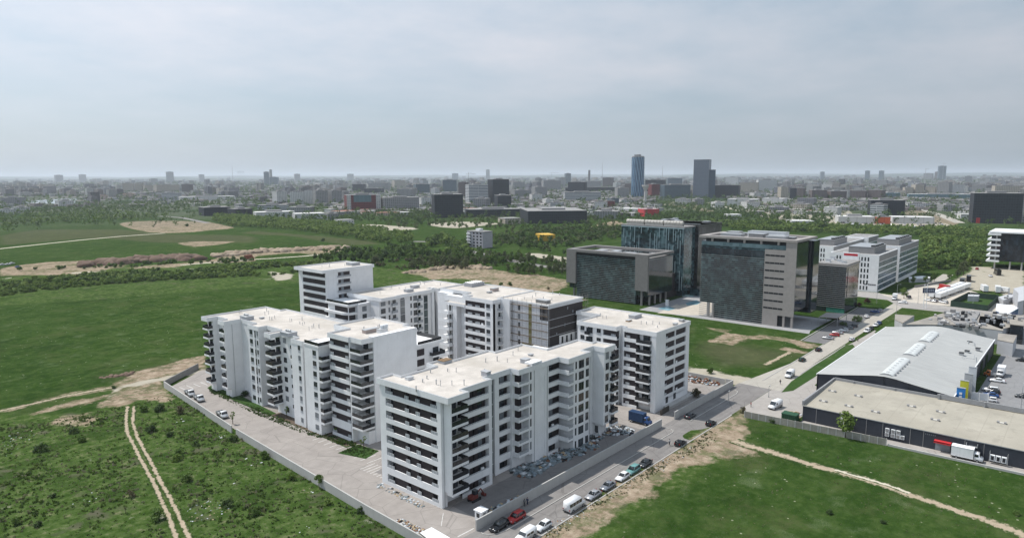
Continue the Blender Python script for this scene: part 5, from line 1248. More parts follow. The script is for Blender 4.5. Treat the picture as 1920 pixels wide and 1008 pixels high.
def make_kind(k):
    L = []
    if k in ('sedan', 'hatch', 'estate'):
        ln, hw, h = {'sedan': (2.25,.87,1.44), 'hatch': (2.0,.84,1.47), 'estate': (2.3,.9,1.62)}[k]
        rear = -ln + (.75 if k == 'sedan' else .12)
        body = [(-ln,.32),(-ln+.02,.62),(-ln+.1,.88 if k=='sedan' else .92),(rear,.93),(ln-1.25,.92),(ln-.55,.80),(ln-.08,.68),(ln,.50),(ln,.32),(ln-.3,.2),(-ln+.3,.2)]
        L.append(('body', ymesh('body', body, hw, hw*.97, BUMPM, off=.05), (0,0,0)))
        tr = -ln + (1.15 if k == 'sedan' else .42)
        L.append(('window', ymesh('window', [(rear+.02,.9),(tr,h-.06),(ln-2.05,h-.06),(ln-1.3,.9)], hw*.94, hw*.74, CGLASS, off=.03), (0,0,0)))
        L.append(('roof_panel', ymesh('roof_panel', [(tr-.02,h-.07),(tr+.08,h),(ln-2.15,h),(ln-2.0,h-.07)], hw*.76, hw*.70, BUMPM, off=.02), (0,0,0)))
        wb, wr, wm = ln * .6, .31, W_S
        hl, zt = ln - .12, .62
        for s in (-1, 1):
            mb = MB()
            mb.tube((ln-1.28, s*hw*.93, .9), (ln-2.05, s*hw*.75, h-.05), .045, n=5); mb.tube((rear+.05, s*hw*.93, .9), (tr, s*hw*.75, h-.05), .055, n=5); mb.tube((-.1, s*hw*.935, .9), (-.18, s*hw*.755, h-.04), .04, n=5)
            L.append(('pillar', mb.build('pillar', BUMPM, org=(0,0,0), mesh_only=True), (0,0,0)))
    elif k in ('van', 'minibus', 'mpv'):
        ln, hw, h = {'van': (2.75,.98,2.35), 'minibus': (2.9,.98,2.5), 'mpv': (2.4,.95,1.95)}[k]
        nose = .95 if k != 'mpv' else 1.0
        body = [(-ln,.35),(-ln+.02,h*.6),(-ln+.08,h-.06),(-ln+.25,h),(ln-nose-.75,h),(ln-nose,1.25),(ln-.12,1.02),(ln,.75),(ln,.35),(ln-.3,.25),(-ln+.3,.25)]
        L.append(('body', ymesh('body', body, hw, hw*.9, BUMPM, off=.06), (0,0,0)))
        mb = MB(); xa, xb = ln - nose - .05, ln - nose - .72; wa, wb_ = hw * .88, hw*.84
        mb.v = [(xa + .05, -wa, 1.3), (xa + .05, wa, 1.3), (xb + .03, wb_, h - .14), (xb + .03, -wb_, h - .14)]; mb.f = [(0,1,2,3)]; mb.m = [0]
        L.append(('windscreen', mb.build('windscreen', CGLASS, org=(0,0,0), mesh_only=True), (0.04,0,.02)))
        n = 4 if k == 'minibus' else (2 if k == 'mpv' else 1); x = ln - nose - .6
        for q in range(n):
            wl = .95 if k != 'van' else .8
            hx = hw * .955
            L.append(('window', boxm('window', CGLASS, (x - wl, -hx - .02, 1.35 if k != 'mpv' else 1.1, x, hx + .02, h - .42)), (0,0,0))); x -= wl + .12
        wb, wr, wm = ln * .62, .36, W_L; hl, zt = ln - .05, .8
    elif k == 'flatbed':
        ln, hw = 2.7, .93; h = 2.1
        L.append(('body', ymesh('body', [(.7,.4),(.7,1.9),(.85,h),(1.75,h),(2.1,1.25),(2.65,1.05),(2.7,.4)], hw, hw*.88, BUMPM, off=.05), (0,0,0)))
        mb = MB(); mb.v = [(2.1,-.82,1.3),(2.1,.82,1.3),(1.82,.78,1.98),(1.82,-.78,1.98)]; mb.f = [(0,1,2,3)]; mb.m = [0]; L.append(('windscreen', mb.build('windscreen', CGLASS, org=(0,0,0), mesh_only=True), (.04,0,.02)))
        L.append(('window', boxm('window', CGLASS, (.95,-hw*.96,1.3,1.75,hw*.96,1.9)), (0,0,0)))
        L.append(('load_bed', boxm('load_bed', [GALV], (-2.7,-1,.75,.6,1,.9), (-2.7,-1,.9,.6,-.95,1.25), (-2.7,.95,.9,.6,1,1.25), (-2.7,-.95,.9,-2.65,.95,1.25), (.5,-.95,.9,.6,.95,1.9)), (0,0,0)))
        wb, wr, wm = 1.75, .36, W_L; hl, zt = 2.66, .75
    elif k in ('box_truck', 'lorry'):
        ln, hw = (3.3, 1.1) if k == 'box_truck' else (4.6, 1.25); h = 3.1 if k == 'box_truck' else 3.9; cx = ln - 1.9
        L.append(('body', ymesh('body', [(cx,.5),(cx,2.2),(cx+.15,2.35),(cx+1.0,2.3),(cx+1.35,1.4),(ln-.05,1.15),(ln,.5)], hw*.9, hw*.82, BUMPM, off=.06), (0,0,0)))
        mb = MB(); mb.v = [(cx+1.37,-hw*.76,1.45),(cx+1.37,hw*.76,1.45),(cx+1.06,hw*.72,2.2),(cx+1.06,-hw*.72,2.2)]; mb.f = [(0,1,2,3)]; mb.m = [0]; L.append(('windscreen', mb.build('windscreen', CGLASS, org=(0,0,0), mesh_only=True), (.04,0,.02)))
        L.append(('window', boxm('window', CGLASS, (cx+.15,-hw*.885,1.45,cx+.95,hw*.885,2.1)), (0,0,0)))
        L.append(('cargo_box', boxm('cargo_box', [PLASTER], (-ln,-hw,.75,cx-.08,hw,h), (-ln-.03,-hw-.03,h,cx-.05,hw+.03,h+.06), (-ln-.03,-hw-.03,.7,cx-.05,hw+.03,.78)), (0,0,0)))
        wb, wr, wm = ln * .66, .42, W_L; hl, zt = ln - .03, .8
    for s in (-1, 1):
        for sx in (-1, 1): L.append(('wheel', wm, (sx * wb, s * (hw - .1), wr)))
        L.append(('headlight', boxm('headlight', LAMPM, (hl - .1, s*(hw-.3) - .14, zt - .08, hl + .05, s*(hw-.3) + .14, zt + .09)), (0,0,0)))
        L.append(('tail_light', boxm('tail_light', TAILM, (-ln - .02, s*(hw-.14) - .09, .7, -ln + .06, s*(hw-.14) + .09, .98)), (0,0,0)))
    L.append(('bumper', boxm('bumper', BUMPM, (ln - .12, -hw*.9, .26, ln + .05, hw*.9, .48)), (0,0,0)))
    L.append(('bumper', boxm('bumper', BUMPM, (-ln - .05, -hw*.9, .28, -ln + .12, hw*.9, .5)), (0,0,0)))
    return L
CATS = {'sedan':'car','hatch':'car','estate':'car','van':'van','minibus':'minibus','mpv':'van','flatbed':'truck','box_truck':'truck','lorry':'truck'}
NMS = {'sedan':'parked_car','hatch':'parked_car','estate':'parked_car','van':'delivery_van','minibus':'minibus','mpv':'delivery_van','flatbed':'flatbed_truck','box_truck':'box_truck','lorry':'lorry'}
def vehicle(kind, x, y, deg, pm, label, group=None, cargo=None, z=.015):
    if kind not in KINDS: KINDS[kind] = make_kind(kind)
    r = empty(NMS[kind], x, y, z, label, CATS[kind], group); r.rotation_euler = (0, 0, rad(deg))
    for nm, me, loc in KINDS[kind]:
        o = child(nm, me, r, loc)
        if nm in ('body', 'roof_panel', 'pillar') or (nm == 'cargo_box' and cargo):
            o.material_slots[0].link = 'OBJECT'; o.material_slots[0].material = pm if nm != 'cargo_box' else cargo
    return r
GR = 'cars parked along the kerb of the near road'
vehicle('estate', 97.0, 87.2, 182, BLACKP, 'black estate car in the parking bay at the gate booth end of the wall')
vehicle('estate', 101.8, 86.95, 181, REDP, 'red car parked against the pale wall, right behind the black estate')
vehicle('mpv', 97.4, 80.6, 181, WHITEP, 'white van with dark side windows cut by the bottom edge of the photo', GR)
vehicle('hatch', 102.6, 80.5, 179, WHITEP, 'white hatchback at the kerb just ahead of the minibus row, beside the white van', GR)
vehicle('minibus', 113.6, 80.7, 0, WHITEP, 'white high-roofed minibus with a row of dark windows', GR)
vehicle('sedan', 120.4, 80.5, 180, SILVER, 'pale silver saloon right behind the white minibus', GR)
vehicle('sedan', 126.2, 80.5, 180, paint('mid_grey', (0.24,0.26,0.29), .4), 'grey saloon between two lighter cars at the kerb', GR)
vehicle('hatch', 132.3, 80.5, 180, WHITEP, 'white small car touching the turquoise one at the kerb', GR)
vehicle('estate', 137.1, 80.6, 180, TEALP, 'pale turquoise car at the kerb', GR)
vehicle('sedan', 142.6, 80.4, 182, DGREYP, 'dark grey rounded car at the far end of the kerb row', GR)
vehicle('hatch', 159.8, 79.9, 0, BLACKP, 'black car standing alone near the gap in the wall, beside the walking person')
vehicle('hatch', 178.7, 80.2, 0, BLACKP, 'black car on the road level with the right apartment block')
vehicle('sedan', 180.5, 87.4, 0, DGREYP, 'grey car in the shadow of the wall in front of the right apartment block')
vehicle('van', 240.2, 79.6, 182, WHITEP, 'white van driving on the dusty road beside the grass strip')
vehicle('van', 204.6, 71.6, 172, WHITEP, 'long white delivery van parked by the stacked pallets')
vehicle('hatch', 264.2, 83.3, 0, GREENP, 'dark green car at the grass edge of the dusty road')
vehicle('hatch', 283.8, 83.4, 0, BLACKP, 'black small car farther up the dusty road at the grass edge')
x, y = gp('cr', 815, 825); vehicle('hatch', x, y, 0, WHITEP, 'white car driving alone beside the shaded office car park')
x, y = gp('cr', 1055, 690); vehicle('estate', x, y, 178, WHITEP, 'white car followed by a dark one on the far road')
x, y = gp('cr', 1115, 655); vehicle('hatch', x, y, 178, BLACKP, 'black car right behind the white one on the far road')
x, y = gp('cr', 1190, 600); vehicle('hatch', x, y, 178, WHITEP, 'white small car in front of the dark blue one on the far road')
x, y = gp('cr', 1240, 568); vehicle('sedan', x, y, 178, BLUEP, 'dark blue car behind the small white one on the far road')
CP = 'cars in the shaded office car park'
for (a, b, k, pm, d) in [(440,800,'sedan',SILVER,'silver car nearest the lawn in the shaded car park'),(545,752,'hatch',REDP,'red car in the shaded office car park'),(590,715,'sedan',SILVER,'pale silver car next to the red one in the shaded car park'),(690,680,'hatch',WHITEP,'white car in the middle of the shaded car park'),(760,640,'sedan',GREYP,'grey car beyond the white one in the shaded car park'),(830,610,'hatch',DGREYP,'dark grey car deepest in the near half of the shaded car park'),
        (1180,385,'sedan',BLUEP,'dark blue car in the far half of the office car park'),(1235,368,'hatch',SILVER,'silver car at the far end of the office car park')]:
    x, y = gp('cr', a, b); vehicle(k, x, y, 92, pm, d, CP)
x, y = gp('cr', 1045, 460); vehicle('sedan', x, y, 20, WHITEP, 'white car by the round dark bush at the car park entrance')
x, y = gp('cr', 1490, 180); vehicle('box_truck', x, y, 185, WHITEP, 'white truck turning at the crossroads beside the palm-like tree', cargo=WHITEP)
x, y = gp('cr', 1620, 240); vehicle('sedan', x, y, 95, WHITEP, 'white car crossing at the junction')
x, y = gp('l', 460, 445); vehicle('flatbed', 95.4, 212.6, 262, WHITEP, 'white flatbed truck parked by the boundary wall, middle of the three')
x, y = gp('l', 330, 345); vehicle('flatbed', x, y + 1, 262, WHITEP, 'white flatbed truck parked by the boundary wall, farthest up the strip')
x, y = gp('l', 690, 580); vehicle('flatbed', x, y + 2.0, 262, WHITEP, 'white flatbed truck behind the sapling at the boundary wall')
x, y = gp('w7', 1515, 660)
# vehicles in the store yard and the big lots
x, y = gp('z7', 1300, 520); vehicle('box_truck', 196.7, 21.6, 271, WHITEP, 'white box truck parked by the red awning of the charcoal store')
x, y = gp('r2', 830, 470); vehicle('box_truck', x + 1.5, y, 180, WHITEP, 'large white box truck in the store car park', cargo=WHITEP)
vehicle('flatbed', 285.4, 26.0, 92, ORANGEP, 'orange flatbed truck beside the box truck in the store car park')
SP = 'cars in the store car park'
for (a, b, k, pm, d) in [(790,545,'sedan',WHITEP,'white saloon nearest the orange truck in the store car park'),(700,670,'estate',WHITEP,'white car behind the white frame in the store car park'),(700,740,'sedan',BLUEP,'dark blue car beside the white one in the store car park'),(730,700,'hatch',BLACKP,'black car between white and blue ones in the store car park'),(690,805,'hatch',WHITEP,'white small car close to the parapet of the beige roof'),
        (1140,270,'estate',BLACKP,'black car at the right edge beside the gantry'),(1145,760,'sedan',DGREYP,'dark car cut by the right edge of the photo')]:
    x, y = gp('r2', a, b); vehicle(k, x, y, 94, pm, d, SP)
x, y = gp('r2', 1100, 10); vehicle('sedan', x, y + 3, 30, REDP, 'red car on the raised deck at the right edge')
LOT = 'vehicles in the pale truck yard'
for (z_, a, b, k, dg, pm, d) in [('r1',410,885,'lorry',40,REDP,'red vehicle in front of the long white trailers'),('r1',810,730,'lorry',5,BLACKP,'black trailer in the pale yard'),('r1',715,780,'lorry',0,DGREYP,'dark trailer beyond the long white ones'),('r1',1255,630,'lorry',20,BLACKP,'black heap-like truck in the middle of the pale yard'),('r1',1150,660,'sedan',20,WHITEP,'white car beside the black truck in the pale yard'),('r1',1045,890,'lorry',20,WHITEP,'white truck by the sports pitch'),('r1',1260,905,'lorry',10,WHITEP,'white truck in the row beyond the sports pitch'),('r1',1340,905,'box_truck',70,GREYP,'grey truck in the row beyond the sports pitch'),('r1',940,548,'estate',0,REDP,'red car at the far hedge of the pale yard'),
        ('m',630,530,'hatch',60,WHITEP,'white car at the kerb of the crossroads, first from the left'),('m',690,540,'estate',60,SILVER,'silver car at the kerb of the crossroads, second from the left'),('m',755,540,'hatch',60,GREYP,'grey car at the kerb of the crossroads, third from the left'),('m',815,555,'estate',60,WHITEP,'white car at the kerb beside the green pitch fence'),('m',350,550,'sedan',0,WHITEP,'white saloon on the cross street by the billboard'),('m',400,490,'hatch',30,DGREYP,'dark car under the palm-like tree'),('m',650,465,'sedan',5,DGREYP,'dark car right under the billboard')]:
    x, y = gp(z_, a, b); vehicle(k, x, y, dg, pm, d, LOT, cargo=(pm if k == 'lorry' else None))
p0, p1 = Vector(gp('m', 700, 505)), Vector(gp('m', 1075, 368)); step_ = (p1 - p0) / 4
TRL = [boxm('cargo_box', WHITEP, (-step_.length*.46,-3.0,.9,step_.length*.46,-.4,3.3)), boxm('cargo_box', WHITEP, (-step_.length*.46,.5,.9,step_.length*.46,3.1,3.3))]
for q in range(4):                                            # pairs of long white trailers side by side
    c = p0 + step_ * (q + .5)
    for sd in (0, 1):
        tr = empty('trailer', c.x, c.y, 0, ('near-side' if not sd else 'far-side') + ' long white trailer, ' + ('first','second','third','fourth')[q] + ' from the crossroads in the pale yard', 'trailer', 'white trailers in the pale yard'); tr.rotation_euler = (0, 0, math.atan2(step_.y, step_.x))
        child('cargo_box', TRL[sd], tr)
        for s_ in (-3.6, -2.4, 3.6):
            for w_ in ((-2.8, -.6) if not sd else (.7, 2.9)): child('wheel', W_L, tr, (s_, w_, .4))
LQ = 'cars in the car lot of the far showroom'
rr = random.Random(21)
for k in range(70):
    a = rr.uniform(1572, 1770); b = 408 + (a - 1572) * .02 + rr.choice((1.5, 4.5, 7.5, 10)); x, y = gp('p', a, b + 6)
    vehicle(rr.choice(('sedan','estate','hatch','van')), x, y, rr.choice((0, 90, 20)), rr.choice((WHITEP, WHITEP, SILVER, GREYP, BLACKP)), 'small parked car in the crowded lot before the far showroom', LQ)
for (a, b, lab) in [(20,867,'white car at the edge of the far-left earthworks, first from the left'),(60,865,'white car at the edge of the far-left earthworks, second from the left'),(90,858,'white car at the edge of the far-left earthworks, third from the left'),(135,885,'dark blue car on the far-left sandy track')]:
    x, y = gp('b1', a, b); vehicle('sedan', x, y, 30, WHITEP if 'white' in lab else BLUEP, lab, 'cars at the far-left earthworks')
x, y = gp('b1', 1870, 825); vehicle('lorry', x, y, 20, REDP, 'rust-red lorry on the track by the far earth bank', cargo=mat('rust_red_load', (0.20,0.07,0.04), .8, .2, 1))
x, y = gp('b2', 424 + 0, 795)
x, y = gp('r2', 270, 20)
# blue lorry behind the wall
bt = vehicle('box_truck', 167.0, 96.0, 270, BLUEP, 'blue container lorry at the sunlit gate between the apartment blocks', cargo=mat('blue_container', (0.016,0.042,0.10), .6, .2, 1))

# ================================================================== PEOPLE
SKIN = mat('skin', (0.42,0.27,0.20), .6, .05, 5); HAIR = mat('dark_hair', (0.03,0.022,0.018), .7, .2, 5)
def person_meshes(stride, key):
    s = stride
    J = {'pel':(0,0,.95,.13),'chest':(0.02,0,1.25,.15),'neck':(0.02,0,1.47,.06),'head':(0.04,0,1.60,.095),'crown':(0.03,0,1.70,.08)}
    E = [('pel','chest'),('chest','neck'),('neck','head'),('head','crown')]
    for sd, sg in (('l',1),('r',-1)):
        f = s * sg
        J.update({'hip'+sd:(0,.09*sg,.90,.095),'kn'+sd:(.16*f,.10*sg,.50,.06),'an'+sd:(.22*f-.05,.10*sg,.09,.042),'toe'+sd:(.22*f+.12,.11*sg,.04,.035),
                  'sh'+sd:(.02,.19*sg,1.42,.058),'el'+sd:(-.12*f,.24*sg,1.13,.042),'wr'+sd:(-.16*f+.08,.24*sg,.88,.028),'pa'+sd:(-.17*f+.10,.24*sg,.80,.034)})
        E += [('pel','hip'+sd),('hip'+sd,'kn'+sd),('kn'+sd,'an'+sd),('an'+sd,'toe'+sd),('chest','sh'+sd),('sh'+sd,'el'+sd),('el'+sd,'wr'+sd),('wr'+sd,'pa'+sd)]
        px0, py0, pz0, _ = J['pa'+sd]
        for q in range(4):
            J['f%d%s' % (q, sd)] = (px0 + .03 - .02*q, py0, pz0 - .05, .009); J['g%d%s' % (q, sd)] = (px0 + .04 - .02*q, py0 - .015*sg, pz0 - (.085, .095, .09, .07)[q], .008)
            E += [('pa'+sd,'f%d%s' % (q, sd)),('f%d%s' % (q, sd),'g%d%s' % (q, sd))]
        J['t'+sd] = (px0 + .05, py0 - .01*sg, pz0 - .02, .010); J['u'+sd] = (px0 + .065, py0 - .02*sg, pz0 - .05, .009); E += [('pa'+sd,'t'+sd),('t'+sd,'u'+sd)]
    names = list(J); me = bpy.data.meshes.new('tmp'); me.from_pydata([J[n][:3] for n in names], [(names.index(a), names.index(b)) for a, b in E], [])
    ob = bpy.data.objects.new('tmp', me); COL.objects.link(ob); md = ob.modifiers.new('s', 'SKIN')
    for i, n in enumerate(names): me.skin_vertices[0].data[i].radius = (J[n][3], J[n][3])
    me.skin_vertices[0].data[0].use_root = True; ob.modifiers.new('u', 'SUBSURF').levels = 1
    bpy.context.view_layer.update(); dg = bpy.context.evaluated_depsgraph_get(); res = bpy.data.meshes.new_from_object(ob.evaluated_get(dg)); bpy.data.objects.remove(ob)
    res.name = 'body'; res.materials.clear(); res.materials.append(SKIN)
    for p in res.polygons: p.use_smooth = True
    # clothing: shells offset from the body, one for the top and one for the legs
    def shell(name, lo, hi, off):
        bm = bmesh.new(); bm.from_mesh(res); bm.normal_update()
        bmesh.ops.delete(bm, geom=[f for f in bm.faces if not (lo < f.calc_center_median().z < hi and (name == 'shirt' or abs(f.calc_center_median().y) < .2)) or (name == 'trousers' and f.calc_center_median().z > .95 and abs(f.calc_center_median().y) > .19)], context='FACES')
        for v in bm.verts: v.co += v.normal * off
        m2 = bpy.data.meshes.new(name); bm.to_mesh(m2); bm.free(); m2.materials.append(DARK); return m2
    bm = bmesh.new(); bmesh.ops.create_icosphere(bm, subdivisions=2, radius=.108); 
    for v in bm.verts: v.co.z *= 1.1
    bmesh.ops.delete(bm, geom=[v for v in bm.verts if v.co.z < -.02 and v.co.x > -.02], context='VERTS')
    hair = bpy.data.meshes.new('hair'); bm.to_mesh(hair); bm.free(); hair.materials.append(HAIR)
    face = MB(); face.box(.12, -.015, 1.575, .155, .015, 1.625, 0)
    for s_ in (-.04, .04): face.box(.125, s_ - .014, 1.622, .14, s_ + .014, 1.636, 1)
    face.box(.12, -.03, 1.54, .138, .03, 1.552, 2)
    fm = face.build('face', [SKIN, DARK, REDP], org=(0,0,0), mesh_only=True)
    return res, shell('shirt', .98, 1.49, .018), shell('trousers', .10, 1.0, .016), hair, fm
PM = [person_meshes(.9, 0), person_meshes(.15, 1)]
def person(x, y, deg, pose, top, legs, label, group=None):
    b = PM[pose]; o = bpy.data.objects.new('person', b[0]); COL.objects.link(o); o.location = (x, y, .02); o.rotation_euler = (0,0,rad(deg)); tag(o, label, 'person', group)
    for nm, me, mt, loc in (('shirt', b[1], top, (0,0,0)), ('trousers', b[2], legs, (0,0,0)), ('hair', b[3], None, (.03,0,1.66)), ('face', b[4], None, (0,0,0))):
        c = child(nm, me, o, loc)
        if mt: c.material_slots[0].link = 'OBJECT'; c.material_slots[0].material = mt
CL = {k: mat('cloth_' + k, v, .9, .1, 4) for k, v in dict(black=(0.02,0.02,0.022), navy=(0.03,0.04,0.08), khaki=(0.16,0.14,0.10), grey=(0.12,0.12,0.13), pale=(0.42,0.42,0.42), red=(0.3,0.05,0.04)).items()}
x, y = gp('g', 1145, 865); person(x, y, 200, 0, CL['pale'], CL['black'], 'person in a pale top walking on the road towards the black car')
x, y = gp('g', 470, 765); person(x, y, 60, 1, CL['black'], CL['black'], 'person in black standing inside the wall beside another worker')
x, y = gp('g', 525, 740); person(x, y, 200, 1, CL['navy'], CL['black'], 'person in dark navy clothes, right one of the pair behind the wall')
x, y = gp('k', 965, 455); person(x, y, 20, 1, CL['grey'], CL['black'], 'person in grey leaning by the wall above the red car')
x, y = gp('k', 990, 445); person(x + .5, y, 190, 1, CL['navy'], CL['navy'], 'person in navy beside the one in grey, in the wall shadow above the red car')
x, y = gp('b8', 1325, 505); person(x, y, 170, 0, CL['black'], CL['navy'], 'person in dark clothes crossing the wide dusty junction')
x, y = gp('b8', 1048, 720); person(x, y, 120, 1, CL['red'], CL['black'], 'person in a red top at the corner of the grey panel fence')
x, y = gp('cr', 910, 840); person(x, y, 10, 0, CL['khaki'], CL['black'], 'person walking beside the far road near the white car')

# ================================================================== SMALL THINGS
rr = random.Random(11)
def irregular(mb, x, y, z, s, m=0, rnd=rr, flat=1.0):
    """a lump with uneven corners"""
    n = rnd.randint(5, 7); a0 = rnd.random() * 6; i = len(mb.v)
    rings = []
    for zz0, k in ((0, 1.0), (.55 * s * flat, .9), (s * flat, .5)):
        rings.append([(x + math.cos(a0 + 6.283*q/n) * s * k * rnd.uniform(.7, 1.25), y + math.sin(a0 + 6.283*q/n) * s * k * rnd.uniform(.7, 1.25), z + zz0 * rnd.uniform(.8, 1.1)) for q in range(n)])
    for r in rings: mb.v += r
    for a in range(2):
        for q in range(n): mb.f.append((i + a*n + q, i + a*n + (q+1) % n, i + (a+1)*n + (q+1) % n, i + (a+1)*n + q)); mb.m.append(m)
    mb.f.append(tuple(i + 2*n + q for q in range(n))); mb.m.append(m)
BAGM = [mat('grey_rubbish_bag', (0.17,0.20,0.21), .6, .35, 1.2), mat('blue_grey_bag', (0.20,0.25,0.28), .5, .25, 1.5), mat('white_scrap', (0.50,0.52,0.54), .6, .2, 2), mat('black_sack', (0.02,0.021,0.024), .4, .2, 2), mat('rust_scrap', (0.16,0.075,0.045), .8, .3, 2), mat('sand_scrap', (0.36,0.28,0.18), .9, .2, 2)]
def pile(name, label, spots, n, smin, smax, weights, zsp=.5, flat=.6, org=None):
    mb = MB()
    for k in range(n):
        cx, cy, r = rr.choice(spots); a = rr.random() * 6.28; q = r * math.sqrt(rr.random()); s = rr.uniform(smin, smax)
        x, y = cx + q * math.cos(a), cy + q * math.sin(a); z = max(0, (1 - q / r)) * zsp * rr.random()
        m = rr.choices(range(6), weights)[0]
        if rr.random() < .7: irregular(mb, x, y, z, s, m, flat=flat)
        else:
            b = rr.uniform(.3, 1.0) * s; mb.box(x - s, y - b, z, x + s, y + b, z + rr.uniform(.05, .5) * s, m)
    return tag(mb.build(name, BAGM, org=(spots[0][0], spots[0][1], 0.02)), label, 'rubble', kind='stuff')
pile('rubbish_heap', 'heap of grey bags and scrap piled along the shaded foot of the near block', [(*gp('b6', 560, 470), 3.6), (*gp('b6', 620, 440), 3.2), (*gp('b6', 700, 400), 3.2), (*gp('b6', 800, 370), 3.2), (*gp('b6', 900, 330), 3.2), (*gp('b6', 1000, 290), 3)], 820, .15, .7, (8,5,1.5,1.5,.9,.8), .9)
pile('scrap_heap', 'heap of white sheeting and black sacks beyond the near block', [(*gp('b6', 1170, 190), 3.2), (*gp('b6', 1230, 170), 3), (*gp('b6', 1060, 230), 2.4), (*gp('b6', 1270, 185), 2.6)], 420, .12, .6, (2,2,5,5,.5,.2), 1.0)
pile('brick_rubble', 'line of broken brick and sand bags along the inside of the wall', [(*gp('b6', 640 + 60*k, 610 - 32*k), 1.2) for k in range(6)] + [(*gp('b6', 340 + 60*k, 750 - 28*k), 1.3) for k in range(4)], 380, .12, .5, (3,1,1.5,1.5,3,4), .5)
pile('scrap_heap', 'colourful heap of scrap at the bottom end of the parking strip', [(*gp('w7', 400 + 60*k, 770 + 28*k), 1.0) for k in range(7)], 230, .1, .38, (2,2,5,2,3,4), .4)
pile('rubbish_heap', 'scattered bags and weeds against the plinth below the galleried left end of the near block', [(*gp('w7', 240 + 75*k, 300 + 38*k), .9) for k in range(7)] + [(*gp('w7', 120, 240), 1.2)], 130, .1, .34, (3,3,4,1,1,3), .3)
mb = MB()
for k in range(230): irregular(mb, rr.uniform(172.5, 193), rr.uniform(128, 134.0), 14.52, rr.uniform(.1, .35), rr.choice((0,2,3,4)), flat=.5)
tag(mb.build('rubble', BAGM, org=(174, 129, 14.5)), 'building rubble lying on the low unfinished terrace beside the scaffolding', 'rubble', kind='stuff')
pile('timber_stock', 'red-brown racks and stacked building material in the timber yard behind the wall', [(*gp('b8', 480, 450), 3.0), (*gp('b8', 530, 470), 3), (*gp('b8', 640, 490), 3), (*gp('b8', 700, 500), 2)], 300, .15, .6, (.6,.4,2,.5,7,1), 1.4, .9)
pile('pallet_stock', 'stacked wooden pallets and boxes between the white van and the charcoal store', [(200.5, 66.0, 1.6), (202.5, 65.2, 1.6), (199.5, 64.2, 1.4)], 110, .2, .6, (.3,.2,1.5,.3,2.5,6), 1.3, .8)
pile('scattered_litter', 'scattered pale litter on the weeds left of the boundary wall', [(*gp('z8', a, b), 1.6) for a, b in ((540,740),(600,745),(630,650),(690,665),(570,690),(930,790),(905,970),(370,680),(640,700),(890,440),(525,540),(345,465),(745,630))], 60, .08, .3, (.3,.3,8,0,0,2), 0.02, .3)
pile('stone_rubble', 'pale stones thrown in heaps among the weeds at lower left', [(*gp('b7', a, b), 4.0) for a, b in ((1050,840),(1070,880),(20,560),(60,520),(10,600),(450,815),(110,480))], 240, .05, .22, (4,1,4,0,0,4), 0.05, .4)
pile('litter', 'scattered rubble along the sandy verge right of the parked cars', [(*gp('b6', 700 + 75*k, 930 - 44*k), 2.0) for k in range(15)], 330, .05, .2, (4,1,3,.5,1,5), 0.03, .5)
def bench(x, y, z_, label, w_=2.6, d=1.8, h=1.0, m=CONCD, deg=0, cat='skip'):
    r = empty('builders_skip', x, y, .02, label, cat); r.rotation_euler = (0,0,rad(deg)); mb = MB()
    mb.box(-w_/2, -d/2, .25, w_/2, d/2, .35); 
    for a, b, c_, e in ((-w_/2,-d/2,w_/2,-d/2+.08),(-w_/2,d/2-.08,w_/2,d/2),(-w_/2,-d/2+.08,-w_/2+.08,d/2-.08),(w_/2-.08,-d/2+.08,w_/2,d/2-.08)): mb.box(a, b, .35, c_, e, h + rr.uniform(0,.2))
    mb.build('tub', m, r)
    for a in (-w_/2+.15, w_/2-.15):
        mb = MB(); mb.box(a - .08, -d/2, 0, a + .08, d/2, .25); mb.build('skid', m, r)
    mb = MB()
    for k in range(14): irregular(mb, rr.uniform(-w_/2+.3, w_/2-.3), rr.uniform(-d/2+.3, d/2-.3), .4, .25, rr.choice((0,2,5)))
    mb.build('load', BAGM, r)
RUSTY = mat('weathered_skip', (0.13,0.105,0.085), .8, .3, 1)
x, y = gp('z8', 1200, 700); bench(x, y, 0, 'open brown rubble bin standing alone on the paving beside the near block', 3.0, 1.6, 1.1, RUSTY, 60)
x, y = gp('z8', 1045, 630); bench(x, y, 0, 'grey builder\'s skip beside the small lawn on the parking strip', 3.2, 1.8, 1.3, CONCD, 10)
x, y = gp('g', 410, 420); bench(x, y + .5, 0, 'pale-topped bin next to the blue container lorry', 2.6, 1.6, 1.2, CONC, 0)
x, y = gp('z7', 290, 265); r = empty('green_container', 196.9, 63.8, .03, 'dark green steel waste container at the corner of the charcoal store', 'container')
GRN = mat('green_container_paint', (0.02,0.07,0.035), .6, .15, 1); mb = MB(); mb.box(195.6, 62.6, .15, 198.4, 66.6, 1.9); mb.box(195.5, 62.5, 1.9, 198.5, 66.7, 2.0)
for k in range(7): mb.box(195.52, 62.9 + k * .55, .2, 195.6, 63.02 + k*.55, 1.9)
mb.build('shell', GRN, r)
for k in (62.8, 66.2): mb = MB(); mb.box(195.7, k, 0, 198.3, k + .2, .15); mb.build('skid', DARK, r)
# gate booth
x, y = gp('w7', 1515, 760); r = empty('gate_booth', 97.0, 92.2, 0, 'small white gate booth at the end of the pale wall', 'gate booth'); bx, by = 97.0, 92.2
mb = MB(); mb.box(bx - .9, by - .9, 0, bx + .9, by + .9, 2.3); mb.build('cabin', WHITEM, r)
mb = MB(); mb.box(bx - 1.1, by - 1.1, 2.3, bx + 1.1, by + 1.1, 2.5); mb.build('roof', WHITEM, r)
mb = MB(); mb.box(bx - .95, by - .4, 1.0, bx - .9, by + .4, 1.9); mb.build('window', DGLASS, r)
mb = MB(); mb.box(bx + -.3, by - .95, .05, bx + .4, by - .9, 2.0); mb.build('door', SHUT, r)
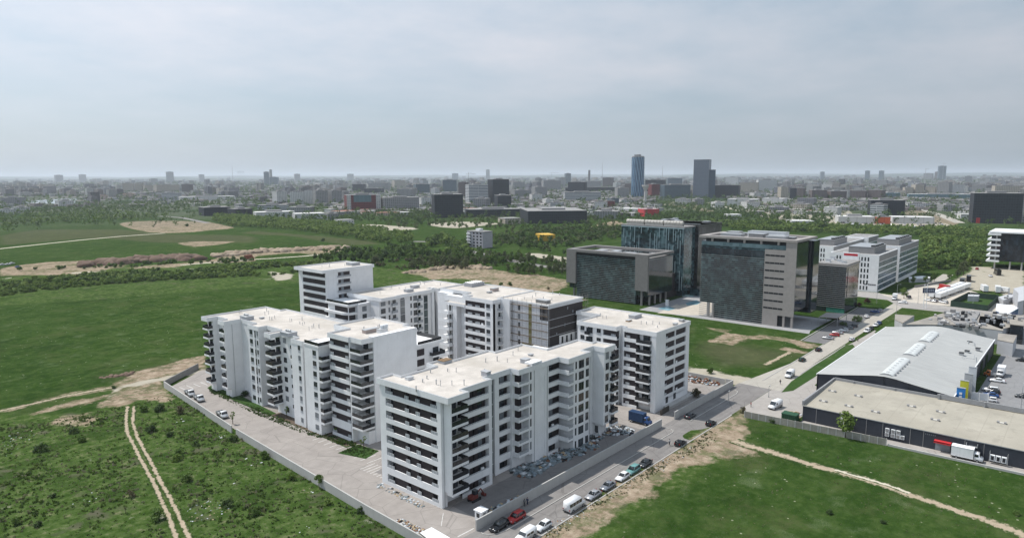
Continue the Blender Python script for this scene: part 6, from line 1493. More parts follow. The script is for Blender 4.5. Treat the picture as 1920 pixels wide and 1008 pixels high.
# site hut roof at the bottom edge
r = empty('site_hut', *gp('w7', 850, 960), 0, 'flat pale roof of a site hut at the bottom edge of the photo', 'hut'); q = [gp('w7', *p, 2.6) for p in [(690,925),(860,845),(1130,1000),(1120,1120),(980,1150)]]
mb = MB(); mb.prism(q, 2.45, 2.6); mb.build('roof', WHITEM, r); mb = MB(); mb.prism([(a + (sum(p[0] for p in q)/5 - a)*.06, b + (sum(p[1] for p in q)/5 - b)*.06) for a, b in q], 0, 2.45); mb.build('wall', PLANK, r)
# small digger in the shade
dg_ = empty('mini_digger', *gp('b6', 190, 680), .02, 'dark red site loader parked in the shade beside the near block', 'digger'); X, Y = gp('b6', 190, 680)
for s in (-.65, .65): mb = MB(); mb.box(X - 1.3, Y + s - .2, .02, X + 1.3, Y + s + .2, .6); mb.build('track', RUBBER, dg_)
MR = mat('dull_red_machine', (0.14,0.03,0.025), .6, .2, 1); mb = MB(); mb.box(X - 1.4, Y - .7, .6, X + .5, Y + .7, 1.4); mb.build('chassis', MR, dg_)
mb = MB(); mb.box(X - .3, Y - .5, 1.4, X + .7, Y + .5, 2.3); mb.build('cab', DGLASS, dg_); mb = MB(); mb.tube((X + .6, Y, 1.3), (X + 2.0, Y, 2.0), .14, n=6); mb.tube((X + 2.0, Y, 2.0), (X + 3.0, Y, .6), .12, n=6); mb.box(X + 2.7, Y - .6, .1, X + 3.2, Y + .6, .6); mb.build('arm', MR, dg_)
x, y = gp('r2', 450, 560)
# street lamps
def lamp(x, y, deg, h, label, grp='street lamps along the main road', arm=1.8):
    r = empty('street_lamp', x, y, 0, label, 'street lamp', grp)
    mb = MB(); mb.tube((x, y, 0), (x, y, h), .10, .06, n=7); mb.tube((x, y, 0), (x, y, .5), .17, n=7); mb.build('pole', GALV, r)
    dx, dy = math.cos(rad(deg)), math.sin(rad(deg)); mb = MB(); mb.tube((x, y, h - .1), (x + dx*arm, y + dy*arm, h + .25), .045, n=5); mb.build('arm', GALV, r)
    mb = MB(); mb.box(x + dx*arm - .35, y + dy*arm - .14, h + .2, x + dx*arm + .35, y + dy*arm + .14, h + .32); mb.build('lamp_head', COPING, r)
for k, (z_, a, b, h, lab) in enumerate([('cr',1205,245,9,'street lamp pole at the crossroads by the red-leaved shrubs'),('cr',1515,430,8,'street lamp pole at the far end of the mown verge'),('m',510,560,8,'thin street lamp between the cross street and the billboard'),('m',260,500,8,'street lamp beside the white truck at the crossroads'),('r2',1110,900,7,'lamp post at the right edge of the store car park'),('m',1155,625,8,'floodlight pole at the near side of the small pitch'),('m',845,560,7,'lamp pole at the kerb by the pitch fence corner'),('b8',1215,625,3.5,'short dark post at the mouth of the side road'),('b8',835,680,3.5,'short lamp post in the wall shadow by the parking bay')]):
    x, y = gp(z_, a, b); lamp(x, y, 90 * k, h, lab, arm=1.5 if h > 5 else .3)
# pool kiosk pillar
x, y = gp('o1', 1000, 905); r = empty('pool_pillar', x, y, .03, 'small white square pillar beside the pale blue pool', 'pillar'); mb = MB(); mb.box(x - .7, y - .7, .03, x + .7, y + .7, 3.0); mb.build('shaft', WHITEM, r); mb = MB(); mb.box(x - .85, y - .85, 3.0, x + .85, y + .85, 3.2); mb.build('cap', WHITEM, r)
# billboard
x, y = gp('m', 585, 620); r = empty('billboard', x, y, 0, 'dark blue billboard on tall white posts above the crossroads', 'billboard'); h0 = top_at(x, y, px('m', 0, 435)[1]); h1 = top_at(x, y, px('m', 0, 375)[1])
dv = Vector((c_r[0], c_r[1])).normalized()
def plate(mb, u0, u1, z0, z1, off, th, m=0):
    n = Vector((-dv.y, dv.x)); c0 = Vector((x, y)) - n * off
    a = c0 + dv * u0; b = c0 + dv * u1
    mb.prism([tuple(a), tuple(b), tuple(b + n*th), tuple(a + n*th)], z0, z1, m)
pw = 175/6.3/FL*CH*0 + 5.2
mb = MB(); plate(mb, -pw*.25, pw*.95, h0, h1, .1, .4); mb.build('panel', mat('navy_poster', (0.03,0.04,0.09), .5, .15, .6), r)
mb = MB(); plate(mb, -pw*.02, pw*.25, h0 + .5, h1 - .4, .16, .05)
for k in range(3): plate(mb, pw*.35 + k*.9, pw*.35 + k*.9 + .6, h0 + .6, h1 - .6, .16, .05)
mb.build('poster_print', mat('faded_poster_print', (0.35,0.36,0.42), .5, .2, 2), r)
for u in (-.5, .9): mb = MB(); p_ = Vector((x, y)) + dv * u; mb.tube((p_.x, p_.y, 0), (p_.x, p_.y, h1 + 2), .16, n=7); mb.build('post', WHITEM, r)
# low structures between the crossroads and the grey-roofed store
def hut(z_, pts, h, label, m=PLASTER2, rf=None, par=.0, cat='flat-roofed building', extra=0):
    q = [gp(z_, *p, h) for p in pts]; cx = sum(p[0] for p in q)/len(q); cy = sum(p[1] for p in q)/len(q)
    r = empty('flat_roofed_building', cx, cy, 0, label, cat, 'low buildings behind the large store'); ORG[r] = (cx, cy, 0)
    mb = MB(); mb.prism([(a + (cx-a)*.01, b + (cy-b)*.01) for a, b in q], 0, h - .25); mb.build('wall', m, r)
    mb = MB(); mb.prism(q, h - .25, h); mb.build('roof', rf or GROOF, r)
    lo = (min(p[0] for p in q), min(p[1] for p in q)); hi = (max(p[0] for p in q), max(p[1] for p in q))
    for k in range(extra):
        a, b = rr.uniform(lo[0]*.85+hi[0]*.15, hi[0]*.85+lo[0]*.15), rr.uniform(lo[1]*.8+hi[1]*.2, hi[1]*.8+lo[1]*.2); s1, s2 = rr.uniform(.8, 3.2), rr.uniform(.6, 2)
        mb = MB(); mb.box(a, b, h, a + s1, b + s2, h + rr.uniform(.4, 1.5)); mb.box(a - .1, b - .1, h + 1.5, a + s1 + .1, b + s2 + .1, h + 1.6) if rr.random() < 0 else None
        mb.build('roof_plant', rr.choice((PLANT, GALV, GALV, DARK, CONC, PLANT)), r)
    return r
PALER = mat('pale_cluttered_roof', (0.31,0.285,0.25), .9, .25, .4, col2=(0.21,0.20,0.185), fine=.3)
hut('wh', [(860,190),(1130,110),(1600,150),(1600,250),(1270,205),(830,200)], 6.0, 'wide pale flat roof crowded with plant right behind the large grey store', rf=PALER, extra=46)
hut('m', [(240,685),(470,700),(330,790),(240,745)], 4.0, 'small flat-roofed kiosk at the far end of the mown verge', rf=PALER)
hut('m', [(830,640),(1250,650),(1180,780),(960,800),(860,720)], 6.5, 'low building with long ribbed skylights beyond the large grey store', rf=GROOF, extra=18)
hut('m', [(1260,660),(1764,700),(1764,800),(1500,860),(1230,760)], 6.0, 'beige flat roof with a scatter of black ducts near the right edge', rf=PALER, extra=30)
hut('wh', [(1560,270),(1710,285),(1680,345),(1555,320)], 5.6, 'small grey canopy building joined to the corner of the large store', rf=PALER)
hut('m', [(1440,560),(1640,580),(1700,610),(1560,690),(1430,640)], 5.0, 'white shed with a dark blue fascia beside the small pitch', m=BLUEP, rf=WHITEM)
hut('m', [(1640,380),(1764,350),(1764,520),(1690,540),(1700,440)], 8.0, 'tall pale grey gable at the right edge behind the pitch', m=PLASTER2, rf=PLASTER2)
hut('m', [(1460,480),(1620,440),(1660,470),(1520,520)], 3.0, 'grey row of site cabins at the far corner of the pitch', m=PLASTER2, rf=PLASTER2, extra=3)
hut('m', [(1590,740),(1764,690),(1764,820),(1600,800)], 8.0, 'glass-fronted two-storey building under a beige roof at the right edge', m=TEALD, rf=PALER, extra=4)
hut('m', [(400,245),(560,232),(660,245),(640,262),(410,265)], 2.6, 'row of white canopies in the car lot beyond the white office wings', m=PLASTER2, rf=WHITEM)
hut('m', [(1105,450),(1240,455),(1225,475),(1100,470)], 3.0, 'long white cabin on the far side of the small pitch', m=PLASTER2, rf=PLASTER2)
for (a, b, c_, d) in ((890,655,960,715),(1010,640,1160,790)):
    pass
sk = empty('sheet_gate', *gp('r2', 550, 790), 0, 'white rectangular sheet-metal gate frame by the parapet of the beige roof', 'gate')
p1, p2 = gp('r2', 430, 800), gp('r2', 665, 830)
for p in (p1, ((p1[0]+p2[0])/2, (p1[1]+p2[1])/2), p2): mb = MB(); mb.tube((*p, 0), (*p, 3.0), .12, n=6); mb.build('post', WHITEM, sk)
mb = MB(); mb.prism([p1, p2, (p2[0]+.12, p2[1]), (p1[0]+.12, p1[1])], .6, 2.95); mb.build('panel', WHITEM, sk)
# earth mounds
def mound(name, z_, pts, h, m, label, n=160, sc=1.0):
    """heaped earth following a line of pixels"""
    P = [Vector(gp(z_, *p)) for p in pts]; mb = MB(); rnd = random.Random(n)
    seg = [(a, b) for a, b in zip(P[:-1], P[1:])]
    for k in range(n):
        a, b = rnd.choice(seg); t_ = rnd.random(); c = a.lerp(b, t_); s = rnd.uniform(.5, 1.3) * h * sc
        irregular(mb, c.x + rnd.gauss(0, h*.9*sc), c.y + rnd.gauss(0, h*.9*sc), -.3, s, 0, rnd, flat=rnd.uniform(.45, .8))
    return tag(mb.build(name, m, org=(P[0].x, P[0].y, 0), smooth=True), label, 'earth mound')
EARTH = mat('dark_earth', (0.115,0.075,0.055), .95, .3, .15, col2=(0.16,0.115,0.085)); TANE = mat('tan_earth', (0.25,0.195,0.14), .95, .3, .2, col2=(0.33,0.27,0.205))
mound('earth_mound', 'b1', [(700,868),(960,845),(1180,830),(1300,815),(1440,828)], 3.6, EARTH, 'long dark brown bank of dug earth in the far-left field', 190, 1.5)
mound('earth_mound', 'b2', [(60,800),(260,775),(560,760),(800,745),(960,742)], 2.6, TANE, 'long tan ridge of earth continuing to the right of the brown bank', 190, 1.6)
mound('earth_mound', 'b2', [(1420,925),(1500,920),(1560,915)], 2.2, TANE, 'small tan rubble heap behind the back block, nearest the weeds', 40)
mound('earth_mound', 'b3', [(30,945),(110,935),(170,930)], 2.6, TANE, 'rounded tan earth heap behind the back block, left of two', 50)
mound('earth_mound', 'b3', [(290,925),(380,925),(450,935)], 2.6, TANE, 'rounded tan earth heap behind the back block, right of two', 50)
mound('earth_mound', 'b7', [(545,182),(600,178),(680,165)], 1.0, EARTH, 'low strip of dark turned earth beside the dirt junction', 60)
# ================================================================== VEGETATION
def leafmat(name, a, b, c3, sc=0.5, objr=.5):
    m = bpy.data.materials.new(name); m.use_nodes = True; t = NT(m.node_tree); MATS[name] = m
    pos = t.n('ShaderNodeNewGeometry').outputs['Position']
    n1 = t.noise(pos, sc, 3, .7); n2 = t.noise(pos, .045, 3, .6)
    rnd = t.n('ShaderNodeObjectInfo').outputs['Random']
    f = t.m('ADD', t.m('ADD', t.m('MULTIPLY', n1, .5), t.m('MULTIPLY', n2, .5)), t.m('MULTIPLY', t.m('SUBTRACT', rnd, .5), objr * .3))
    c = t.ramp(f, [(.34, a), (.5, b), (.66, c3)])
    bs = t.n('ShaderNodeBsdfPrincipled', {'Base Color': c, 'Roughness': .7, 'Specular IOR Level': .25})
    tr = t.n('ShaderNodeBsdfTranslucent', {0: t.mix(.5, c, (.10, .16, .02))}); mx = t.n('ShaderNodeMixShader', {0: .35, 1: bs.outputs[0], 2: tr.outputs[0]})
    t.n('ShaderNodeOutputMaterial', {0: mx.outputs[0]}); return m
LEAF = leafmat('leaves_green', (0.050,0.090,0.018), (0.082,0.142,0.030), (0.14,0.20,0.055))
LEAFY = leafmat('leaves_fresh', (0.085,0.135,0.024), (0.135,0.205,0.040), (0.20,0.26,0.075))
LEAFD = leafmat('leaves_dark', (0.030,0.056,0.018), (0.052,0.090,0.028), (0.09,0.13,0.045))
LEAFO = leafmat('leaves_olive', (0.055,0.070,0.032), (0.092,0.110,0.050), (0.15,0.16,0.085))
LEAFR = leafmat('leaves_red', (0.035,0.012,0.012), (0.06,0.018,0.017), (0.09,0.035,0.025))
LEAFB = leafmat('leaves_dry', (0.060,0.050,0.032), (0.105,0.085,0.055), (0.17,0.14,0.09))
BARK = mat('bark', (0.10,0.08,0.06), .9, .3, 2)
def leaves(rs, C, R, n, s, flat=1.0):
    """n leaf sprays on clump surfaces; C centres, R radii"""
    k = rs.randint(0, len(C), n); d = rs.normal(size=(n, 3)); d /= np.linalg.norm(d, axis=1)[:, None]
    rr_ = R[k] * (0.55 + 0.5 * rs.random_sample(n)); P = C[k] + d * rr_[:, None] * np.array([1, 1, flat])
    nrm = d + rs.normal(size=(n, 3)) * .55; nrm[:, 2] += .25; nrm /= np.linalg.norm(nrm, axis=1)[:, None]
    a = np.cross(nrm, rs.normal(size=(n, 3))); a /= np.linalg.norm(a, axis=1)[:, None]; b = np.cross(nrm, a)
    sz = s * (0.6 + .8 * rs.random_sample(n)); a *= sz[:, None]; b *= (sz * (.55 + .4 * rs.random_sample(n)))[:, None]
    V = np.stack([P - a - b*.4, P - b, P + a - b*.2, P + b], 1).reshape(-1, 3)
    F = np.arange(4 * n).reshape(n, 4); return V, F
def crown_geo(seed, h, r, nclump, n, s, base=.28, shape='round'):
    rs = np.random.RandomState(seed); C = []; R = []
    for k in range(nclump):
        u = rs.random_sample(); th = rs.random_sample() * 6.283
        if shape == 'column': z = base*h + u * (h*(1-base)); rad_ = r * (1 - abs(2*u - .9) ** 2 * .6) * .6
        elif shape == 'shrub': z = h * (.15 + .6 * u); rad_ = r * math.sqrt(max(.05, 1 - u*.8)) * .75
        else: z = h * (base + (1 - base) * (.12 + .8 * u)); rad_ = r * math.sqrt(max(.04, 1 - (2*u - .85) ** 2)) * .72
        q = rad_ * math.sqrt(rs.random_sample()); C.append((q*math.cos(th), q*math.sin(th), z)); R.append(r * (.26 + .22 * rs.random_sample()))
    C = np.array(C); R = np.array(R); C[:, :2] += rs.normal(size=2) * r * .08
    V, F = leaves(rs, C, R, n, s, .8); V[:, 2] = np.maximum(V[:, 2], .05); return V, F, C
def mesh_np(name, V, F, m):
    o = big_mesh(name, V, F, m); me = o.data; bpy.data.objects.remove(o); ORG.pop(o, None) if False else None; return me
def trunk_mesh(C, h, r, limbs=5, seed=0):
    mb = MB(); rnd = random.Random(seed); t0 = h * .34; rt = max(.08, h * .022)
    mb.tube((0,0,-.1), (0.1*r*rnd.uniform(-1,1), .1*r*rnd.uniform(-1,1), t0), rt * 1.4, rt, n=7)
    mb.tube((0,0,t0-.1), (0, 0, h * .8), rt, rt * .3, n=6)
    for c in [C[i] for i in range(0, len(C), max(1, len(C)//limbs))]:
        mb.tube((0, 0, t0 * rnd.uniform(.7, 1.2)), (c[0]*.85, c[1]*.85, c[2]*.95), rt * .55, rt * .15, n=5)
    return mb.build('trunk', BARK, org=(0,0,0), mesh_only=True)
TPL = {}
def template(kind):
    """four variants of each kind, crown and trunk meshes at unit size"""
    if kind in TPL: return TPL[kind]
    L = []
    for v in range(4):
        sd = hash_(kind) + v * 17
        if kind == 'tree': V, F, C = crown_geo(sd, 8, 3.1, 22, 900, .34); mt = LEAF; h = 8; r = 3.1
        elif kind == 'fresh_tree': V, F, C = crown_geo(sd, 8, 3.3, 22, 900, .34); mt = LEAFY; h = 8; r = 3.3
        elif kind == 'dark_tree': V, F, C = crown_geo(sd, 8, 2.9, 20, 900, .34); mt = LEAFD; h = 8; r = 2.9
        elif kind == 'poplar': V, F, C = crown_geo(sd, 10, 2.0, 18, 800, .32, .15, 'column'); mt = LEAFY; h = 10; r = 2
        elif kind == 'shrub': V, F, C = crown_geo(sd, 2.6, 2.0, 14, 520, .22, .05, 'shrub'); mt = LEAF; h = 2.6; r = 2
        elif kind == 'fresh_shrub': V, F, C = crown_geo(sd, 2.6, 2.0, 14, 520, .22, .05, 'shrub'); mt = LEAFY; h = 2.6; r = 2
        elif kind == 'dark_shrub': V, F, C = crown_geo(sd, 2.2, 1.9, 14, 520, .20, .05, 'shrub'); mt = LEAFD; h = 2.2; r = 1.9
        elif kind == 'red_shrub': V, F, C = crown_geo(sd, 3.4, 2.2, 14, 520, .24, .1, 'shrub'); mt = LEAFR; h = 3.4; r = 2.2
        elif kind == 'dry_shrub': V, F, C = crown_geo(sd, 3.0, 1.9, 12, 420, .18, .05, 'shrub'); mt = LEAFB; h = 3; r = 1.9
        elif kind == 'olive_tree': V, F, C = crown_geo(sd, 7, 3.0, 20, 700, .30, .15); mt = LEAFO; h = 7; r = 3
        elif kind == 'sapling': V, F, C = crown_geo(sd, 4.0, 1.1, 8, 130, .16, .35); mt = LEAFY; h = 4; r = 1.1
        elif kind == 'palm':
            rs = np.random.RandomState(sd); VV = []; FF = []
            for q in range(26):
                th = q * 2.4; el = .2 + .9 * rs.random_sample()
                for k in range(12):
                    d = .4 + k * .28; z = 3.2 + d * math.sin(el) * .8 - d * d * .16; c_, s_ = math.cos(th), math.sin(th); x, y = d*math.cos(el)*c_*1.1, d*math.cos(el)*s_*1.1
                    i = len(VV); w_ = .38 * (1 - k/14); VV += [(x - s_*w_, y + c_*w_, z - .12), (x, y, z), (x + s_*w_, y - c_*w_, z - .12), (x + c_*.3, y + s_*.3, z - .05)]; FF.append((i, i+1, i+2, i+3))
            V, F, C = np.array(VV), np.array(FF), np.array([(0,0,3.0)]); mt = LEAFY; h = 4.5; r = 3
        L.append((mesh_np('crown', V, F, mt), trunk_mesh(C, h, r, 5, sd)))
    TPL[kind] = L; return L
def hash_(s): return sum(ord(c) * (i + 3) for i, c in enumerate(s)) % 9973
vr = random.Random(77)
CATV = {'palm':'palm tree','sapling':'sapling'}
def plant(kind, x, y, scale, label, group=None, sz=1.0):
    v = vr.choice(template(kind)); nm = {'poplar':'poplar_tree','palm':'palm_tree','sapling':'sapling'}.get(kind, 'shrub' if 'shrub' in kind else 'tree')
    r = empty(nm, x, y, 0, label, CATV.get(kind, 'shrub' if 'shrub' in kind else 'tree'), group)
    r.rotation_euler = (0, 0, vr.random() * 6.283); r.scale = (scale, scale, scale * sz * vr.uniform(.88, 1.12))
    child('crown', v[0], r); child('trunk' if 'shrub' not in kind else 'stem', v[1], r); return r
# named bushes and small trees of the foreground
FGS = [
 ('dark_shrub','b7',825,355,1.15,'large dark bush beside the track junction, highest of those right of the ruts'),('dark_shrub','b7',780,465,.95,'dark round bush below the large one, right of the twin ruts'),
 ('shrub','b7',740,360,.8,'small green bush left of the large dark one at the top of the ruts'),('dark_shrub','b7',868,485,.8,'dark bush in the weeds, rightmost of the cluster right of the ruts'),
 ('dark_shrub','b7',210,565,1.0,'dark upright bush alone in the weeds at far left'),('dark_shrub','b7',380,470,.75,'low dark bush above the lone upright one at far left'),
 ('dark_shrub','b7',587,240,.6,'small dark bush beside the dirt road fork'),('dry_shrub','b7',925,370,1.0,'bare brownish bush near the top of the boundary wall'),
 ('shrub','b7',800,915,.9,'green bush right beside the twin ruts near the bottom'),('sapling','b7',645,885,.55,'thin weedy sapling left of the ruts near the bottom'),
 ('shrub','b7',910,590,.7,'small bush between the ruts and the boundary wall, mid-way'),('dark_shrub','b7',1010,535,.7,'small dark bush close to the boundary wall, mid-way'),
 ('shrub','b7',960,715,.75,'bushy weed clump right of the ruts, lower middle'),('dark_shrub','b7',275,800,.5,'tiny dark bush in the left weeds'),('dark_shrub','b7',200,950,.6,'tiny dark bush near the bottom left corner'),
 ('shrub','b7',80,940,.6,'low bush closest to the bottom left corner'),('shrub','b7',420,515,.7,'flat green bush in the middle of the left weeds'),('dry_shrub','b7',665,800,.7,'brownish weed clump left of the ruts, lower middle'),
 ('fresh_shrub','z8',330,650,.7,'fresh green weed clump in the middle of the waste ground'),('dark_shrub','z8',585,560,.8,'dark bush midway along the boundary wall'),
 ('shrub','z8',730,640,.8,'green bush in the weeds halfway to the bottom wall'),('dark_shrub','z8',560,860,.8,'dark bush beside the pale stone scatter at the bottom'),
 ('shrub','z8',690,905,.6,'low bush to the right of the stone scatter'),('fresh_shrub','z8',860,740,.6,'pale green clump left of the bushy tree at the wall'),
 ('fresh_shrub','z8',1030,850,.6,'small bush in the verge below the boundary wall, lower end'),('dark_shrub','z8',1180,890,.6,'dark clump of weeds by the lower boundary wall'),
 ('tree','z8',985,775,.42,'bushy young tree touching the boundary wall halfway down the paving'),('sapling','z8',585,480,.95,'slender sapling standing against the boundary wall by the flatbed truck'),
 ('sapling','z8',835,450,.8,'thin young tree in the planting strip, left one of the strip'),('sapling','z8',1025,520,1.0,'thin young tree in the planting bed before the nine-storey end'),('sapling','z8',1070,530,.9,'thin young tree beside another in the planting bed before the nine-storey end'),
 ('sapling','z8',1190,590,.9,'thin young tree on the small lawn beside the near block'),('dark_shrub','z8',640,350,.8,'dark bush at the foot of the blank grey wall of the long left block'),
 ('fresh_tree','z7',605,392,.92,'round bushy tree in front of the charcoal store, beside its fence'),('dark_shrub','z7',158,300,.7,'dark bush growing over the weathered panel fence'),
 ('dark_shrub','z7',512,860,.45,'small dark weed clump in the right meadow, left of two'),('dark_shrub','z7',835,915,.45,'small dark weed clump in the right meadow, right of two'),('shrub','z7',1650,865,.45,'small bush at the right edge of the meadow'),
 ('dry_shrub','b8',530,620,1.15,'brown dry bush in the timber yard'),('shrub','b8',665,400,.8,'small green bush at the pale driveway'),('dry_shrub','b8',970,780,.7,'leafless grey bush at the end of the panel fence'),
 ('red_shrub','cr',1060,245,1.0,'dark red-leaved tree at the crossroads corner'),('red_shrub','cr',930,290,.8,'dark red bush left of the red-leaved tree at the crossroads'),('red_shrub','cr',480,480,1.0,'dark red shrub under the entrance canopy, left one'),('red_shrub','cr',570,500,.8,'dark red shrub under the entrance canopy, right one'),
 ('dark_shrub','cr',900,520,1.3,'wide round clipped dark bush at the car park entrance'),('dark_shrub','cr',680,590,1.0,'dark hedge bush in the shaded car park strip'),
 ('fresh_tree','m',345,500,.72,'spreading fresh green tree at the crossroads beside the white truck'),('tree','m',700,300,.75,'green tree in the row above the billboard, left one'),('tree','m',600,320,.6,'smaller green tree beside the billboard top'),('tree','m',880,285,.55,'green tree in the row above the billboard, right one'),('olive_tree','m',1050,225,1.3,'large grey-green tree at the corner of the pale truck yard'),('olive_tree','m',975,255,.8,'pinkish-grey tree left of the large grey-green one'),
 ('tree','m',450,330,.6,'low green tree beside the white office wing'),
 ('dry_shrub','q5',1250,140,.7,'brown shrub patch left of the low dark office'),('shrub','q5',690,100,1.0,'green bush in the sandy field behind the roofs, left one'),('shrub','q5',800,95,1.0,'green bush in the sandy field behind the roofs, right one'),
 ('dark_shrub','b1',1400,578,2.0,'lone dark bush on the tan field far left'),('dark_shrub','b2',820,688,1.6,'lone dark bush in the grey-green far field'),
]
for kd, z_, a, b, s, lab in FGS:
    x, y = gp(z_, a, b); plant(kd, x, y, s, lab)
# belts: (kind weights, region in a photo window, spacing m, scale range, what, group)
def inpoly(p, poly):
    c = False; n = len(poly)
    for i in range(n):
        a, b = poly[i], poly[(i+1) % n]
        if (a[1] > p[1]) != (b[1] > p[1]) and p[0] < (b[0]-a[0]) * (p[1]-a[1]) / (b[1]-a[1]) + a[0]: c = not c
    return c
BELTS = [
 (('shrub','fresh_shrub','fresh_shrub','dark_shrub'), Q('p', [(-60,550),(60,524),(200,512),(330,503),(480,496),(640,488),(660,500),(560,510),(520,516),(440,520),(300,527),(200,533),(60,548),(-60,566)]), 4.0, (.55,1.3), 'bush in the belt behind the left meadow', 'bushes of the belt behind the left meadow'),
 (('shrub','dark_shrub'), Q('p', [(-60,512),(120,505),(330,500),(480,490),(480,483),(300,492),(100,503),(-60,508)]), 9, (.7,1.3), 'scattered bush along the pale far track', 'bushes along the far-left track'),
 (('fresh_tree','tree','fresh_tree'), Q('b2', [(0,500),(300,510),(700,548),(1100,585),(1500,650),(1480,700),(1180,700),(900,650),(600,610),(300,590),(150,585),(0,545)]), 7.0, (.75,1.05), 'tree in the long diagonal row between fields', 'trees of the diagonal row'),
 (('dark_tree','tree','dark_shrub'), Q('b2', [(880,790),(960,750),(1200,735),(1500,735),(1700,720),(1920,700),(1920,860),(1560,830),(1300,870),(1180,860),(900,850),(700,850)]), 7.0, (.6,1.0), 'plant in the thicket behind the end tower', 'trees of the dark thicket'),
 (('dry_shrub','olive_tree','dry_shrub'), Q('b2', [(1180,870),(1500,830),(1920,850),(1920,900),(1600,900),(1380,915)]), 6.0, (.6,1.1), 'half-bare plant at the foot of the thicket', 'half-bare bushes below the thicket'),
 (('olive_tree','olive_tree','tree'), Q('b3', [(0,870),(330,850),(560,850),(760,870),(1040,900),(1045,985),(800,990),(600,960),(420,920),(200,900),(0,900)]), 6.5, (.6,.95), 'tree in the belt left of the dark office', 'grey-green trees left of the dark office'),
 (('tree','fresh_tree','dark_tree'), Q('b3', [(0,720),(120,690),(290,770),(300,830),(700,830),(700,850),(330,845),(0,860)]), 7.5, (.7,1.05), 'tree around the small grey apartment house', 'trees around the small grey apartment house'),
 (('tree','dark_tree','olive_tree'), Q('b3', [(450,690),(900,650),(1200,640),(1470,630),(1470,720),(1150,740),(1050,840),(880,810),(640,770),(450,770)]), 9, (.7,1.1), 'tree in the wooded plots beyond the ring road', 'trees of the wooded plots'),
 (('fresh_tree','tree','fresh_tree'), Q('z6', [(-500,160),(0,150),(400,180),(900,190),(1300,200),(1640,215),(1640,470),(1420,490),(1150,480),(1140,300),(900,255),(700,262),(400,225),(-300,215)]), 8.5, (.75,1.1), 'tree in the wood behind the white office wings', 'trees of the wood behind the white wings'),
 (('fresh_tree','tree'), Q('b1', [(0,495),(450,480),(850,465),(1180,500),(1190,530),(850,540),(500,560),(0,588)]), 14, (.6,1.1), 'tree in the strip beyond the far field', 'trees beyond the far-left field'),
 (('dark_tree','tree'), Q('b1', [(0,480),(300,450),(620,440),(900,400),(1200,400),(1500,395),(1920,380),(1920,430),(1520,430),(1180,480),(850,465),(400,480)]), 18, (.8,1.3), 'distant tree between the far field and the city', 'trees before the city at left'),
 (('dark_tree','tree'), Q('b2', [(860,520),(1300,470),(1660,455),(1660,520),(1500,560),(1100,550),(860,545),(500,520),(500,505)]), 15, (.8,1.2), 'distant tree along the edge of the red office', 'trees below the red office'),
 (('dark_tree','tree'), Q('b4', [(300,480),(720,440),(860,480),(900,560),(1250,560),(1500,520),(1920,540),(1920,700),(1400,680),(1000,660),(700,640),(400,560)]), 20, (.8,1.3), 'distant tree in the park behind the stepped office roofs', 'trees of the distant park'),
 (('dark_tree','tree'), Q('b5', [(0,600),(240,640),(240,700),(0,760)]), 16, (.8,1.2), 'distant tree left of the showroom', 'trees left of the showroom'),
 (('tree','dark_tree'), Q('b5', [(850,500),(1460,500),(1460,560),(1100,600),(900,560)]), 20, (.8,1.2), 'distant tree in the wood below the long teal hall', 'trees below the teal hall'),
 (('dark_tree','tree','olive_tree'), Q('p', [(780,398),(880,405),(1000,418),(1160,405),(1175,440),(1000,440),(900,430),(800,432),(700,425)]), 17, (.8,1.2), 'distant tree around the running track and fields in the centre', 'trees around the central fields'),
 (('dark_tree','tree'), Q('p', [(1160,400),(1420,402),(1560,420),(1540,440),(1340,430),(1160,415)]), 13, (.8,1.2), 'distant tree behind the stepped office roofs, nearer rows', 'trees behind the stepped office roofs'),
 (('fresh_shrub','tree'), Q('r1', [(0,440),(200,380),(640,360),(1100,340),(1080,480),(850,500),(640,500),(560,540),(200,560),(0,600)]), 5.5, (.8,1.3), 'plant at the wood edge by the pale truck yard', 'bushes at the edge of the truck yard'),
]
allp = []
for bi, (kinds, poly, sp, (s0, s1), lab, grp) in enumerate(BELTS):
    xs = [p[0] for p in poly]; ys = [p[1] for p in poly]; ar = abs(sum(poly[k][0]*poly[(k+1)%len(poly)][1]-poly[(k+1)%len(poly)][0]*poly[k][1] for k in range(len(poly))))/2
    n = int(min(2600, ar / sp ** 2)); k = 0; tries = 0; gs = sp * .62; seen = set()
    while k < n and tries < n * 40:
        tries += 1; p = (vr.uniform(min(xs), max(xs)), vr.uniform(min(ys), max(ys))); key = (int(p[0]/gs), int(p[1]/gs))
        if key in seen or not inpoly(p, poly): continue
        if bi != 2 and math.sin(p[0]*.055 + 2*math.sin(p[1]*.021)) * math.sin(p[1]*.047 + 1.7*math.sin(p[0]*.019)) > .38 + .3*vr.random(): continue
        seen.add(key); k += 1; allp.append((math.hypot(*p), p, vr.choice(kinds), vr.uniform(s0, s1), lab, grp))
allp.sort(key=lambda a: a[0])
TONE = {'shrub':'mid-green','fresh_shrub':'light green','dark_shrub':'deep green','dry_shrub':'straw-brown','tree':'mid-green','fresh_tree':'light green','dark_tree':'deep green','olive_tree':'grey-green'}
AREA = ('far left', 'left of centre', 'right of centre', 'far right')
cnt = {'tree': 0, 'shrub': 0}; CV = []; CF = {}; base_i = {}
MERGE = {}
rsm = np.random.RandomState(5)
SPEC = {'tree':(8,3.1,LEAF),'fresh_tree':(8,3.3,LEAFY),'dark_tree':(8,2.9,LEAFD),'olive_tree':(7,3.0,LEAFO),'shrub':(2.6,2.0,LEAF),'fresh_shrub':(2.6,2.0,LEAFY),'dark_shrub':(2.2,1.9,LEAFD),'dry_shrub':(3,1.9,LEAFB)}
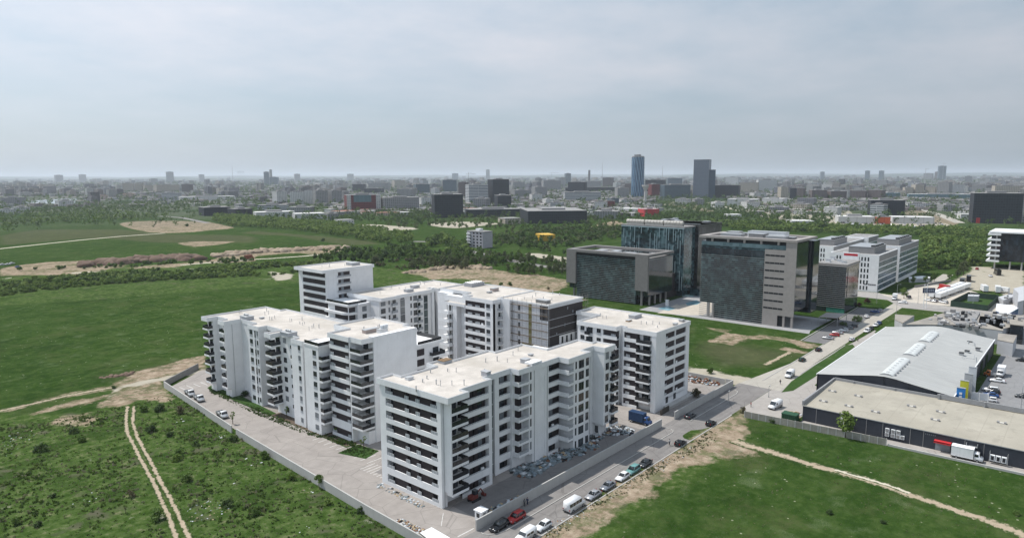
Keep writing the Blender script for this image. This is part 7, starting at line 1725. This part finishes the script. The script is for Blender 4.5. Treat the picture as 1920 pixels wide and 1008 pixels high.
def merged(kd, p, s, n=None, d=500):
    h, r, mt = SPEC[kd]; h *= s; r *= s
    n = n or int(np.clip(90000 / d, 45, 170)); ncl = 7
    u = rsm.random_sample(ncl); th = rsm.random_sample(ncl) * 6.283; q = r * .62 * np.sqrt(rsm.random_sample(ncl))
    C = np.stack([q*np.cos(th), q*np.sin(th), h * (.3 + .5*u)], 1); R = r * (.34 + .25*rsm.random_sample(ncl))
    V, F = leaves(rsm, C, R, n, r * .22, .85); V[:, 2] = np.maximum(V[:, 2], .05); V += np.array([p[0], p[1], 0])
    L = MERGE.setdefault(mt.name, [[], [], 0, mt]); L[0].append(V); L[1].append(F + L[2]); L[2] += len(V)
for d, p, kd, s, lab, grp in allp:
    c = 'shrub' if 'shrub' in kd else 'tree'
    if cnt[c] < (285 if c == 'tree' else 235): cnt[c] += 1; plant(kd, p[0], p[1], s, TONE[kd] + ' ' + lab + ', ' + AREA[min(3, max(0, int(project(*p)[0] // 480)))], grp)
    else: merged(kd, p, s, d=d)
# scattered trees of the whole city plain
for k in range(7000):
    a = YAW + vr.uniform(-.68, .68); d = 1050 * math.exp(vr.random() ** .8 * 2.0)
    p = (d*math.cos(a), d*math.sin(a)); s = vr.uniform(.9, 1.7); merged('dark_tree' if vr.random() < .7 else 'tree', p, s * (1 + d/5000), n=26)
names = {'leaves_green':'woodland','leaves_fresh':'woodland','leaves_dark':'woodland','leaves_olive':'woodland','leaves_dry':'scrub'}
for nm, (V, F, _, mt) in MERGE.items():
    o = big_mesh(names[nm], np.concatenate(V), np.concatenate(F), mt)
    tag(o, {'leaves_green':'mid-green trees of the woods and city plain, too many to count','leaves_fresh':'fresh green trees of the far woods, too many to count','leaves_dark':'dark green trees among the distant city blocks, too many to count','leaves_olive':'grey-green trees of the far scrub, too many to count','leaves_dry':'greyish half-bare scrub behind the estate'}[nm], 'trees', kind='stuff')
# weeds and rank grass
def tufts(poly, n, s0, s1, mt, name, label, avoid=()):
    rs = np.random.RandomState(n); poly_ = np.array(poly); lo, hi = poly_.min(0), poly_.max(0); P = []
    while len(P) < n:
        p = lo + (hi - lo) * rs.random_sample(2)
        if inpoly(p, poly) and not any(inpoly(p, a) for a in avoid): P.append(p)
    P = np.array(P); m = 7; V = []; c = np.repeat(P, m, 0); N = len(c)
    cl = .5 + .5*np.sin(c[:,0]*.23 + 1.3*np.sin(c[:,1]*.11)) * np.sin(c[:,1]*.19 + np.sin(c[:,0]*.07)*2)
    sz = np.repeat(s0 + (s1-s0) * rs.random_sample(len(P)) ** 2, m) * (.5 + cl)
    th = rs.random_sample(N) * 6.283; d = rs.random_sample(N) * sz * 1.1; cx = c[:,0] + d*np.cos(th); cy = c[:,1] + d*np.sin(th)
    t2 = rs.random_sample(N) * 6.283; w_ = sz * .5; h = sz * (.6 + .9*rs.random_sample(N)); lx, ly = np.cos(t2)*w_, np.sin(t2)*w_; tx, ty = rs.normal(size=N)*sz*.45, rs.normal(size=N)*sz*.45
    z0 = np.zeros(N)
    V = np.stack([np.stack([cx-lx, cy-ly, z0], 1), np.stack([cx+lx, cy+ly, z0], 1), np.stack([cx+lx*.5+tx, cy+ly*.5+ty, h], 1), np.stack([cx-lx*.6+tx, cy-ly*.6+ty, h*.9], 1)], 1).reshape(-1, 3)
    o = big_mesh(name, V, np.arange(4*N).reshape(N, 4), mt); tag(o, label, 'weeds', kind='stuff')
WEED = leafmat('weed_leaves', (0.032,0.060,0.014), (0.058,0.098,0.025), (0.13,0.155,0.065), .25, 0)
WEED2 = leafmat('weed_dry', (0.14,0.13,0.075), (0.20,0.185,0.12), (0.30,0.28,0.19), .4, 0)
ruts = Q('b7', [(640,330),(700,330),(700,460),(800,640),(890,780),(1010,1080),(890,1080),(760,740),(640,470)])
W1 = Q('p', [(-60,800),(60,790),(240,760),(330,735),(560,885),(770,1020),(770,1090),(-60,1090)])
tufts(W1, 5200, .08, .42, WEED, 'weeds', 'rank green weeds covering the waste ground at lower left', (ruts,))
tufts(W1, 2000, .10, .4, WEED2, 'weeds', 'dry straw-coloured weeds among the green ones at lower left', (ruts,))
V1 = Q('b6', [(650,945),(940,765),(1270,562),(1600,362),(1930,160),(1930,260),(1600,430),(1270,640),(1000,810),(760,975)])
tufts(V1, 420, .06, .22, WEED2, 'weeds', 'dry weeds on the verge beside the row of kerb-parked cars')
tufts(V1, 300, .06, .28, LEAFO, 'weeds', 'grey-green weeds on the verge beside the row of kerb-parked cars')
MD = Q('p', [(1395,790),(1560,800),(1700,850),(1960,900),(1960,1060),(1120,1060),(1230,930),(1400,850)])
PA = Q('z7', [(-80,390),(200,470),(560,575),(1000,720),(1320,830),(1702,970),(1760,1040),(1600,970),(1300,870),(1000,765),(540,625),(200,520),(-80,440)])
tufts(MD, 900, .05, .16, WEED2, 'grass', 'pale seed heads in the meadow on both sides of the sandy track', (PA,))
tufts(Q('z8', [(470,310),(700,405),(860,480),(1165,575),(1255,605),(1200,640),(1075,615),(1130,590),(900,520),(700,440),(480,335)]), 900, .12, .4, LEAFD, 'planting', 'dark ground cover in the strip along the long left block')
# ================================================================== THE CITY BEYOND
CG = 'distant city buildings'
FM = {
 'glass': facade('far_blue_glass', (0.10,0.14,0.17), (0.03,0.05,0.065), 3, 3.6, .8, .7, roof=(.2,.2,.2), rough=.3),
 'dark': facade('far_dark_glass', (0.032,0.036,0.046), (0.009,0.012,0.018), 3, 3.6, .8, .7, roof=(.12,.12,.12), jitter=.9),
 'white': facade('far_white_flats', (0.52,0.52,0.51), (0.10,0.11,0.12), 4.0, 3.0, .5, .5, roof=(.36,.35,.33)),
 'grey': facade('far_grey_flats', (0.26,0.26,0.26), (0.07,0.075,0.08), 4.0, 3.2, .55, .5, roof=(.28,.27,.26)),
 'beige': facade('far_beige_flats', (0.40,0.36,0.30), (0.10,0.095,0.09), 4.0, 3.0, .45, .5, roof=(.30,.28,.25)),
 'brown': facade('far_brown_flats', (0.15,0.12,0.115), (0.045,0.045,0.05), 3.6, 3.0, .5, .55, roof=(.2,.19,.18)),
 'band': facade('far_white_bands', (0.50,0.51,0.52), (0.05,0.06,0.075), 60, 3.6, .99, .52, roof=(.4,.4,.4)),
 'red': facade('far_red_office', (0.17,0.035,0.035), (0.035,0.02,0.024), 3, 3.6, .75, .5, roof=(.3,.3,.3)),
 'teal': facade('far_teal_hall', (0.13,0.22,0.24), (0.09,0.15,0.17), 8, 20, .9, .8, roof=(.55,.56,.56)),
 'shed': facade('far_pale_shed', (0.50,0.50,0.49), (0.35,0.35,0.35), 12, 30, .1, .6, roof=(.58,.57,.55)),
 'redshed': facade('far_red_shed', (0.42,0.03,0.035), (0.25,0.02,0.02), 9, 30, .1, .6, roof=(.50,.30,.31)),
 'yellow': facade('far_yellow_canopy', (0.55,0.33,0.03), (0.4,0.22,0.02), 9, 30, .1, .6, roof=(.58,.36,.05)),
 'orange': facade('far_orange_front', (0.50,0.10,0.035), (0.3,0.06,0.03), 9, 30, .1, .6, roof=(.4,.2,.15)),
 'terra': facade('far_terracotta', (0.42,0.34,0.29), (0.12,0.1,0.09), 4, 3, .4, .45, roof=(.33,.14,.09)),
}
def far_building(x0, x1, yb, yt, kind, label, dep=None, turn=14, roofbox=True, cat='building', parts=()):
    """stands on the ground at photo row yb; height follows from row yt"""
    cx, cy = gp('p', (x0 + x1) / 2, yb); d = np.array([cx, cy]); dist = float(d @ c_f[:2] / math.cos(PITCH) ** 0)
    wd = (x1 - x0) / FL * dist; h = max(3.0, top_at(cx, cy, yt)); dep = dep or min(wd, 40) * .8
    az = math.atan2(cy, cx); tr = rad(turn)
    wf = max(wd * .55, (wd - dep * abs(math.sin(tr))) / max(.3, math.cos(tr)))
    r = empty('city_building', cx, cy, 0, label, cat, CG); r.rotation_euler = (0, 0, az - math.pi/2 + tr)
    def loc(name, bx, m):
        mb = MB(); mb.box(*bx); o = bpy.data.objects.new(name, mb.build(name, m, org=(0,0,0), mesh_only=True)); COL.objects.link(o); o.parent = r; return o
    loc('wall', (-wf/2, 0, 0, wf/2, dep, h - .6), FM[kind])
    loc('roof', (-wf/2 - .2, -.2, h - .6, wf/2 + .2, dep + .2, h), MATS['grey_roof'] if kind not in ('shed', 'redshed', 'teal', 'yellow', 'terra') else FM[kind])
    if roofbox and h > 9: loc('roof_plant', (-wf*.22, dep*.25, h, wf*.18, dep*.7, h + 2.6), MATS['roof_plant_housing'])
    for nm, (u0, u1, v0, v1, mk) in parts:      # fractions of the front
        loc(nm, (-wf/2 + wf*u0, -.5, h*v0, -wf/2 + wf*u1, -.02, h*v1), FM[mk] if mk in FM else MATS[mk])
    return r
WALLF = [('white_side', (0,.13,0,1,'white')), ]
LM = [
 (884,916,393,372,'grey','grey mid-rise office below the white-banded one'),(930,962,391,366,'dark','dark stepped office in front of the tall dark cluster'),(1000,1030,369,350,'grey','grey office shoulder left of the wide grey slab'),(1030,1056,392,379,'band','low banded office left of the brick-red block'),
 (1062,1098,366,341,'dark','dark slab tower rising behind the white-banded office'),(1155,1182,372,352,'grey','grey mid-rise left of the cylindrical tower'),(1142,1164,386,371,'glass','small bluish office by the white halls'),(1170,1200,362,344,'brown','brownish apartment block left of the cylindrical tower'),
 (742,776,372,354,'grey','grey flats rising behind the grey banded office'),(778,808,364,345,'glass','bluish office behind the white low flats'),(738,762,352,338,'beige','beige flats on the skyline behind the grey banded office'),(690,730,356,343,'grey','grey flats on the skyline behind the red office'),
 (1262,1292,385,373,'white','white low-rise right below the blue-grey slab'),(1300,1322,384,373,'grey','grey low-rise at the foot of the square skyscraper'),(1395,1430,392,378,'white','white mid-rise among the park trees right of the skyscrapers'),(1440,1476,400,388,'grey','grey low hall below the sandy-brown apartments'),
 (1478,1516,396,382,'beige','beige workshop block below the brown apartments'),(1700,1745,392,381,'white','white low block under the long teal hall'),(1765,1800,396,384,'grey','grey low block left of the black-blue office'),(590,630,372,360,'grey','grey slab flats just above the dark-framed flats'),
 (812,872,408,364,'dark','black glass office block at mid-left of the skyline, nearest of the dark group'),(876,919,384,346,'band','black-framed office with white horizontal bands beside the black glass block'),
 (919,960,383,336,'dark','tall dark office cluster right of the white-banded one'),(829,857,362,337,'glass','blue-dark office behind the black glass block'),(857,878,372,341,'brown','raw brown building shell under a crane behind the black glass block'),
 (960,986,356,341,'grey','grey-dark office with a bright notch, right of the tall dark cluster'),(961,1000,371,356,'grey','low grey office block before the tall dark cluster'),(911,918,337,318,'grey','thin pale tower alone on the skyline left of centre'),
 (847,859,337,325,'glass','small bluish tower on the skyline left of the thin pale one'),(1017,1054,358,338,'grey','wide grey office slab in the centre distance'),(1060,1072,345,325,'glass','dark rounded tower in the centre distance'),(1048,1060,350,333,'grey','grey tower attached to the dark rounded one'),
 (1057,1129,378,360,'band','long white-banded office in the centre'),(1060,1158,360,351,'dark','long dark hall roof with bright plant behind the white-banded office'),(979,1112,419,395,'dark','large dark-framed flat complex with a pale roof in the middle distance'),
 (996,1049,417,401,'white','pale block of flats in front of the dark-framed flat complex, left half'),(1049,1072,417,401,'beige','beige end of the flats in front of the dark-framed complex'),(874,982,406,392,'dark','long low dark showroom left of the dark-framed complex'),(940,984,420,409,'beige','low cream house row under the long dark showroom'),
 (1136,1152,392,376,'red','small brick-red block right of the dark-framed complex'),(1112,1136,395,378,'white','small white block right of the dark-framed complex'),(995,1020,378,364,'white','small white office with a dark window band, centre-left'),(1020,1041,385,373,'shed','white low shed in the centre'),
 (1102,1106,345,319,'brown','pencil-thin dark tower on the skyline'),(1128,1149,352,333,'brown','red-brown slab tower pair before the mast'),(1094,1128,352,340,'grey','row of grey flats left of the red-brown slab pair'),
 (1202,1242,406,392,'redshed','bright red low hall with a pale roof'),(1110,1160,410,396,'grey','grey low hall with rounded roof left of the red hall'),(1150,1200,400,391,'shed','pale warehouse roofs left of the red hall'),(1163,1187,384,374,'white','low pale roofed hall under the cylindrical tower'),
 (1242,1298,372,346,'glass','blue-grey office slab left of the square skyscraper'),(1333,1385,371,347,'dark','dark office slab right of the square skyscraper'),(1207,1245,362,337,'dark','dark office blocks between the two skyscrapers'),(1251,1280,350,334,'glass','blue-green office box between the two skyscrapers, farther back'),
 (1218,1240,370,345,'red','reddish office below the cylindrical tower'),(1385,1420,362,342,'beige','cream and brown apartment towers right of the skyscrapers'),(1359,1384,347,332,'white','white tower blocks far behind the dark slab'),(1420,1457,360,337,'white','pale apartment rows with white tops, right of the cream towers'),
 (1461,1480,374,350,'beige','sandy-brown apartment block, left of a dark pair'),(1480,1492,376,352,'dark','dark narrow block joined to the sandy-brown apartments'),(1492,1507,374,352,'brown','brown apartment block right of the dark narrow one'),
 (1520,1552,374,356,'brown','brown apartment row at right, first from the left'),(1554,1590,374,358,'brown','brown apartment row at right, second from the left'),(1592,1622,375,357,'brown','brown apartment row at right, third from the left'),(1624,1654,375,356,'brown','brown apartment row at right, fourth from the left'),
 (1695,1713,366,351,'beige','beige apartment tower, lowest of the group of four at right'),(1713,1734,366,346,'beige','beige apartment tower with dark roof rim, second of four at right'),(1734,1753,366,350,'beige','beige apartment tower, third of four at right'),(1755,1779,367,341,'grey','tall grey apartment tower with a dark stripe, fourth of four at right'),
 (1710,1826,374,364,'teal','very long low teal hall at right'),(1655,1690,372,361,'teal','shorter teal-roofed hall left of the long one'),(1632,1695,404,375,'dark','dark curved office with white front wing at right'),(1628,1658,405,383,'band','white-banded wing in front of the dark curved office'),
 (1571,1640,419,406,'shed','pale low car showroom at right'),(1641,1673,420,406,'orange','orange-fronted part of the car showroom'),(1674,1750,419,407,'shed','long low showroom hall with dark glass front at right'),(1541,1572,405,388,'shed','twin-roofed white warehouse left of the showroom'),(1480,1530,424,414,'shed','low white hall in front of the green wood'),
 (1337,1363,389,379,'shed','white low wall-like shed in the park'),(1362,1420,385,373,'shed','cluster of white ribbed roofs right of the park'),(1425,1470,386,372,'shed','pale low halls right of the ribbed roofs'),(1361,1393,411,402,'shed','pale strip-like shed below the ribbed roofs'),(1410,1440,372,361,'white','white-topped low office before the brown apartments'),
 (1826,1910,419,362,'dark','large black-blue glass office block at the right edge of the middle distance'),(1845,1888,368,359,'brown','dark red roof storey on the black-blue office'),(1800,1830,411,401,'shed','white fuel station canopy beside the black-blue office'),(1908,1925,418,404,'grey','grey low block right of the black-blue office'),
 (1621,1629.5,338,320,'glass','slim bluish tower, left one of a pair at right'),(1646.5,1655.5,338,320,'glass','slim bluish tower, right one of a pair at right'),(1538,1546,336,322,'glass','slim bluish tower left of the pair at right'),(1759.5,1773,338,311,'glass','unfinished tall tower on the right skyline'),(1752,1761,337,322,'brown','spired reddish building beside the unfinished tower'),(1731,1747,338,325,'grey','grey office left of the spired reddish building'),
 (649,717,397,365,'red','dark red office with white side fins left of centre'),(717,789,396,370,'grey','grey banded office right of the dark red one'),(660,685,360,345,'dark','small dark block above the red office'),(681,718,364,353,'dark','dark roof structures behind the red office'),(788,812,388,370,'white','white low flats between the grey office and the black glass block'),
 (516,543,383,358,'white','tall-windowed white complex left of the red office, first part'),(543,570,384,359,'white','white complex left of the red office, second part'),(570,590,382,357,'white','white complex left of the red office, third part'),(590,618,384,357,'grey','grey flats right of the white complex'),(618,646,383,357,'grey','dark-framed flats closest to the red office'),
 (482,538,397,384,'band','low office with white roof slab at left'),(538,585,402,388,'grey','low grey halls right of the white roof slab'),(380,436,404,388,'dark','long low dark-and-white office row at left, first part'),(436,480,406,391,'dark','long low dark-and-white office row at left, second part'),(480,556,409,397,'shed','low pale halls in front of the white roof slab'),(552,612,410,400,'shed','pale hall row left of the red office'),
 (631,668,421,412,'white','small white house by the diagonal tree row'),(610,640,412,400,'grey','grey low hall above the small white house'),
 (495,505,347,322,'glass','dark narrow tower of the left skyline group'),(505,522,347,332,'glass','broad bluish block of the left skyline group'),(507,512,345,318,'grey','spired tower of the left skyline group'),(553,564,340,326,'grey','grey square tower right of the left skyline group'),(651,663,338,326,'grey','grey square tower farther right on the left skyline'),(445,458,331,321,'grey','pale massive palace block on the horizon'),(458,480,331,327,'grey','low wing of the pale palace on the horizon'),
 (105,119,342,328,'grey','grey square tower at far left of the skyline'),(149,161,341,327,'grey','second grey square tower at far left of the skyline'),(312,325,343,322,'grey','tallest pale tower on the left skyline'),(374,384,340,327,'grey','pale tower right of the tallest one on the left skyline'),(283,297,346,335,'grey','grey block left of the tallest tower on the left skyline'),
 (230,250,361,343,'beige','beige slab flats at left, first from the left'),(253,268,360,343,'beige','beige slab flats at left, second from the left'),(271,288,360,347,'beige','beige slab flats at left, third from the left'),(294,338,361,346,'beige','long beige slab flats at left, fourth from the left'),(341,361,362,345,'brown','dark-ended slab flats at left, fifth from the left'),
 (302,336,376,361,'band','white modern office among the trees at left'),(342,440,376,368,'shed','low white halls right of the white modern office'),(185,205,374,366,'terra','pink-walled house among the trees at left'),(230,252,371,363,'terra','red-roofed house among the trees at left'),(2,42,384,370,'grey','long grey office by the lake at far left'),(110,140,386,376,'white','white lakeside houses at far left'),(30,60,398,388,'white','scattered white houses before the lake'),(0,24,402,392,'white','white houses at the left edge before the lake'),
 (1640,1662,349,338,'grey','grey block far behind the brown apartment rows'),(1866,1915,372,348,'beige','pinkish apartment blocks on the right horizon'),(1780,1810,366,346,'white','white slab flats right of the four apartment towers'),(1822,1850,362,346,'grey','grey flats with teal top at right'),
]
for k, (x0, x1, yb, yt, kd, lab) in enumerate(LM):
    pr_ = []
    if 'dark red office' in lab: pr_ = [('white_side', (0,.12,0,1,'white')), ('white_side', (.86,1,0,1,'white')), ('green_glazing', (.2,.72,.58,.98,'teal'))]
    if 'large black-blue' in lab: pr_ = [('red_panel', (.08,.16,0,.18,'redshed'))]
    if 'dark curved' in lab: pr_ = []
    far_building(x0, x1, yb, yt, kd, lab, turn=(-18, 16, 24, -10)[k % 4] if x1 - x0 < 60 else 10, parts=pr_, dep=30 if yt < 335 else 95 if (x0, x1) == (979, 1112) else None)
# small grey apartment house
x, y = gp('b3', 370, 778); r = empty('apartment_house', x, y, 0, 'small five-storey grey-white apartment house alone among the trees, middle distance', 'apartment house'); ORG[r] = (x, y, 0)
mb = MB(); mb.box(x, y - 9, 0, x + 14, y + 12, 15.5); mb.build('wall', mat('pale_lilac_render', (0.36,0.35,0.38), .9, .1, .5), r)
mb = MB(); mb.box(x - .3, y - 9.3, 15.5, x + 14.3, y + 12.3, 16.1); mb.build('roof', MATS['grey_roof'], r)
mb = MB(); mb.box(x + 4, y - 1, 16.1, x + 9, y + 4, 18.3); mb.build('stair_head', PLASTER, r)
for k in range(5):
    for q in range(4): mb = MB(); mb.box(x - .06, y - 7.5 + q*4.6, 1.4 + k*3, x, y - 5.4 + q*4.6, 2.9 + k*3); mb.build('window', DGLASS, r)
    mb = MB(); mb.box(x - 1.4, y + 6.6, 1.0 + k*3, x, y + 11.6, 2.0 + k*3); mb.build('balcony', PLASTER, r)
# yellow-roofed canopy
far_building(1010, 1048, 452, 440, 'yellow', 'bright yellow flat canopy roof among the trees', dep=22, turn=20, roofbox=False, cat='canopy')
# cylindrical tower
cx, cy = gp('p', 1195, 371); hh = top_at(cx, cy, 293); dist = cx*c_f[0] + cy*c_f[1]; rr_ = 24/FL*dist/2
r = empty('glass_tower', cx, cy, 0, 'tall cylindrical blue glass tower with swirling pale lines on the skyline', 'tower'); 
SWIRL = bpy.data.materials.new('swirl_glass'); SWIRL.use_nodes = True; t = NT(SWIRL.node_tree); oc = t.n('ShaderNodeTexCoord').outputs['Object']; s_ = t.n('ShaderNodeSeparateXYZ', {0: oc})
an = t.m('ARCTAN2', s_.outputs[1], s_.outputs[0]); a1 = t.m('FRACT', t.m('ADD', t.m('MULTIPLY', an, 2.2), t.m('MULTIPLY', s_.outputs[2], .022))); a2 = t.m('FRACT', t.m('SUBTRACT', t.m('MULTIPLY', an, 2.2), t.m('MULTIPLY', s_.outputs[2], .010)))
cc = t.mix(t.m('LESS_THAN', a1, .28), (0.02,0.07,0.14), (0.13,0.23,0.33)); cc = t.mix(t.m('MULTIPLY', t.m('LESS_THAN', a2, .2), .5), cc, (0.22,0.29,0.34))
bs = t.n('ShaderNodeBsdfPrincipled', {'Base Color': cc, 'Roughness': .25}); t.n('ShaderNodeOutputMaterial', {0: bs.outputs[0]})
mb = MB(); mb.tube((0,0,0), (0,0,hh-3), rr_, n=28); me = mb.build("shaft", SWIRL, org=(0,0,0), mesh_only=True); child('shaft', me, r)
mb = MB(); mb.tube((0,0,hh-3), (0,0,hh), rr_*.94, n=28); child('crown_ring', mb.build('crown_ring', FM['grey'], org=(0,0,0), mesh_only=True), r)
mb = MB(); mb.box(-rr_*.5, -rr_*.4, hh, rr_*.2, rr_*.4, hh + 5); child('roof_plant', mb.build('roof_plant', FM['grey'], org=(0,0,0), mesh_only=True), r)
def tower(x0, x1, yb, yt, kind, label, crown=True, turn=0, dep=.8):
    r = far_building(x0, x1, yb, yt, kind, label, turn=turn, dep=None, roofbox=False, cat='tower'); r.name = 'glass_tower'
    return r
FM['bluegrey'] = facade('far_bluegrey_tower', (0.16,0.18,0.22), (0.11,0.13,0.165), 3, 3.8, .75, .5, roof=(.2,.2,.2), rough=.35)
FM['navy'] = facade('far_navy_tower', (0.05,0.08,0.12), (0.025,0.045,0.075), 3, 3.8, .8, .6, roof=(.2,.2,.2), rough=.3)
tower(1297, 1329, 372, 299, 'bluegrey', 'tall square blue-grey skyscraper with a darker left edge', turn=-12)
tower(1323, 1342, 372, 318, 'navy', 'shorter navy glass tower leaning against the square skyscraper', turn=16)
# water tower
cx, cy = gp('p', 1209.5, 388); hh = top_at(cx, cy, 347); dist = cx*c_f[0] + cy*c_f[1]; u = dist / FL
r = empty('water_tower', cx, cy, 0, 'concrete water tower with a flared top in the middle distance', 'water tower')
mb = MB(); mb.tube((0,0,0), (0,0,hh*.75), 2.9*u, 2.2*u, n=16); child('shaft', mb.build('shaft', CONC, org=(0,0,0), mesh_only=True), r)
mb = MB(); mb.tube((0,0,hh*.74), (0,0,hh*.95), 2.3*u, 6.6*u, n=20); mb.tube((0,0,hh*.95), (0,0,hh), 6.8*u, 6.8*u, n=20); child('tank', mb.build('tank', CONC, org=(0,0,0), mesh_only=True), r)
# masts and cranes
def mast(X, yb, yt, lab, crane=False, w_=1.0):
    cx, cy = gp('p', X, yb); h = top_at(cx, cy, yt); r = empty('tower_crane' if crane else 'radio_mast', cx, cy, 0, lab, 'crane' if crane else 'mast')
    mb = MB(); mb.tube((0,0,0), (0,0,h), w_, w_*.5, n=6); child('tower', mb.build('tower', COPING, org=(0,0,0), mesh_only=True), r)
    if crane:
        dv_ = Vector((c_r[0], c_r[1], 0)).normalized(); L = crane
        mb = MB(); a = -dv_*L*.35; b = dv_*L; mb.tube((a.x, a.y, h*.93), (b.x, b.y, h*.93), w_*.5, n=5); mb.tube((0,0,h*1.0), (b.x*.7, b.y*.7, h*.94), w_*.25, n=4); child('jib', mb.build('jib', COPING, org=(0,0,0), mesh_only=True), r)
mast(437, 345, 311, 'thin radio mast on the left skyline', w_=2.2); mast(1129, 350, 305, 'thin radio mast in the centre of the skyline', w_=1.6); mast(1241.5, 350, 312, 'thin radio mast just right of the cylindrical tower', w_=1.6)
mast(879, 372, 323, 'tower crane above the raw brown building shell', crane=22, w_=1.0); mast(1034, 345, 323, 'tower crane over the centre distance', crane=60, w_=1.4); mast(1734, 345, 315, 'faint crane left of the unfinished tower', crane=20, w_=1.6); mast(1767, 338, 305, 'crane on top of the unfinished tower', crane=25, w_=2.0)
mast(1005+0, 384, 359, 'white chimney-like pole beside the white-banded office', w_=1.3)
# fill: 170 blocks as things, the rest of the city as one mass
cr_ = random.Random(31); items = []
def density(X, Y):                                  # how built-up a photo spot is
    if Y < 372: return 1.0
    if X < 620: return .16 if Y < 388 else 0.0
    if X > 1380: return .6 if Y < 404 else .0
    return .95 if Y < 398 else .25 if Y < 410 else 0
while len(items) < 7600:
    X = cr_.uniform(-60, 1980); Y = 333.5 + (cr_.random() ** 1.7) * 72
    if cr_.random() > density(X, Y): continue
    if X < 160 and 368 < Y < 386 or (1560 < X < 1800 and Y > 396) or (1230 < X < 1420 and Y > 372): continue
    x, y = gp('p', X, Y); items.append((math.hypot(x, y), x, y))
items.sort()
PAL = [(0.34,0.335,0.32),(0.27,0.25,0.22),(0.50,0.50,0.49),(0.22,0.22,0.23),(0.24,0.20,0.185),(0.40,0.36,0.31),(0.28,0.29,0.31),(0.55,0.54,0.51),(0.16,0.15,0.155)]
CITYM = facade('city_blocks', (0.4,0.4,0.4), (0.075,0.08,0.09), 4.2, 3.1, .5, .5, use_attr=True, roof=(0.17,0.155,0.15))
mb = MB(); colr = []
for k, (d, x, y) in enumerate(items):
    tall = cr_.random(); az = math.atan2(y, x)
    h = 5 + 5 * cr_.random() if tall < .55 else (14 + 16 * cr_.random() if tall < .97 else 30 + 16 * cr_.random())
    if d < 1300: h = min(h, 9 + 3 * cr_.random())
    PX, PY = project(x, y)
    if any(l[0] - 4 < PX < l[1] + 4 and PY > l[2] - 1.5 for l in LM): h = min(h, 6.0)
    a, b = cr_.uniform(10, 34) * (1 + d/9000), cr_.uniform(9, 20) * (1 + d/9000)
    if cr_.random() < .5: a, b = b, a
    c = cr_.choice(PAL); q_ = cr_.uniform(.45, 1.05); c = tuple(min(.8, v * q_ * cr_.uniform(.97, 1.03)) for v in c)
    if k < 150:
        kd = cr_.choice(('white','grey','beige','shed','terra','grey','brown')) if h < 13 else cr_.choice(('white','grey','beige','brown'))
        r = empty('city_building', x, y, 0, 'low ' + {'white':'white','grey':'grey','beige':'beige','shed':'pale shed-like','terra':'red-roofed','brown':'brown'}[kd] + ' distant building among the trees, ' + AREA[min(3, max(0, int(project(x, y)[0] // 480)))], 'building', 'low distant buildings between the trees'); r.rotation_euler = (0,0,cr_.choice((0, .3, -.4, .8)))
        m2 = MB(); m2.box(-a/2, -b/2, 0, a/2, b/2, h - .5); child('wall', m2.build('wall', FM[kd], org=(0,0,0), mesh_only=True), r)
        m2 = MB(); m2.box(-a/2-.3, -b/2-.3, h-.5, a/2+.3, b/2+.3, h); child('roof', m2.build('roof', FM[kd], org=(0,0,0), mesh_only=True), r)
    else:
        n0 = len(mb.f); mb.box(x - a/2, y - b/2, 0, x + a/2, y + b/2, h, bot=False)
        if cr_.random() < .3 and h > 12: mb.box(x - a*.2, y - b*.2, h, x + a*.2, y + b*.2, h + 3, bot=False)
        colr += [c] * (len(mb.f) - n0)
o = mb.build('distant_city', CITYM, org=(0,0,0), col=colr); tag(o, 'distant city of countless flats and houses reaching to the horizon', 'city', kind='stuff')
# low hills of woodland closing the horizon
mb = MB(); rs = random.Random(4)
for lay in range(3):
    D0 = 14000 + 6000 * lay; prev = None
    for k in range(61):
        a = YAW - .8 + 1.6 * k / 60; x, y = D0*math.cos(a), D0*math.sin(a); hgt_ = 30 + 18*lay + 14*math.sin(k*.7+lay) + 8*math.sin(k*1.9)
        cur = len(mb.v); mb.v += [(x, y, 0), (x*1.05, y*1.05, hgt_), (x*1.25, y*1.25, 0)]
        if prev is not None: mb.f += [(prev, cur, cur+1, prev+1), (prev+1, cur+1, cur+2, prev+2)]; mb.m += [0, 0]
        prev = cur
tag(mb.build('hills', mat('far_woodland', (0.05,0.07,0.05), .95, .3, .001), org=(0,0,0)), kind='structure')
# ================================================================== THE AIR
mb = MB(); mb.box(-15000, -15000, -1, 46000, 46000, 210)
hm = bpy.data.materials.new('haze'); hm.use_nodes = True; t = NT(hm.node_tree)
v = t.n('ShaderNodeVolumePrincipled', {'Color': (0.84, 0.92, 1.0, 1), 'Density': 0.00006, 'Anisotropy': 0.2})
out = t.n('ShaderNodeOutputMaterial'); t.t.links.new(v.outputs[0], out.inputs['Volume'])
hz = mb.build('haze', hm, org=(0,0,-1)); tag(hz, 'pale blue air haze over the plain', 'haze', kind='stuff')
